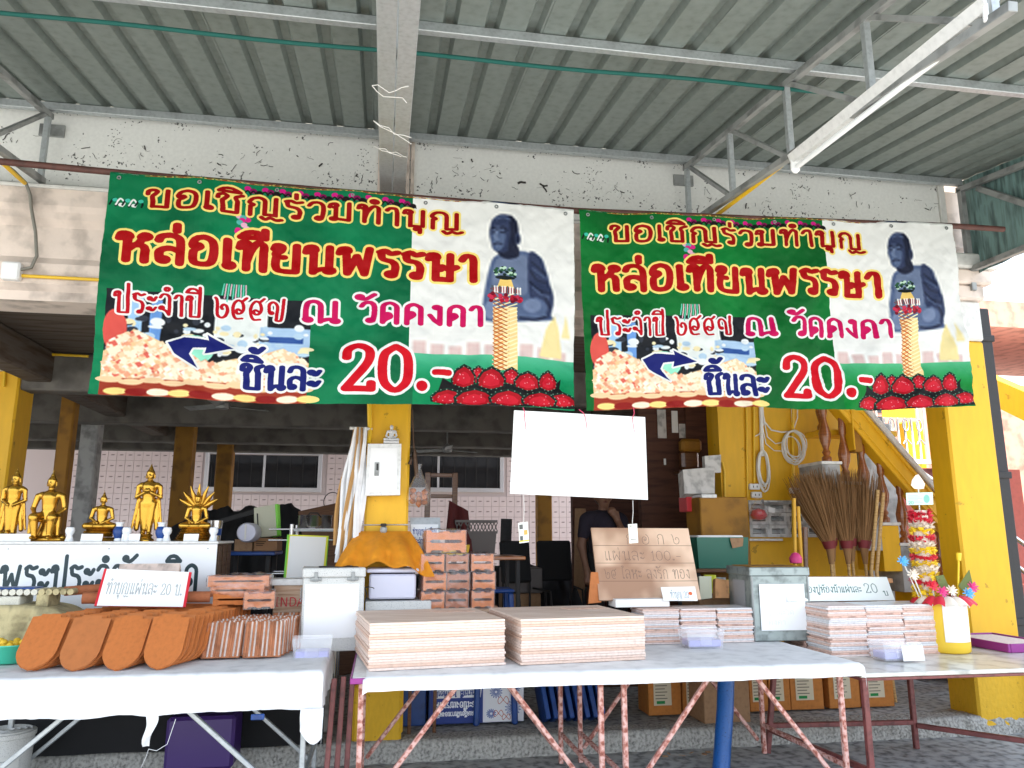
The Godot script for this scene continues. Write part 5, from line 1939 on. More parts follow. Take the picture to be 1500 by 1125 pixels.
# ---------------------------------------------------------------- donation boxes
func build_middle_stock() -> void:
	var r := RandomNumberGenerator.new()
	r.seed = 31
	# white donation box
	var t := thing("donation_box", "tall white painted metal donation box with two clasps and paper front", "donation box", Vector3(-0.315, 0.806, -0.17))
	t.rotation.y = 0.10
	var st := begin()
	box(st, Vector3(0, 0.235, 0), Vector3(0.40, 0.47, 0.34), Basis(), 0.006)
	part("body", st, M.white_worn, t)
	st = begin()
	box(st, Vector3(0, 0.503, 0), Vector3(0.412, 0.062, 0.352), Basis(), 0.008)
	var lid := part("lid", st, M.white_worn, t)
	st = begin()
	box(st, Vector3(0.03, 0.5365, 0.02), Vector3(0.26, 0.006, 0.20), Basis(), 0.002)
	part("slot_plate", st, M.iron_dark, lid)
	for sx in [-0.12, 0.12]:
		st = begin()
		box(st, Vector3(sx, 0.462, 0.181), Vector3(0.075, 0.022, 0.012), Basis(), 0.003)
		box(st, Vector3(sx, 0.484, 0.184), Vector3(0.022, 0.05, 0.008), Basis(), 0.002)
		tube(st, [Vector3(sx - 0.02, 0.462, 0.19), Vector3(sx - 0.014, 0.45, 0.196), Vector3(sx + 0.014, 0.45, 0.196), Vector3(sx + 0.02, 0.462, 0.19)], 0.003, 6)
		part("clasp", st, M.galv_dull, t)
	var pim := blank(256, 320, Color(0.94, 0.94, 0.94))
	write(pim, "ทำบุญ", 60, 90, 130, 34, Vector2(1.2, 1.0), Color(0.88, 0.88, 0.89))
	st = begin()
	panel(st, Vector3(-0.185, 0.43, 0.1745), Vector3(0.165, 0.43, 0.1745), Vector3(0.165, 0.085, 0.1745), Vector3(-0.185, 0.085, 0.1745), 0.003)
	part("paper_sheet", st, sign_mat("box_paper", pim, 0.75), t)
	st = begin()
	for k in 5:
		tube(st, [Vector3(-0.205, 0.40 - k * 0.018, 0.06), Vector3(-0.214, 0.392 - k * 0.018, 0.07), Vector3(-0.205, 0.384 - k * 0.018, 0.06)], 0.004, 5)
	part("chain", st, M.galv, t)
	st = begin()
	tube(st, [Vector3(0.206, 0.40, 0.12), Vector3(0.23, 0.405, 0.13), Vector3(0.26, 0.40, 0.14), Vector3(0.268, 0.392, 0.14)], 0.003, 5)
	tube(st, [Vector3(0.206, 0.40, 0.12), Vector3(0.222, 0.35, 0.13), Vector3(0.21, 0.30, 0.12)], 0.003, 5)
	part("wire_tie", st, M.iron_dark, t)
	# galvanised donation box
	t = thing("donation_box", "galvanised sheet metal donation box with white paper on its front", "donation box", Vector3(2.90, 0.806, -0.20))
	t.rotation.y = -0.05
	st = begin()
	box(st, Vector3(0, 0.23, 0), Vector3(0.44, 0.46, 0.42), Basis(), 0.006)
	part("body", st, M.galv_box, t)
	st = begin()
	box(st, Vector3(0, 0.488, 0), Vector3(0.462, 0.062, 0.442), Basis(), 0.006)
	var gl := part("lid", st, M.galv_box, t)
	st = begin()
	box(st, Vector3(0.0, 0.5215, 0), Vector3(0.4, 0.006, 0.36), Basis(), 0.002)
	part("lid_panel", st, M.ochre, gl)
	for s in [-1.0, 1.0]:
		st = begin()
		box(st, Vector3(s * 0.214, 0.23, 0.213), Vector3(0.012, 0.455, 0.008), Basis(), 0.003)
		part("corner_solder", st, M.galv_dull, t)
	var bim := blank(256, 300, Color(0.94, 0.94, 0.94))
	for k in 4:
		write(bim, ["ขอเชิญร่วม", "ทำบุญทาน", "บูรณะวัด", "คงคา"][k], 40, 70 + k * 64, [180, 170, 150, 100][k], 26, Vector2(1.4, 1.2), Color(0.87, 0.87, 0.89))
	st = begin()
	panel(st, Vector3(-0.165, 0.40, 0.2205), Vector3(0.18, 0.40, 0.2205), Vector3(0.18, 0.075, 0.2205), Vector3(-0.165, 0.075, 0.2205), 0.003)
	part("paper_sheet", st, sign_mat("box_paper_b", bim, 0.75), t)
	# white mark on the side
	var sim := blank(256, 256, Color(0.60, 0.60, 0.61))
	ellipse(sim, Vector2(128, 70), Vector2(52, 38), Color(0.45, 0.45, 0.46))
	ellipse(sim, Vector2(136, 62), Vector2(20, 14), Color(0.86, 0.86, 0.87))
	write(sim, "KS", 60, 176, 140, 80, Vector2(9, 7), Color(0.92, 0.92, 0.93))
	st = begin()
	panel(st, Vector3(-0.2225, 0.42, -0.12), Vector3(-0.2225, 0.42, 0.1), Vector3(-0.2225, 0.22, 0.1), Vector3(-0.2225, 0.22, -0.12), 0.001)
	part("side_sticker", st, sign_mat("side_sticker", sim, 0.5), t)
	# stacks of pale boards, each board one thing
	var shape := begin()
	box(shape, Vector3.ZERO, Vector3(0.80, 0.0148, 0.78), Basis(), 0.0028)
	var board := shape.commit()
	for s in 2:
		var c: Vector3 = [Vector3(0.30, 0.812, 0.36), Vector3(1.19, 0.812, 0.30)][s]
		var turn: float = [0.126, 0.109][s]
		for k in 17:
			var o := one("clay_board", "pale clay board, %s from the bottom of the stack %s" % [nth(k + 1), ["next to the white donation box", "next to the small floor tiles"][s]], "board", board, M.board_top if k == 16 else [M.board_b, M.board_a, M.board_b, M.board_c, M.board_b][(k * 3 + s) % 5], "stacked pale boards")
			o.position = c + Vector3(r.randfn() * 0.003, k * 0.0153, r.randfn() * 0.003)
			o.rotation.y = turn + r.randfn() * 0.004
	# carved strips on the two top boards
	for s in 2:
		st = begin()
		var c: Vector3 = [Vector3(0.30, 0.812 + 16 * 0.0153 + 0.0085, 0.36), Vector3(1.19, 0.812 + 16 * 0.0153 + 0.0085, 0.30)][s]
		for k in 22:
			box(st, c + Vector3(0.05 + 0.012 * k, 0.001, -0.18), Vector3(0.005, 0.004, 0.10), Basis(UP, 0.3))
		one("carved_comb", ["comb of small carved ridges on the top board beside the white donation box", "comb of small carved ridges on the top board before the wooden notice"][s], "carving", st, M.board_c)
	# small square tiles, three stacks on the cloth
	shape = begin()
	box(shape, Vector3.ZERO, Vector3(0.268, 0.0118, 0.268), Basis(), 0.0025)
	var sq := shape.commit()
	for s in 3:
		for k in 19:
			var o := one("floor_tile", "pink clay floor tile, %s from the bottom of the stack %s" % [nth(k + 1), ["beside the pale boards", "behind the clear tub", "beside the galvanised box"][s]], "floor tile", sq, M.tile_glaze if (k * 7 + s * 5) % 11 in [1, 4, 6] else [M.tile_a, M.tile_b, M.tile_c][(k * 5 + s) % 3] if k % 4 else M.tile_b, "stacked pink floor tiles")
			o.position = Vector3(1.97 + s * 0.278 + r.randfn() * 0.004, 0.811 + k * 0.0125, -0.12 + r.randfn() * 0.004)
			o.rotation.y = r.randfn() * 0.012
	# clear tubs
	clear_tub(Vector3(-0.395, 0.806, 0.28), "clear lilac tub standing before the white donation box", 0.24, 0.13, 0.02)
	clear_tub(Vector3(2.19, 0.806, 0.18), "clear tub with lilac base standing before the pink floor tiles", 0.27, 0.12, -0.04)
	# wooden notice board with pencilled words
	var im := Image.create(512, 340, false, Image.FORMAT_RGB8)
	var wn := noise_image(512, 64, 0.012, 4, 71)
	wn.convert(Image.FORMAT_L8)
	for y in 340:
		for x in 512:
			var v: float = wn.get_pixel(int(x * 0.22 + 40) % 512, int(y * 0.19) % 64).r
			im.set_pixel(x, y, Color(0.66, 0.51, 0.41).lerp(Color(0.90, 0.77, 0.66), clampf(v * 1.8 - 0.4, 0, 1)))
	for y in [86, 170, 254]:
		im.fill_rect(Rect2i(0, y, 512, 2), Color(0.45, 0.34, 0.28))
	var pencil := Color(0.46, 0.38, 0.33)
	write(im, "ก ๑ ก ๒๖", 170, 80, 290, 50, Vector2(1.2, 1.0), pencil)
	write(im, "แผ่นละ 100.-", 50, 158, 400, 46, Vector2(1.2, 1.0), pencil)
	write(im, "๒๕ โลหะ ลงรัก ทอง", 40, 244, 440, 44, Vector2(1.2, 1.0), pencil)
	st = begin()
	panel(st, Vector3(1.591, 1.612, -0.42), Vector3(2.393, 1.609, -0.46), Vector3(2.364, 1.087, -0.2), Vector3(1.571, 1.095, -0.16), 0.016)
	one("wooden_notice", "large wooden board pencilled with prices leaning behind the pale boards", "sign", st, sign_mat("notice_wood", im, 0.7))
	im = blank(256, 100, Color(0.92, 0.92, 0.91))
	write(im, "ทำบุญ 20", 60, 78, 140, 44, Vector2(1.8, 1.6), Color(0.55, 0.60, 0.62))
	ellipse(im, Vector2(212, 48), Vector2(14, 12), Color(0.85, 0.40, 0.22))
	st = begin()
	panel(st, Vector3(2.024, 1.184, -0.12), Vector3(2.287, 1.186, -0.12), Vector3(2.287, 1.087, -0.08), Vector3(2.027, 1.091, -0.08), 0.003)
	one("card", "small white card with faint writing propped under the wooden notice", "card", st, sign_mat("small_card", im, 0.7))
	st = begin()
	panel(st, Vector3(1.535, 1.289, -0.24), Vector3(1.587, 1.288, -0.24), Vector3(1.591, 1.079, -0.18), Vector3(1.494, 1.071, -0.18), 0.02)
	one("clay_slab", "upright orange clay slab leaning on the wooden notice's edge", "slab", st, M.clay_b)
	st = begin()
	bb(st, Vector3(1.674, 1.047, -0.1), Vector3(2.08, 1.104, -0.28), 0.003)
	one("white_slip", "flat white box lying between the wooden notice and the floor tiles", "box", st, M.paper)
	# things behind the first boards: lilac lidded box on a pale box
	t = thing("storage_box", "lilac grey plastic storage box with overhanging lid under the orange cloth", "box", Vector3(0.093, 1.116, -0.2))
	st = begin()
	bb(st, Vector3(-0.071, 1.121, -0.16), Vector3(0.251, 1.289, -0.46), 0.012)
	wpart("tub", st, M.lilac_tray, t)
	st = begin()
	bb(st, Vector3(-0.091, 1.3, -0.145), Vector3(0.27, 1.327, -0.475), 0.008)
	wpart("lid", st, M.lilac_tray, t)
	st = begin()
	bb(st, Vector3(-0.091, 0.806, -0.48), Vector3(0.358, 1.11, -0.12), 0.006)
	one("pale_case", "flat pale case under the lilac storage box", "case", st, M.white_worn)
	# wrapped tile bundles behind the first stack of boards
	var gname := "wrapped tile bundles behind the first boards"
	var base := Vector3(0.363, 1.076, -0.28)
	var pw := 0.178
	for j in 3:
		for i in 3:
			bundle(base + Vector3(i * pw + 0.012 * (j % 2), j * 0.128 - 0.03, 0.0 - i * 0.02), pw - 0.008, 0.122, 0.24, r.randfn() * 0.05, "clear wrapped clay tile bundle, %s row, %s" % [["bottom", "middle", "upper"][j], ["beside the lilac storage box", "between its two neighbours", "beside the blue stool"][i]], gname, 20 + j * 3 + i, true)
	bundle(base + Vector3(0.09, 3 * 0.128 - 0.028, -0.02), 0.29, 0.16, 0.25, 0.05, "large clear wrapped bundle of clay tiles on top of the stacked bundles", gname, 41, true)
	st = begin()
	bb(st, Vector3(base.x - 0.11, 0.806, -0.46), Vector3(base.x + 0.5, base.y - 0.032, -0.13), 0.006)
	one("plinth_crate", "wooden crate under the stacked clear wrapped bundles", "crate", st, M.wood)


func clear_tub(at: Vector3, label: String, wide: float, high: float, turn: float) -> void:
	var t := thing("clear_tub", label, "tub", at)
	t.rotation.y = turn
	var st := begin()
	tub(st, Vector3.ZERO, Vector3(wide, high, wide * 0.7), 0.003, 0.12)
	part("walls", st, M.clear, t)
	st = begin()
	box(st, Vector3(0, 0.03, 0), Vector3(wide * 0.83, 0.045, wide * 0.55), Basis(), 0.006)
	part("lilac_base", st, M.lilac, t)
	st = begin()
	box(st, Vector3(0, 0.045, wide * 0.335), Vector3(0.085, 0.05, 0.006), Basis(), 0.002)
	part("handle_tab", st, M.clear, t)


# ---------------------------------------------------------------- goods on the right-hand table
func build_right_stock() -> void:
	var r := RandomNumberGenerator.new()
	r.seed = 47
	var shape := begin()
	box(shape, Vector3.ZERO, Vector3(0.285, 0.0128, 0.30), Basis(), 0.0025)
	var sq := shape.commit()
	for s in 4:
		for k in 25:
			var o := one("bathroom_tile", "pale pink tile, %s from the bottom of the stack %s" % [nth(k + 1), ["under the long sign's lettering", "behind the carded tub", "beside the yellow bucket", "farthest back"][s]], "floor tile", sq, M.tile_glaze if (k * 7 + s * 3) % 13 in [2, 5, 8] else [M.tile_b, M.tile_a, M.tile_c][(k * 5 + s) % 3] if s < 3 else M.tile_c, "stacked pale pink tiles")
			var p := Vector3(3.21 + s * 0.297, 0.742 + k * 0.0135, 0.17 - s * 0.015)
			if s == 3:
				p = Vector3(3.21, 0.742 + k * 0.0135, -0.145)
			o.position = p + Vector3(r.randfn() * 0.004, 0, r.randfn() * 0.004)
			o.rotation.y = r.randfn() * 0.012
	# sign resting on the tiles
	var im := blank(640, 170, Color(0.90, 0.92, 0.90))
	var ink := Color(0.30, 0.40, 0.38)
	write(im, "กระเบื้องปูห้องน้ำแผ่นละ", 20, 112, 430, 42, Vector2(2.4, 2.0), ink)
	write(im, "20", 468, 116, 88, 68, Vector2(2.6, 2.2), ink)
	write(im, "บ", 580, 136, 34, 34, Vector2(2.4, 2.0), ink)
	var st := begin()
	panel(st, Vector3(2.951, 1.254, -0.02), Vector3(3.833, 1.242, -0.1), Vector3(3.842, 1.075, -0.04), Vector3(2.926, 1.084, 0.04), 0.006)
	one("lettered_sign", "long white sign lettered in Thai resting on the pale pink tiles", "sign", st, sign_mat("lettered_sign", im, 0.6))
	# orange tiles laid flat behind the sign
	for i in 3:
		for j in 2:
			st = begin()
			var c := Vector3(3.36 + i * 0.235, 1.218 - 0.01, -0.28 - j * 0.2)
			box(st, c, Vector3(0.228, 0.035, 0.19), Basis(UP, r.randfn() * 0.02), 0.004)
			one("flat_tile", "flat orange tile, %s from the galvanised box, in the %s row behind the sign" % [nth(i + 1), ["front", "back"][j]], "floor tile", st, M.pallet_tile, "flat orange tiles behind the sign")
	st = begin()
	bb(st, Vector3(3.292, 0.742, -0.56), Vector3(3.967, 1.218 - 0.032, -0.31), 0.006)
	one("carton", "brown carton under the flat orange tiles", "carton", st, M.card)
	clear_tub(Vector3(3.42, 0.742, 0.50), "clear tub with a white card standing before the pale pink tiles", 0.27, 0.12, -0.05)
	st = begin()
	panel(st, Vector3(3.40, 0.84, 0.605), Vector3(3.56, 0.84, 0.60), Vector3(3.56, 0.745, 0.612), Vector3(3.40, 0.745, 0.617), 0.003)
	one("card", "blank white card leaning on the clear tub before the pink tiles", "card", st, M.paper)
	# yellow bucket with paper, flowers and money tree
	var at := Vector3(4.04, 0.737, 0.22)
	var b := thing("yellow_bucket", "yellow plastic bucket wrapped with a white paper and red rim", "bucket", at)
	st = begin()
	lathe(st, [Vector2(0.0, 0.0), Vector2(0.135, 0.0), Vector2(0.148, 0.012), Vector2(0.15, 0.05), Vector2(0.155, 0.37), Vector2(0.148, 0.37), Vector2(0.14, 0.06), Vector2(0.0, 0.05)], 32)
	part("pail", st, M.yellow_flower, b)
	st = begin()
	sheet(st, 12, 3, func(u, v):
		var a: float = -0.72 + 1.3 * u
		var rr: float = 0.1575 - 0.003 * v
		return Vector3(sin(a) * rr, 0.355 - 0.275 * v, cos(a) * rr))
	part("paper_sheet", st, M.paper, b)
	for k in 16:
		st = begin()
		var a := TAU * k / 16.0
		var q := Basis(UP, a)
		sheet(st, 4, 4, func(u, v): return q * Vector3((u - 0.5) * 0.075, 0.375 + 0.018 * sin(u * PI) - 0.05 * v * v, 0.13 + 0.085 * v))
		part("rim_petal", st, M.petal_red if k % 3 else M.petal_white, b)
	# money tree: banded garland column leaning out of the bucket
	var mt := thing("garland_tree", "leaning column of red, yellow and white paper garlands in the yellow bucket", "garland", at + Vector3(-0.09, 0.36, -0.05))
	var p0 := at + Vector3(-0.09, 0.36, -0.05)
	var p1 := Vector3(3.98, 1.736, 0.15)
	st = begin()
	tube(st, [p0, p1], 0.055, 10)
	wpart("core", st, M.petal_white, mt)
	var bands := ["petal_yellow", "petal_yellow", "petal_red", "petal_yellow", "petal_white", "petal_yellow", "petal_red", "petal_yellow", "petal_white", "petal_red", "petal_yellow", "petal_white", "petal_red", "petal_red"]
	var axis := (p1 - p0).normalized()
	var fr := frame_of(axis)
	for k in bands.size():
		st = begin()
		var c := p0.lerp(p1, (k + 0.5) / bands.size())
		var rad := lerpf(0.09, 0.07, k / 13.0)
		for j in 46:
			var a := TAU * j / 46.0 + k * 0.4
			var out := fr.x * cos(a) + fr.z * sin(a)
			var side := axis.cross(out)
			var q := c + out * (rad * r.randf_range(0.75, 1.0)) + axis * r.randf_range(-0.016, 0.016)
			var w := r.randf_range(0.011, 0.02)
			var lift := axis * r.randf_range(-0.02, 0.026) + out * r.randf_range(0.012, 0.036)
			var curl := side * r.randf_range(-0.012, 0.012)
			face(st, [q - side * w, q + side * w, q + side * w * 0.7 + lift + curl, q - side * w * 0.7 + lift + curl], c)
			face(st, [q - axis * w, q + axis * w, q + axis * w * 0.6 + lift * 0.8 - curl * 2.0], c)
		wpart("petal_band", st, M[bands[k]], mt)
	st = begin()
	tube(st, [p1, Vector3(3.982, 1.802, 0.15), Vector3(3.988, 1.899, 0.15)], 0.005, 6)
	one("money_stick", "thin pale stick holding the banknote above the garland column", "stick", st, M.rope_white)
	im = blank(192, 88, Color(0.78, 0.90, 0.84))
	ellipse(im, Vector2(146, 46), Vector2(22, 30), Color(0.48, 0.72, 0.66))
	for k in 6:
		im.fill_rect(Rect2i(14, 20 + k * 10, 70 + (k % 3) * 16, 3), Color(0.58, 0.78, 0.70))
	write(im, "20", 12, 82, 40, 22, Vector2(2, 1.6), Color(0.30, 0.56, 0.46))
	st = begin()
	panel(st, Vector3(3.874, 1.867, 0.16), Vector3(4.098, 1.874, 0.16), Vector3(4.092, 1.782, 0.16), Vector3(3.87, 1.776, 0.16), 0.001)
	one("banknote", "green banknote clipped to the stick above the garland column", "banknote", st, sign_mat("banknote", im, 0.6))
	st = begin()
	var leafp := PackedVector2Array()
	for q in [[0, -0.055], [0.045, -0.05], [0.06, -0.015], [0.04, 0.02], [0.012, 0.058], [-0.012, 0.05], [-0.045, 0.015], [-0.058, -0.025], [-0.035, -0.05]]:
		leafp.append(Vector2(q[0], q[1]))
	prism(st, leafp, 0.004, Transform3D(Basis(), Vector3(3.98, 1.95, 0.16)))
	one("paper_leaf", "yellow heart shaped paper leaf on top of the money stick", "leaf", st, M.petal_white)
	# craft flowers stuck round the bucket rim
	var fl := [[Vector3(3.762, 1.369, 0.2), Vector3(3.884, 1.127, 0.2), "petal_blue", "blue paper feather flower on a stalk beside the garland column"], [Vector3(3.819, 1.273, 0.22), Vector3(3.887, 1.138, 0.22), "petal_white", "pale pink paper rose on a stalk beside the garland column"], [Vector3(3.919, 1.199, 0.28), Vector3(3.958, 1.101, 0.25), "petal_red", "dark red paper rose at the bucket rim"], [Vector3(4.053, 1.165, 0.3), Vector3(4.087, 1.091, 0.26), "petal_white", "white and pink curled paper flower at the bucket rim"], [Vector3(4.188, 1.145, 0.3), Vector3(4.181, 1.089, 0.26), "petal_blue", "blue curled paper flower at the bucket rim"], [Vector3(4.276, 1.183, 0.24), Vector3(4.23, 1.087, 0.24), "petal_pink", "pink curled paper flower above the bucket's white paper"], [Vector3(3.98, 1.157, 0.3), Vector3(4.01, 1.093, 0.28), "petal_pink", "bright pink cone of paper at the bucket rim"]]
	for f in fl:
		var t := thing("paper_flower", f[3], "flower", f[1], "paper flowers in the yellow bucket")
		st = begin()
		tube(st, [f[1] + Vector3(0, -0.05, 0), f[0]], 0.005, 6)
		wpart("stalk", st, M.rope_white, t)
		st = begin()
		for j in 16:
			var a := j * 2.4
			var d := Vector3(cos(a) * 0.8, sin(a) * 0.9 + 0.15, 0.35 + 0.4 * sin(j * 1.3)).normalized()
			var side := d.cross(Vector3(0, 0, 1)).normalized() * 0.007
			var c: Vector3 = f[0]
			face(st, [c - side, c + side, c + d * 0.042 + side * 0.6, c + d * 0.046, c + d * 0.042 - side * 0.6], c - d * 0.01 + Vector3(0, 0, -0.02))
		lathe(st, [Vector2(0.0, -0.014), Vector2(0.014, 0.0), Vector2(0.0, 0.014)], 8, Transform3D(Basis(), f[0]))
		wpart("petals", st, M[f[2]], t)
	st = begin()
	var lf := [Vector3(4.166, 1.194, 0.24), Vector3(4.27, 1.309, 0.24), Vector3(4.284, 1.202, 0.24), Vector3(4.194, 1.155, 0.24)]
	face(st, lf, lf[0] + Vector3(0.02, 0, -0.1))
	face(st, [lf[0] + Vector3(0, 0, -0.003), lf[1] + Vector3(0, 0, -0.003), lf[2] + Vector3(0, 0, -0.003), lf[3] + Vector3(0, 0, -0.003)], lf[0] + Vector3(0.02, 0, 0.1))
	one("folded_leaf", "olive green folded leaf standing in the yellow bucket", "leaf", st, M.leaf)
	st = begin()
	var lg := [Vector3(3.97, 1.264, 0.26), Vector3(4.037, 1.273, 0.26), Vector3(4.075, 1.177, 0.26), Vector3(4.002, 1.168, 0.26)]
	face(st, lg, lg[0] + Vector3(0.02, 0, -0.1))
	face(st, [lg[0] + Vector3(0, 0, -0.003), lg[1] + Vector3(0, 0, -0.003), lg[2] + Vector3(0, 0, -0.003), lg[3] + Vector3(0, 0, -0.003)], lg[0] + Vector3(0.02, 0, 0.1))
	one("folded_leaf", "olive green folded leaf against the garland column's foot", "leaf", st, M.leaf)
	st = begin()
	tube(st, [Vector3(4.164, 1.096, 0.22), Vector3(4.205, 1.377, 0.22)], 0.007, 8)
	tube(st, [Vector3(4.205, 1.373, 0.22), Vector3(4.212, 1.427, 0.22)], [0.016, 0.02], 8)
	one("candle_stick", "yellow stick with a dark red tip in the yellow bucket", "stick", st, M.petal_yellow)
	# purple edged tray at the right end
	var tr := thing("purple_tray", "flat purple edged tray with clear cover at the table's right end", "tray", Vector3(4.62, 0.737, 0.1))
	st = begin()
	var c0 := Vector3(4.62, 0.737, 0.05)
	for e in [[Vector3(-0.2, 0.03, 0), Vector3(0.02, 0.06, 0.62)], [Vector3(0.2, 0.03, 0), Vector3(0.02, 0.06, 0.62)], [Vector3(0, 0.03, 0.3), Vector3(0.376, 0.06, 0.02)], [Vector3(0, 0.03, -0.3), Vector3(0.376, 0.06, 0.02)]]:
		box(st, c0 + e[0], e[1], Basis(), 0.004)
	wpart("rim", st, M.purple, tr)
	st = begin()
	box(st, c0 + Vector3(0, 0.03, 0), Vector3(0.37, 0.04, 0.57), Basis(), 0.003)
	wpart("contents", st, M.tile_b, tr)


# ---------------------------------------------------------------- cabinet and gilded statues
func scaled(bones: Array, h: float) -> Array:
	var out := []
	for b in bones:
		out.append([b[0] * h, b[1] * h, b[2] * h, b[3] * h])
	return out


func head_bones(y: float, s := 1.0) -> Array:
	return [
		[Vector3(0, y - 0.09 * s, 0), Vector3(0, y - 0.03 * s, 0.004), 0.03 * s, 0.032 * s],
		[Vector3(0, y, 0.006 * s), Vector3(0, y + 0.035 * s, 0), 0.044 * s, 0.05 * s],
		[Vector3(0, y - 0.022 * s, 0.02 * s), Vector3(0, y - 0.01 * s, 0.02 * s), 0.028 * s, 0.03 * s],
		[Vector3(0, y - 0.004 * s, 0.052 * s), Vector3(0, y + 0.014 * s, 0.05 * s), 0.008 * s, 0.006 * s],
		[Vector3(-0.05 * s, y + 0.02 * s, 0), Vector3(-0.052 * s, y - 0.03 * s, 0), 0.010 * s, 0.007 * s],
		[Vector3(0.05 * s, y + 0.02 * s, 0), Vector3(0.052 * s, y - 0.03 * s, 0), 0.010 * s, 0.007 * s],
		[Vector3(0, y + 0.07 * s, -0.004 * s), Vector3(0, y + 0.10 * s, -0.004 * s), 0.032 * s, 0.022 * s],
		[Vector3(0, y + 0.10 * s, -0.004 * s), Vector3(0, y + 0.18 * s, -0.004 * s), 0.016 * s, 0.003 * s],
	]


func standing_bones(hands: int) -> Array:
	var b := [
		[Vector3(-0.035, 0.09, 0.03), Vector3(-0.035, 0.095, 0.0), 0.018, 0.022],
		[Vector3(0.035, 0.09, 0.03), Vector3(0.035, 0.095, 0.0), 0.018, 0.022],
		[Vector3(-0.035, 0.10, 0), Vector3(-0.045, 0.46, 0), 0.028, 0.055],
		[Vector3(0.035, 0.10, 0), Vector3(0.045, 0.46, 0), 0.028, 0.055],
		[Vector3(-0.02, 0.15, 0.012), Vector3(0.0, 0.46, 0.02), 0.03, 0.05],
		[Vector3(-0.175, 0.15, -0.02), Vector3(-0.11, 0.60, -0.01), 0.014, 0.018],
		[Vector3(0.175, 0.15, -0.02), Vector3(0.11, 0.60, -0.01), 0.014, 0.018],
		[Vector3(-0.12, 0.15, -0.025), Vector3(-0.08, 0.5, -0.02), 0.03, 0.03],
		[Vector3(0.12, 0.15, -0.025), Vector3(0.08, 0.5, -0.02), 0.03, 0.03],
		[Vector3(0, 0.46, 0), Vector3(0, 0.58, 0.0), 0.07, 0.075],
		[Vector3(0, 0.58, 0), Vector3(0, 0.66, 0.0), 0.075, 0.09],
		[Vector3(-0.085, 0.68, 0), Vector3(0.085, 0.68, 0), 0.045, 0.045],
		[Vector3(-0.125, 0.67, 0), Vector3(-0.14, 0.54, 0.0), 0.03, 0.024],
		[Vector3(0.125, 0.67, 0), Vector3(0.14, 0.54, 0.0), 0.03, 0.024],
	]
	for s in [-1.0, 1.0]:
		if hands == 0:   # folded low
			b.append([Vector3(s * 0.14, 0.54, 0.0), Vector3(s * 0.03, 0.47, 0.085), 0.023, 0.018])
		elif hands == 1: # crossed on the chest
			b.append([Vector3(s * 0.14, 0.54, 0.0), Vector3(-s * 0.02, 0.62, 0.095), 0.023, 0.018])
	return b + head_bones(0.80)


func seated_bones(legs_down: bool) -> Array:
	var b := [
		[Vector3(0, 0.30, 0), Vector3(0, 0.44, 0), 0.085, 0.085],
		[Vector3(0, 0.44, 0), Vector3(0, 0.56, 0), 0.085, 0.105],
		[Vector3(-0.1, 0.59, 0), Vector3(0.1, 0.59, 0), 0.05, 0.05],
	]
	for s in [-1.0, 1.0]:
		b.append([Vector3(s * 0.15, 0.58, 0), Vector3(s * 0.19, 0.42, 0.01), 0.04, 0.032])
		b.append([Vector3(s * 0.19, 0.42, 0.01), Vector3(s * (0.04 if not legs_down else 0.12), 0.33, 0.12), 0.03, 0.022])
		if legs_down:
			b.append([Vector3(s * 0.07, 0.31, 0.02), Vector3(s * 0.11, 0.30, 0.17), 0.07, 0.06])
			b.append([Vector3(s * 0.11, 0.30, 0.17), Vector3(s * 0.09, 0.07, 0.15), 0.058, 0.036])
			b.append([Vector3(s * 0.15, 0.30, 0.10), Vector3(s * 0.17, 0.08, 0.10), 0.04, 0.025])
			b.append([Vector3(s * 0.09, 0.05, 0.15), Vector3(s * 0.10, 0.045, 0.22), 0.03, 0.02])
		else:
			b.append([Vector3(s * 0.09, 0.30, 0.0), Vector3(s * 0.24, 0.275, 0.10), 0.07, 0.055])
			b.append([Vector3(s * 0.24, 0.275, 0.10), Vector3(-s * 0.06, 0.27, 0.16), 0.05, 0.035])
	return b + head_bones(0.74, 1.12)


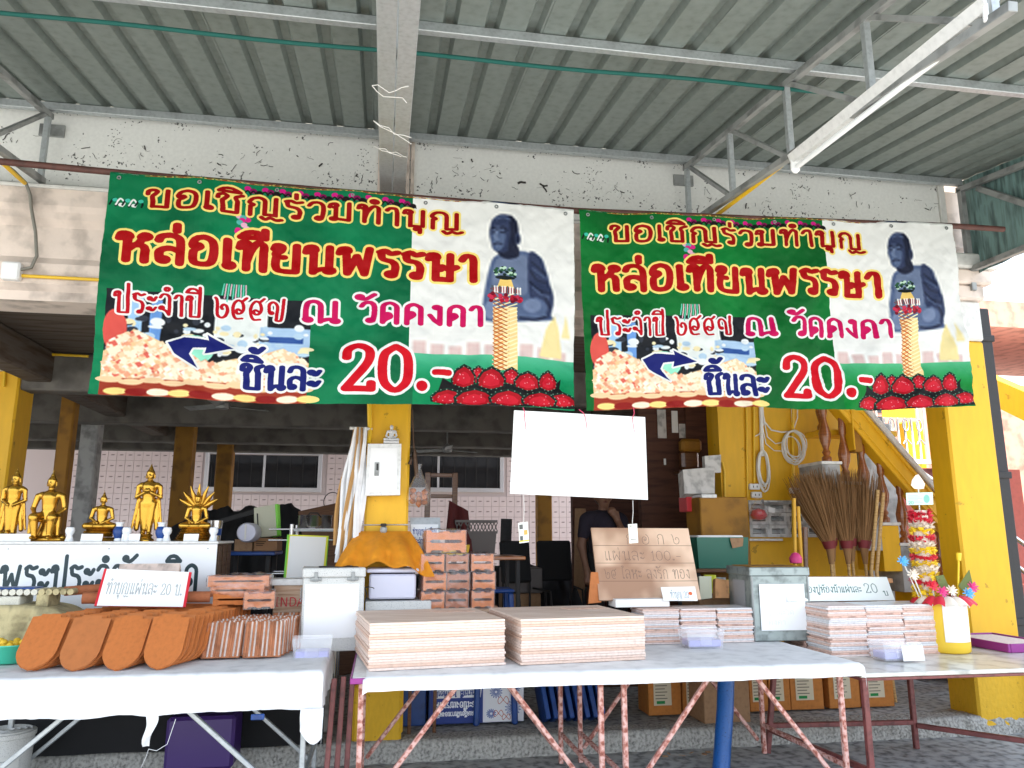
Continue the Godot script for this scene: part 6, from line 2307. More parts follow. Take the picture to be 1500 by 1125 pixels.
func build_cabinet() -> void:
	var zf := -0.44
	var top := 1.513
	var xr := -1.146
	var t := thing("cabinet", "long white fronted cabinet lettered in dark Thai, gold statues on top", "cabinet", Vector3(-3.0, 0.13, -0.75))
	var st := begin()
	bb(st, Vector3(-4.6, 0.16, -1.0), Vector3(xr - 0.004, top - 0.02, zf - 0.02))
	wpart("carcass", st, M.cabinet_side, t)
	st = begin()
	bb(st, Vector3(-4.62, top - 0.018, -1.02), Vector3(xr + 0.01, top, zf + 0.016), 0.004)
	wpart("top_board", st, M.white_paint, t)
	for k in 3:
		st = begin()
		bb(st, Vector3(xr - 0.002, 0.3, -0.60 - k * 0.16), Vector3(xr + 0.008, top - 0.03, -0.49 - k * 0.16), 0.003)
		wpart("side_slat", st, M.cabinet_side, t)
	st = begin()
	bb(st, Vector3(-4.55, 0.131, -0.95), Vector3(xr - 0.06, 0.158, -0.5))
	wpart("plinth", st, M.iron_dark, t)
	var im := blank(1024, 340, Color(0.90, 0.91, 0.92))
	write(im, "พระประจำวันเกิด", 28, 186, 925, 104, Vector2(9, 8), Color(0.03, 0.17, 0.20))
	st = begin()
	panel(st, Vector3(-2.573, top - 0.02, zf), Vector3(xr, top - 0.02, zf), Vector3(xr, top - 0.60, zf), Vector3(-2.573, top - 0.60, zf), 0.018)
	wpart("front_panel", st, sign_mat("cabinet_front", im, 0.45), t)
	st = begin()
	bb(st, Vector3(-4.6, top - 0.60, zf - 0.018), Vector3(-2.573 - 0.002, top - 0.02, zf))
	wpart("front_panel", st, M.white_paint, t)
	st = begin()
	bb(st, Vector3(-4.6, 0.16, zf - 0.018), Vector3(xr, top - 0.602, zf))
	wpart("shade_dark_panel", st, M.cabinet_side, t)  # dark colour stands in for the shade below the first table
	for p in [[12, 806], [305, 800], [160, 803]]:
		st = begin()
		lathe(st, [Vector2(0.004, 0), Vector2(0.004, 0.004), Vector2(0.0, 0.005)], 8, Transform3D(Basis(Vector3.RIGHT, PI / 2), Vector3(-2.502 if p[0] == 12 else -1.207 if p[0] == 305 else -1.861, top - 0.05, zf)))
		wpart("screw", st, M.galv_dull, t)
	# statues: [px centre x in metres, height, kind, label]
	var z := -0.58
	var list := [
		[-2.565, 0.53, 0, "gold standing Buddha statue with hands folded low, first on the cabinet"],
		[-2.327, 0.54, 2, "gold Buddha statue seated on a rock with both legs down"],
		[-1.973, 0.385, 3, "gold meditating Buddha statue on a round lotus seat"],
		[-1.671, 0.58, 1, "gold standing Buddha statue with hands crossed on the chest"],
		[-1.331, 0.44, 4, "gold Buddha statue sheltered by a fan of serpent heads"],
	]
	for s in list:
		var h: float = s[1]
		var o := thing("buddha_statue", s[3], "statue", Vector3(s[0], top + 0.001, z), "gold statues on the cabinet")
		var base := begin()
		if s[2] <= 1:
			lathe(base, [Vector2(0, 0), Vector2(0.10, 0), Vector2(0.10, 0.02), Vector2(0.08, 0.035), Vector2(0.07, 0.05), Vector2(0.085, 0.07), Vector2(0.07, 0.085), Vector2(0, 0.085)].map(func(p): return p * h), 20)
			part("pedestal", base, M.gold, o)
			part("figure", skin(scaled(standing_bones(s[2]), h), h * 0.0105, h * 0.014), M.gold, o)
		elif s[2] == 2:
			var rock := [[Vector3(0, 0.10, -0.05), Vector3(0, 0.24, -0.06), 0.14, 0.11], [Vector3(-0.18, 0.04, 0), Vector3(0.2, 0.04, 0.02), 0.055, 0.05], [Vector3(-0.26, 0.025, 0.05), Vector3(0.22, 0.02, 0.16), 0.035, 0.03]]
			part("rock_seat", skin(scaled(rock, h), h * 0.02, h * 0.04), M.gold, o)
			part("figure", skin(scaled(seated_bones(true), h), h * 0.0115, h * 0.014), M.gold, o)
		else:
			var up := 0.0
			if s[2] == 3:
				for q in [[0.0, 0.26, 0.07], [0.075, 0.22, 0.05], [0.125, 0.30, 0.06], [0.185, 0.26, 0.045]]:
					base = begin()
					lathe(base, [Vector2(0, q[0]), Vector2(q[1] * 0.92, q[0]), Vector2(q[1], q[0] + q[2] * 0.5), Vector2(q[1] * 0.92, q[0] + q[2]), Vector2(0, q[0] + q[2])].map(func(p): return p * h), 24, Transform3D(Basis.from_scale(Vector3(1, 1, 0.72)), Vector3.ZERO))
					part("seat_tier", base, M.gold, o)
			else:
				for k in 6:
					base = begin()
					var w := 0.33 - k * 0.022
					lathe(base, [Vector2(0, 0), Vector2(w * 0.95, 0), Vector2(w, 0.018), Vector2(w * 0.95, 0.037), Vector2(0, 0.037)].map(func(p): return p * h), 20, Transform3D(Basis.from_scale(Vector3(1, 1, 0.7)), Vector3(0, k * 0.038 * h, 0)))
					part("serpent_coil", base, M.gold, o)
				for k in 7:
					var a := (k - 3) * 0.34
					base = begin()
					var d := Vector3(sin(a), cos(a), 0)
					var c := Vector3(0, 0.50, -0.1)
					tube(base, [c * h, (c + d * 0.16 + Vector3(0, 0, 0.01)) * h, (c + d * 0.28 + Vector3(0, 0, 0.06)) * h, (c + d * (0.38 + 0.06 * cos(a * 2)) + Vector3(0, 0, 0.05)) * h], [0.05 * h, 0.05 * h, 0.036 * h, 0.003], 8)
					part("serpent_head", base, M.gold, o)
			var fg := part("figure", skin(scaled(seated_bones(false), h), h * 0.0115, h * 0.014), M.gold, o)
			if s[2] == 4:
				fg.scale = Vector3(0.86, 0.9, 0.86)
	# vases, jars and name cards
	var vase := func(x: float, label: String) -> void:
		var o := thing("vase", label, "vase", Vector3(x, top + 0.001, z + 0.06), "blue and white vases on the cabinet")
		var s := begin()
		lathe(s, [Vector2(0, 0), Vector2(0.028, 0), Vector2(0.03, 0.008), Vector2(0.026, 0.02)], 18)
		part("foot", s, M.porcelain, o)
		s = begin()
		lathe(s, [Vector2(0.026, 0.02), Vector2(0.038, 0.05), Vector2(0.04, 0.075), Vector2(0.03, 0.095), Vector2(0.024, 0.102)], 18)
		part("body", s, M.blue, o)
		s = begin()
		lathe(s, [Vector2(0.024, 0.102), Vector2(0.024, 0.118), Vector2(0.034, 0.132), Vector2(0.03, 0.132), Vector2(0.02, 0.116), Vector2(0.0, 0.11)], 18)
		part("neck", s, M.porcelain, o)
	vase.call(-1.831, "small blue and white vase between the meditating and the crossed hands statues")
	vase.call(-1.549, "small blue and white vase between the crossed hands and the serpent statues")
	for j in [[-2.142, "small white porcelain jar beside the statue on the rock"], [-1.771, "small white porcelain jar beside the first blue vase"], [-1.502, "small white porcelain jar beside the vase next to the serpent statue"], [-1.157 - 0.03, "small white porcelain jar at the corner of the cabinet"]]:
		st = begin()
		lathe(st, [Vector2(0, 0), Vector2(0.03, 0), Vector2(0.024, 0.02), Vector2(0.018, 0.04), Vector2(0.03, 0.06), Vector2(0.032, 0.075), Vector2(0.026, 0.095), Vector2(0, 0.1)], 16, Transform3D(Basis(), Vector3(j[0], top + 0.001, z + 0.09)))
		one("porcelain_jar", j[1], "jar", st, M.porcelain, "white jars on the cabinet")
	for c in [[-2.503, 0.24, "long white name card before the first gold standing statue"], [-1.994, 0.14, "white name card before the meditating gold statue"], [-1.738, 0.12, "white name card before the gold statue with crossed hands"], [-1.335, 0.10, "white name card before the gold serpent statue"]]:
		st = begin()
		box(st, Vector3(c[0], top + 0.026, zf - 0.04), Vector3(c[1], 0.052, 0.002), Basis(Vector3.RIGHT, -0.25))
		one("name_card", c[2], "card", st, M.paper, "name cards on the cabinet")


# ---------------------------------------------------------------- things on and round the middle column
func build_column_things() -> void:
	var z := -0.5
	var t := thing("meter_box", "white electrical box with a small latch on the yellow column", "electrical box", Vector3(0.009, 1.841, -0.48))
	var st := begin()
	panel(st, Vector3(-0.119, 2.223, -0.39), Vector3(0.128, 2.228, -0.39), Vector3(0.129, 1.848, -0.39), Vector3(-0.125, 1.841, -0.39), 0.105)
	wpart("case", st, M.white_paint, t)
	st = begin()
	panel(st, Vector3(-0.097, 2.193, -0.384), Vector3(0.098, 2.196, -0.384), Vector3(0.103, 1.872, -0.384), Vector3(-0.101, 1.87, -0.384), 0.005)
	wpart("door", st, M.white_plastic, t)
	st = begin()
	box(st, Vector3(-0.047, 2.036, -0.38), Vector3(0.034, 0.10, 0.008), Basis(), 0.002)
	wpart("latch_plate", st, M.galv_dull, t)
	st = begin()
	box(st, Vector3(-0.043, 2.051, -0.374), Vector3(0.014, 0.05, 0.012), Basis(), 0.003)
	wpart("latch", st, M.iron_dark, t)
	st = begin()
	tube(st, [Vector3(-0.121, 2.555, -0.46), Vector3(-0.107, 2.304, -0.46), Vector3(-0.115, 2.229, -0.44)], 0.018, 10)
	one("conduit", "yellow conduit coming down the column into the white electrical box", "conduit", st, M.yellow_pipe)
	# seated monk figurine on the box
	var fp := Vector3(0.053, 2.231, -0.43)
	var fig := thing("monk_figurine", "small white stone figurine of a seated monk on the electrical box", "figurine", fp)
	st = begin()
	box(st, Vector3(0, 0.01, 0), Vector3(0.115, 0.02, 0.085), Basis(), 0.005)
	part("base", st, M.stone_white, fig)
	var hb := []
	for b in seated_bones(false):
		hb.append(b)
	hb = hb.slice(0, hb.size() - 2)
	hb.append([Vector3(0.12, 0.58, 0.02), Vector3(-0.10, 0.36, 0.10), 0.05, 0.03])
	var fm := part("figure", skin(scaled(hb, 0.2), 0.0034, 0.006), M.stone_white, fig)
	fm.position.y = -0.024
	# cord round the column with a clamp
	st = begin()
	var cx0 := -0.134 - 0.008
	var cx1 := 0.193 + 0.008
	var cyy := 1.63
	tube(st, [Vector3(cx0, cyy, -0.868), Vector3(cx0, cyy, -0.492), Vector3(cx1, cyy + 0.003, -0.492), Vector3(cx1, cyy, -0.868)], 0.006, 6)
	one("cord", "pale cord tied round the yellow column above the orange cloth", "cord", st, M.rope_white)
	var cl := thing("clamp", "metal clamp gripping the orange cloth to the column's cord", "clamp", Vector3(0.018, 1.575, -0.44))
	st = begin()
	box(st, Vector3(0.017, 1.595, -0.43), Vector3(0.05, 0.05, 0.05), Basis(), 0.012)
	wpart("jaw", st, M.galv_dull, cl)
	st = begin()
	box(st, Vector3(0.016, 1.629, -0.43), Vector3(0.046, 0.022, 0.06), Basis(), 0.006)
	wpart("spring", st, M.iron_dark, cl)
	# orange cloth draped from the clamp
	st = begin()
	var n := FastNoiseLite.new()
	n.seed = 19
	n.frequency = 1.0
	var ta := Vector3(-0.17, 1.585, -0.44)
	var tb := Vector3(0.212, 1.585, -0.44)
	var la := Vector3(-0.334, 1.307, -0.13)
	var lb := Vector3(0.373, 1.267, -0.1)
	sheet(st, 60, 30, func(u, v):
		var p: Vector3 = ta.lerp(tb, u).lerp(la.lerp(lb, u), pow(v, 0.9))
		p.y += 0.07 * v * sin(u * PI) * (1.0 if v < 0.5 else 1.0) - 0.018 * v * cos(u * 21.0)
		p.z += v * (0.045 * sin(u * 20.0) + 0.03 * n.get_noise_2d(u * 6.0, v * 2.0)) + 0.03 * sin(v * PI)
		p.y += 0.02 * sin(v * PI)
		return p)
	one("orange_cloth", "saffron orange cloth draped from the column over the lilac box", "cloth", st, M.cloth_orange)
	# bunch of white and tan cloth strips hanging at the column's left
	var hook := Vector3(-0.154, 2.324, -0.46)
	for k in 9:
		st = begin()
		var x0 := hook.x - 0.075 + k * 0.010
		var wide := 0.030 + 0.010 * (k % 3)
		var drop := 0.80 + 0.06 * (k % 4)
		sheet(st, 4, 20, func(u, v):
			var a: float = v * (drop + 0.06)
			var y: float = hook.y + 0.02 - a
			var spread: float = minf(1.0, a * 2.5)
			return Vector3(x0 - spread * (0.05 - k * 0.008) - 0.07 * v + 0.012 * sin(v * 7.0 + k * 2.0) + u * wide * (0.5 + 0.5 * spread), y, hook.z + 0.05 + 0.012 * (k % 4) + 0.012 * sin(v * 9.0 + k) + 0.01 * sin(u * 5.0)))
		one("cloth_strip", "white cloth strip in the bunch hanging left of the yellow column".replace("left of", "from") if k % 3 else "tan cloth strip in the bunch hanging from the yellow column", "cloth strip", st, M.cloth_white if k % 3 else M.cloth_tan, "white strips on the column" if k % 3 else "tan strips on the column")
	st = begin()
	tube(st, [hook + Vector3(-0.10, 0.015, 0.06), hook + Vector3(0.06, 0.02, 0.0)], 0.012, 8)
	one("hook_peg", "short peg on the yellow column carrying the cloth strips", "peg", st, M.rope_white)
	# plastic bags hanging on the other side
	var bag := thing("hanging_bag", "clear plastic bag of dried brown food hung from the column", "bag", Vector3(0.266, 1.778, -0.5))
	st = begin()
	lathe(st, [Vector2(0.0, 0.0), Vector2(0.07, 0.02), Vector2(0.095, 0.07), Vector2(0.08, 0.14), Vector2(0.03, 0.25), Vector2(0.012, 0.30), Vector2(0.02, 0.33)], 16, Transform3D(Basis(), Vector3(0.271, 1.758, -0.5)))
	wpart("plastic", st, M.wrap, bag)
	for k in 9:
		st = begin()
		var c := Vector3(0.271, 1.788, -0.5) + Vector3(0.05 * sin(k * 2.1), 0.012 * k, 0.04 * cos(k * 1.7))
		lathe(st, [Vector2(0.0, -0.03), Vector2(0.02, -0.012), Vector2(0.026, 0.006), Vector2(0.0, 0.03)], 8, Transform3D(Basis(Vector3(1, 0.4, 0.2).normalized(), k * 0.9), c))
		wpart("dried_piece", st, M.dry_fish, bag)
	st = begin()
	tube(st, [Vector3(0.207, 2.511, -0.52), Vector3(0.224, 2.245, -0.52), Vector3(0.249, 2.035, -0.5)], 0.006, 6)
	tube(st, [Vector3(0.197, 2.086, -0.5), Vector3(0.23, 2.191, -0.5), Vector3(0.255, 1.982, -0.49)], 0.016, 7)
	wpart("tie", st, M.cabinet_side, bag)
	# hanging blank cardboard with strings and tags
	var cb := thing("hanging_board", "blank white cardboard sheet hung by strings below the banners", "board", Vector3(1.287, 1.772, 0.4))
	st = begin()
	panel(st, Vector3(0.851, 2.375, 0.4), Vector3(1.765, 2.352, 0.4), Vector3(1.765, 1.789, 0.4), Vector3(0.823, 1.822, 0.4), 0.006)
	wpart("sheet", st, M.paper, cb)
	for p in [[Vector3(0.919, 2.33, 0.405), Vector3(0.906, 2.39, 0.43)], [Vector3(1.338, 2.345, 0.405), Vector3(1.29, 2.387, 0.43)], [Vector3(1.67, 2.335, 0.405), Vector3(1.674, 2.411, 0.43)]]:
		st = begin()
		tube(st, [p[0], (p[0] + p[1]) * 0.5 + Vector3(0.008, 0, 0.006), p[1]], 0.003, 5)
		tube(st, [p[0], p[0] + Vector3(0.006, -0.04, 0.004), p[0] + Vector3(0.012, -0.09, 0.004)], 0.002, 5)
		wpart("string", st, M.rope_pink, cb)
	for p in [[Vector3(0.914, 1.814, 0.4), Vector3(0.913, 1.633, 0.4), Vector3(0.877, 1.633, 0.4), Vector3(0.941, 1.642, 0.4), Vector3(0.949, 1.511, 0.4), Vector3(0.886, 1.503, 0.4), "small printed tag dangling from the cardboard sheet near the dark crate"], [Vector3(1.659, 1.784, 0.4), Vector3(1.65, 1.631, 0.4), Vector3(1.621, 1.626, 0.4), Vector3(1.683, 1.631, 0.4), Vector3(1.688, 1.506, 0.4), Vector3(1.627, 1.501, 0.4), "small white tag dangling from the cardboard sheet before the wooden notice"]]:
		var tg := thing("hanging_tag", p[6], "tag", p[5])
		st = begin()
		tube(st, [p[0], p[0].lerp(p[1], 0.5) + Vector3(0.003, 0, 0.003), p[1]], 0.0022, 5)
		wpart("string", st, M.rope_white, tg)
		var im := blank(64, 128, Color(0.90, 0.90, 0.86))
		if p[6].contains("printed"):
			im.fill_rect(Rect2i(6, 12, 24, 30), Color(0.35, 0.35, 0.34))
			im.fill_rect(Rect2i(34, 50, 24, 30), Color(0.86, 0.62, 0.30))
			im.fill_rect(Rect2i(6, 84, 20, 30), Color(0.30, 0.32, 0.32))
			im.fill_rect(Rect2i(0, 112, 64, 8), Color(0.80, 0.72, 0.10))
		else:
			im.fill_rect(Rect2i(10, 100, 44, 5), Color(0.40, 0.40, 0.36))
			im.fill_rect(Rect2i(8, 8, 18, 10), Color(0.6, 0.6, 0.55))
		st = begin()
		panel(st, p[2], p[3], p[4], p[5], 0.004)
		wpart("card", st, sign_mat("tag_%d" % (1 if p[6].contains("printed") else 2), im, 0.5), tg)


# ---------------------------------------------------------------- inside the hall
func table_at(label: String, lo: Vector3, hi: Vector3, m: Material, leg_m: Material, thick := 0.03) -> void:
	var t := thing("table", label, "table", Vector3((lo.x + hi.x) * 0.5, 0.13, (lo.z + hi.z) * 0.5))
	var st := begin()
	bb(st, Vector3(lo.x, hi.y - thick, lo.z), hi, 0.006)
	wpart("tabletop", st, m, t)
	for x in [lo.x + 0.06, hi.x - 0.06]:
		for z in [lo.z + 0.06, hi.z - 0.06]:
			st = begin()
			bar(st, Vector3(x, 0.132, z), Vector3(x, hi.y - thick - 0.002, z), 0.035, 0.035, Vector3(0, 0, 1), 0.003)
			wpart("leg", st, leg_m, t)


func build_interior() -> void:
	var st: SurfaceTool
	# steel rack with the pot
	var z := -1.25
	var x0 := -0.908
	var x1 := -0.333
	var t := thing("steel_rack", "open steel tube rack standing beside the cabinet", "rack", Vector3((x0 + x1) * 0.5, 0.13, z - 0.2))
	for x in [x0 + 0.18, x1]:
		for zz in [z, z - 0.4]:
			st = begin()
			tube(st, [Vector3(x, 0.132, zz), Vector3(x, 1.644, zz)], 0.017, 10)
			wpart("post", st, M.steel, t)
	for y in [1.605, 1.517, 1.25]:
		for zz in [z, z - 0.4]:
			st = begin()
			tube(st, [Vector3(x0, y, zz), Vector3(x1, y, zz)], 0.008, 8)
			wpart("rail", st, M.steel, t)
	st = begin()
	bb(st, Vector3(x0 + 0.16, 1.589, z - 0.39), Vector3(x1 + 0.01, 1.6, z - 0.01))
	wpart("shelf", st, M.galv, t)
	var ptop := 1.6
	var pot := thing("cooking_pot", "steel cooking pot with arched handle on the steel rack", "pot", Vector3(-0.557, ptop + 0.002, -1.4))
	st = begin()
	lathe(st, [Vector2(0, 0), Vector2(0.13, 0), Vector2(0.14, 0.012), Vector2(0.14, 0.115), Vector2(0.146, 0.12), Vector2(0.136, 0.12), Vector2(0.13, 0.02), Vector2(0, 0.015)], 28)
	part("bowl", st, M.steel, pot)
	st = begin()
	tube(st, [Vector3(-0.06, 0.10, 0.142), Vector3(-0.03, 0.135, 0.155), Vector3(0.03, 0.135, 0.155), Vector3(0.06, 0.10, 0.142)], 0.006, 7)
	part("handle", st, M.iron_dark, pot)
	# white sign with green and yellow edge on the rack's front
	var gs := thing("edged_sign", "blank white sign with green and yellow edge beside the steel rack", "sign", Vector3(-0.553, 1.213, -0.9))
	st = begin()
	panel(st, Vector3(-0.73, 1.561, -0.98), Vector3(-0.41, 1.55, -1), Vector3(-0.411, 1.215, -0.85), Vector3(-0.726, 1.218, -0.85), 0.012)
	wpart("backing", st, M.green_paint, gs)
	st = begin()
	panel(st, Vector3(-0.713, 1.561, -0.968), Vector3(-0.414, 1.55, -0.988), Vector3(-0.42, 1.215, -0.838), Vector3(-0.71, 1.218, -0.838), 0.004)
	wpart("yellow_edge", st, M.lime_paint, gs)
	st = begin()
	panel(st, Vector3(-0.706, 1.55, -0.96), Vector3(-0.429, 1.54, -0.98), Vector3(-0.435, 1.216, -0.83), Vector3(-0.704, 1.218, -0.83), 0.004)
	wpart("white_face", st, M.paper, gs)
	st = begin()
	bb(st, Vector3(-0.777, 0.131, -1.1), Vector3(-0.341, 1.212, -0.8), 0.004)
	one("stand_box", "low grey stand under the sign with green and yellow edge", "box", st, M.card_white)
	# dark blue table with cartons and a beige file box
	var by := 1.42
	table_at("dark blue table carrying cartons beside the cabinet", Vector3(-1.33, 0, -2.0), Vector3(-0.877, by, -1.45), M.blue, M.iron_dark)
	st = begin()
	bb(st, Vector3(-1.23, by + 0.002, -1.95), Vector3(-1.084, 1.522, -1.58), 0.004)
	one("carton", "small brown carton on the dark blue table next to the lettered carton", "carton", st, M.card)
	var im := blank(256, 160, Color(0.62, 0.46, 0.32))
	for k in 3:
		im.fill_rect(Rect2i(24, 34 + k * 26, 110 - k * 16, 12), Color(0.28, 0.20, 0.15))
	var ct := thing("carton", "brown carton with dark lettering under the beige file box", "carton", Vector3(-0.983, by, -1.7))
	st = begin()
	bb(st, Vector3(-1.079 + 0.003, by + 0.002, -1.95), Vector3(-0.881, 1.533, -1.60), 0.004)
	wpart("box", st, M.card, ct)
	st = begin()
	panel(st, Vector3(-1.073, 1.527, -1.597), Vector3(-0.886, 1.527, -1.597), Vector3(-0.886, by + 0.01, -1.597), Vector3(-1.073, by + 0.01, -1.597), 0.002)
	wpart("printed_face", st, sign_mat("carton_face", im, 0.8), ct)
	var fb := thing("file_box", "beige file box with green edge leaning above the lettered carton", "file box", Vector3(-0.976, 1.533, -1.6))
	st = begin()
	panel(st, Vector3(-1.096, 1.789, -1.62), Vector3(-0.904, 1.825, -1.62), Vector3(-0.869, 1.556, -1.6), Vector3(-1.072, 1.533, -1.6), 0.10)
	wpart("case", st, M.file_beige, fb)
	st = begin()
	panel(st, Vector3(-0.901, 1.824, -1.6), Vector3(-0.881, 1.819, -1.62), Vector3(-0.851, 1.55, -1.6), Vector3(-0.866, 1.556, -1.58), 0.10)
	wpart("green_edge", st, M.green_paint, fb)
	st = begin()
	panel(st, Vector3(-1.067, 1.741, -1.596), Vector3(-1.056, 1.741, -1.596), Vector3(-1.043, 1.637, -1.59), Vector3(-1.054, 1.637, -1.59), 0.002)
	wpart("label_mark", st, M.iron_dark, fb)
	var dr := thing("plastic_drum", "grey plastic drum lying with its round lid to the front", "drum", Vector3(-1.104, 1.495, -1.4))
	st = begin()
	lathe(st, [Vector2(0, 0), Vector2(0.07, 0), Vector2(0.08, 0.02), Vector2(0.08, 0.28), Vector2(0, 0.28)], 22, Transform3D(Basis(Vector3.RIGHT, -PI / 2), Vector3(-1.093, 1.578, -1.3)))
	wpart("body", st, M.lilac_tray, dr)
	st = begin()
	bar(st, Vector3(-1.101, 1.644, -1.29), Vector3(-1.099, 1.523, -1.29), 0.014, 0.006, Vector3(0, 0, 1))
	wpart("handle", st, M.rope_white, dr)
	var mg := thing("steel_mug", "steel mug with blue band at the cabinet's corner", "mug", Vector3(-1.243, 1.513 + 0.001, -0.8))
	st = begin()
	lathe(st, [Vector2(0, 0), Vector2(0.045, 0), Vector2(0.055, 0.15), Vector2(0.05, 0.15), Vector2(0.04, 0.01), Vector2(0, 0.01)], 20)
	part("cup", st, M.steel, mg)
	st = begin()
	lathe(st, [Vector2(0.049, 0.04), Vector2(0.0535, 0.09)], 20)
	part("band", st, M.blue, mg)
	# tarpaulin heap mid-hall, plus a low black heap added in place of shade
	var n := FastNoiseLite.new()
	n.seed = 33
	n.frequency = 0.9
	for h in [[-2.653, -0.494, 1.903, -4.5, "long heap under a black tarpaulin in front of the tiled building"], [0.152, 2.738, 1.162, -5.2, "low black heap added in place of shade behind the dark crate"]]:
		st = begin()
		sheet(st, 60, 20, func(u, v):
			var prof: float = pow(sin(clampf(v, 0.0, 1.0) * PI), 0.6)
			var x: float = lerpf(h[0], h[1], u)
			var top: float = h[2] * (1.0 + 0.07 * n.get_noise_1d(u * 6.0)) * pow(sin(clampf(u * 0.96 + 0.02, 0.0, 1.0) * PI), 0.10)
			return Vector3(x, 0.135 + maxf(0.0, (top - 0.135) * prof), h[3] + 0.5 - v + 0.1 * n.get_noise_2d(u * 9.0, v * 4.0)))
		one("black_heap", h[4], "heap", st, M.cloth_black)
	st = begin()
	bar(st, Vector3(-1.997, 1.666, -4), Vector3(-1.345, 1.862, -4), 0.05, 0.05)
	one("loose_beam", "dark wooden beam slanting up from the black tarpaulin heap", "beam", st, M.iron_dark)
	st = begin()
	var arc := []
	for k in 21:
		var a := TAU * k / 20.0
		arc.append(Vector3(-0.581, 1.947, -4) + Vector3(0.10 * cos(a), 0.11 * sin(a), 0))
	tube(st, arc, 0.006, 6)
	one("wire_hoop", "thin dark wire hoop standing on the tarpaulin heap", "hoop", st, M.iron_dark)
	# wood framed chair, maroon cloth and the dark crate
	var cz := -1.9
	var wc := thing("wooden_chair", "dark wooden chair with a maroon cloth over it near the crate", "chair", Vector3(0.551, 0.13, cz))
	for x in [0.418, 0.674]:
		st = begin()
		bar(st, Vector3(x, 0.132, cz), Vector3(x, 2.139, cz), 0.05, 0.04, Vector3(0, 0, 1), 0.005)
		wpart("back_post", st, M.wood_dark, wc)
		st = begin()
		bar(st, Vector3(x, 0.132, cz + 0.42), Vector3(x, 0.6, cz + 0.42), 0.045, 0.045, Vector3(0, 0, 1), 0.005)
		wpart("leg", st, M.wood_dark, wc)
	for y in [2.114, 1.916]:
		st = begin()
		bar(st, Vector3(0.418 + 0.026, y, cz), Vector3(0.674 - 0.026, y, cz), 0.045, 0.035, UP, 0.005)
		wpart("back_rail", st, M.wood_dark, wc)
	st = begin()
	bb(st, Vector3(0.418 - 0.02, 0.6, cz + 0.022), Vector3(0.674 + 0.02, 0.64, cz + 0.45), 0.008)
	wpart("seat", st, M.wood_dark, wc)
	st = begin()
	var ma := Vector3(0.596, 1.865, -1.6)
	var mb := Vector3(0.771, 1.774, -1.6)
	var mc := Vector3(0.539, 1.394, -1.4)
	var md := Vector3(0.801, 1.393, -1.4)
	sheet(st, 20, 16, func(u, v):
		var p: Vector3 = ma.lerp(mb, u).lerp(mc.lerp(md, u), v)
		p.z += 0.05 * sin(u * 11.0) * (0.3 + v)
		return p)
	one("maroon_cloth", "maroon cloth hanging beside the dark plastic crate", "cloth", st, M.cloth_maroon)
	var cr := thing("plastic_crate", "dark grey plastic crate pierced with diamond holes on the orange table", "crate", Vector3(0.837, 1.391, -1.5))
	var cy0 := 1.391
	var cy1 := 1.694
	var cw := 1.025 - 0.647
	var cm := 0.835
	st = begin()
	tub(st, Vector3(cm, cy0 + 0.002, -1.66), Vector3(cw * 0.96, (cy1 - cy0) * 0.62, 0.30), 0.006, 0.08)
	wpart("lower_wall", st, M.crate, cr)
	st = begin()
	for y in [cy0 + (cy1 - cy0) * 0.63, cy1 - 0.015]:
		box(st, Vector3(cm, y, -1.505), Vector3(cw, 0.022, 0.012))
		box(st, Vector3(cm, y, -1.815), Vector3(cw, 0.022, 0.012))
		for s in [-1.0, 1.0]:
			box(st, Vector3(cm + s * (cw * 0.5 - 0.004), y, -1.66), Vector3(0.012, 0.022, 0.296))
	wpart("rim", st, M.crate, cr)
	st = begin()
	for k in 12:
		var xx := cm - cw * 0.5 + cw * (k + 0.5) / 12.0
		for s in [-1.0, 1.0]:
			bar(st, Vector3(xx - s * cw / 24.0, cy0 + (cy1 - cy0) * 0.65, -1.505), Vector3(xx + s * cw / 24.0, cy1 - 0.026, -1.505), 0.009, 0.006, Vector3(0, 0, 1))
	wpart("lattice", st, M.crate, cr)
	# orange table and what is on it
	table_at("glossy orange brown table behind the wrapped tile bundles", Vector3(0.489, 0, -1.95), Vector3(1.234, 1.378, -1.25), M.wood_red, M.iron_dark)
	var yb := thing("yellow_basket", "yellow basket of yellow candles on the orange table", "basket", Vector3(0.625, 1.396, -1.3))
	st = begin()
	tub(st, Vector3(0.637, 1.379, -1.3) + Vector3(0, 0.006, -0.12), Vector3(0.24, 0.09, 0.18), 0.004, 0.1)
	wpart("tray", st, M.yellow_flower, yb)
	for k in 7:
		st = begin()
		tube(st, [Vector3(0.537, 1.43, -1.3) + Vector3(k * 0.03, 0.0, -0.05), Vector3(0.536, 1.447, -1.3) + Vector3(k * 0.03 + 0.01, 0.01, -0.19)], 0.016, 8)
		wpart("candle", st, M.petal_yellow, yb)
	# whiteboard note with blue handwriting
	im = blank(256, 320, Color(0.90, 0.91, 0.92))
	var bl := Color(0.20, 0.28, 0.55)
	write(im, "ทำบุญหล่อเทียน", 16, 80, 226, 40, Vector2(2.6, 2.2), bl)
	write(im, "ประจำพรรษา", 20, 160, 190, 40, Vector2(2.6, 2.2), bl)
	write(im, "ปี ๒๕๕๙", 30, 235, 150, 40, Vector2(2.6, 2.2), bl)
	write(im, "20.-", 80, 300, 110, 34, Vector2(2.4, 2.0), bl)
	var nb := thing("note_board", "small framed whiteboard with blue Thai handwriting behind the tile bundles", "sign", Vector3(0.328, 1.414, -0.55))
	st = begin()
	panel(st, Vector3(0.216, 1.689, -0.62), Vector3(0.446, 1.69, -0.62), Vector3(0.444, 1.345, -0.5), Vector3(0.226, 1.346, -0.5), 0.02)
	wpart("frame", st, M.galv, nb)
	st = begin()
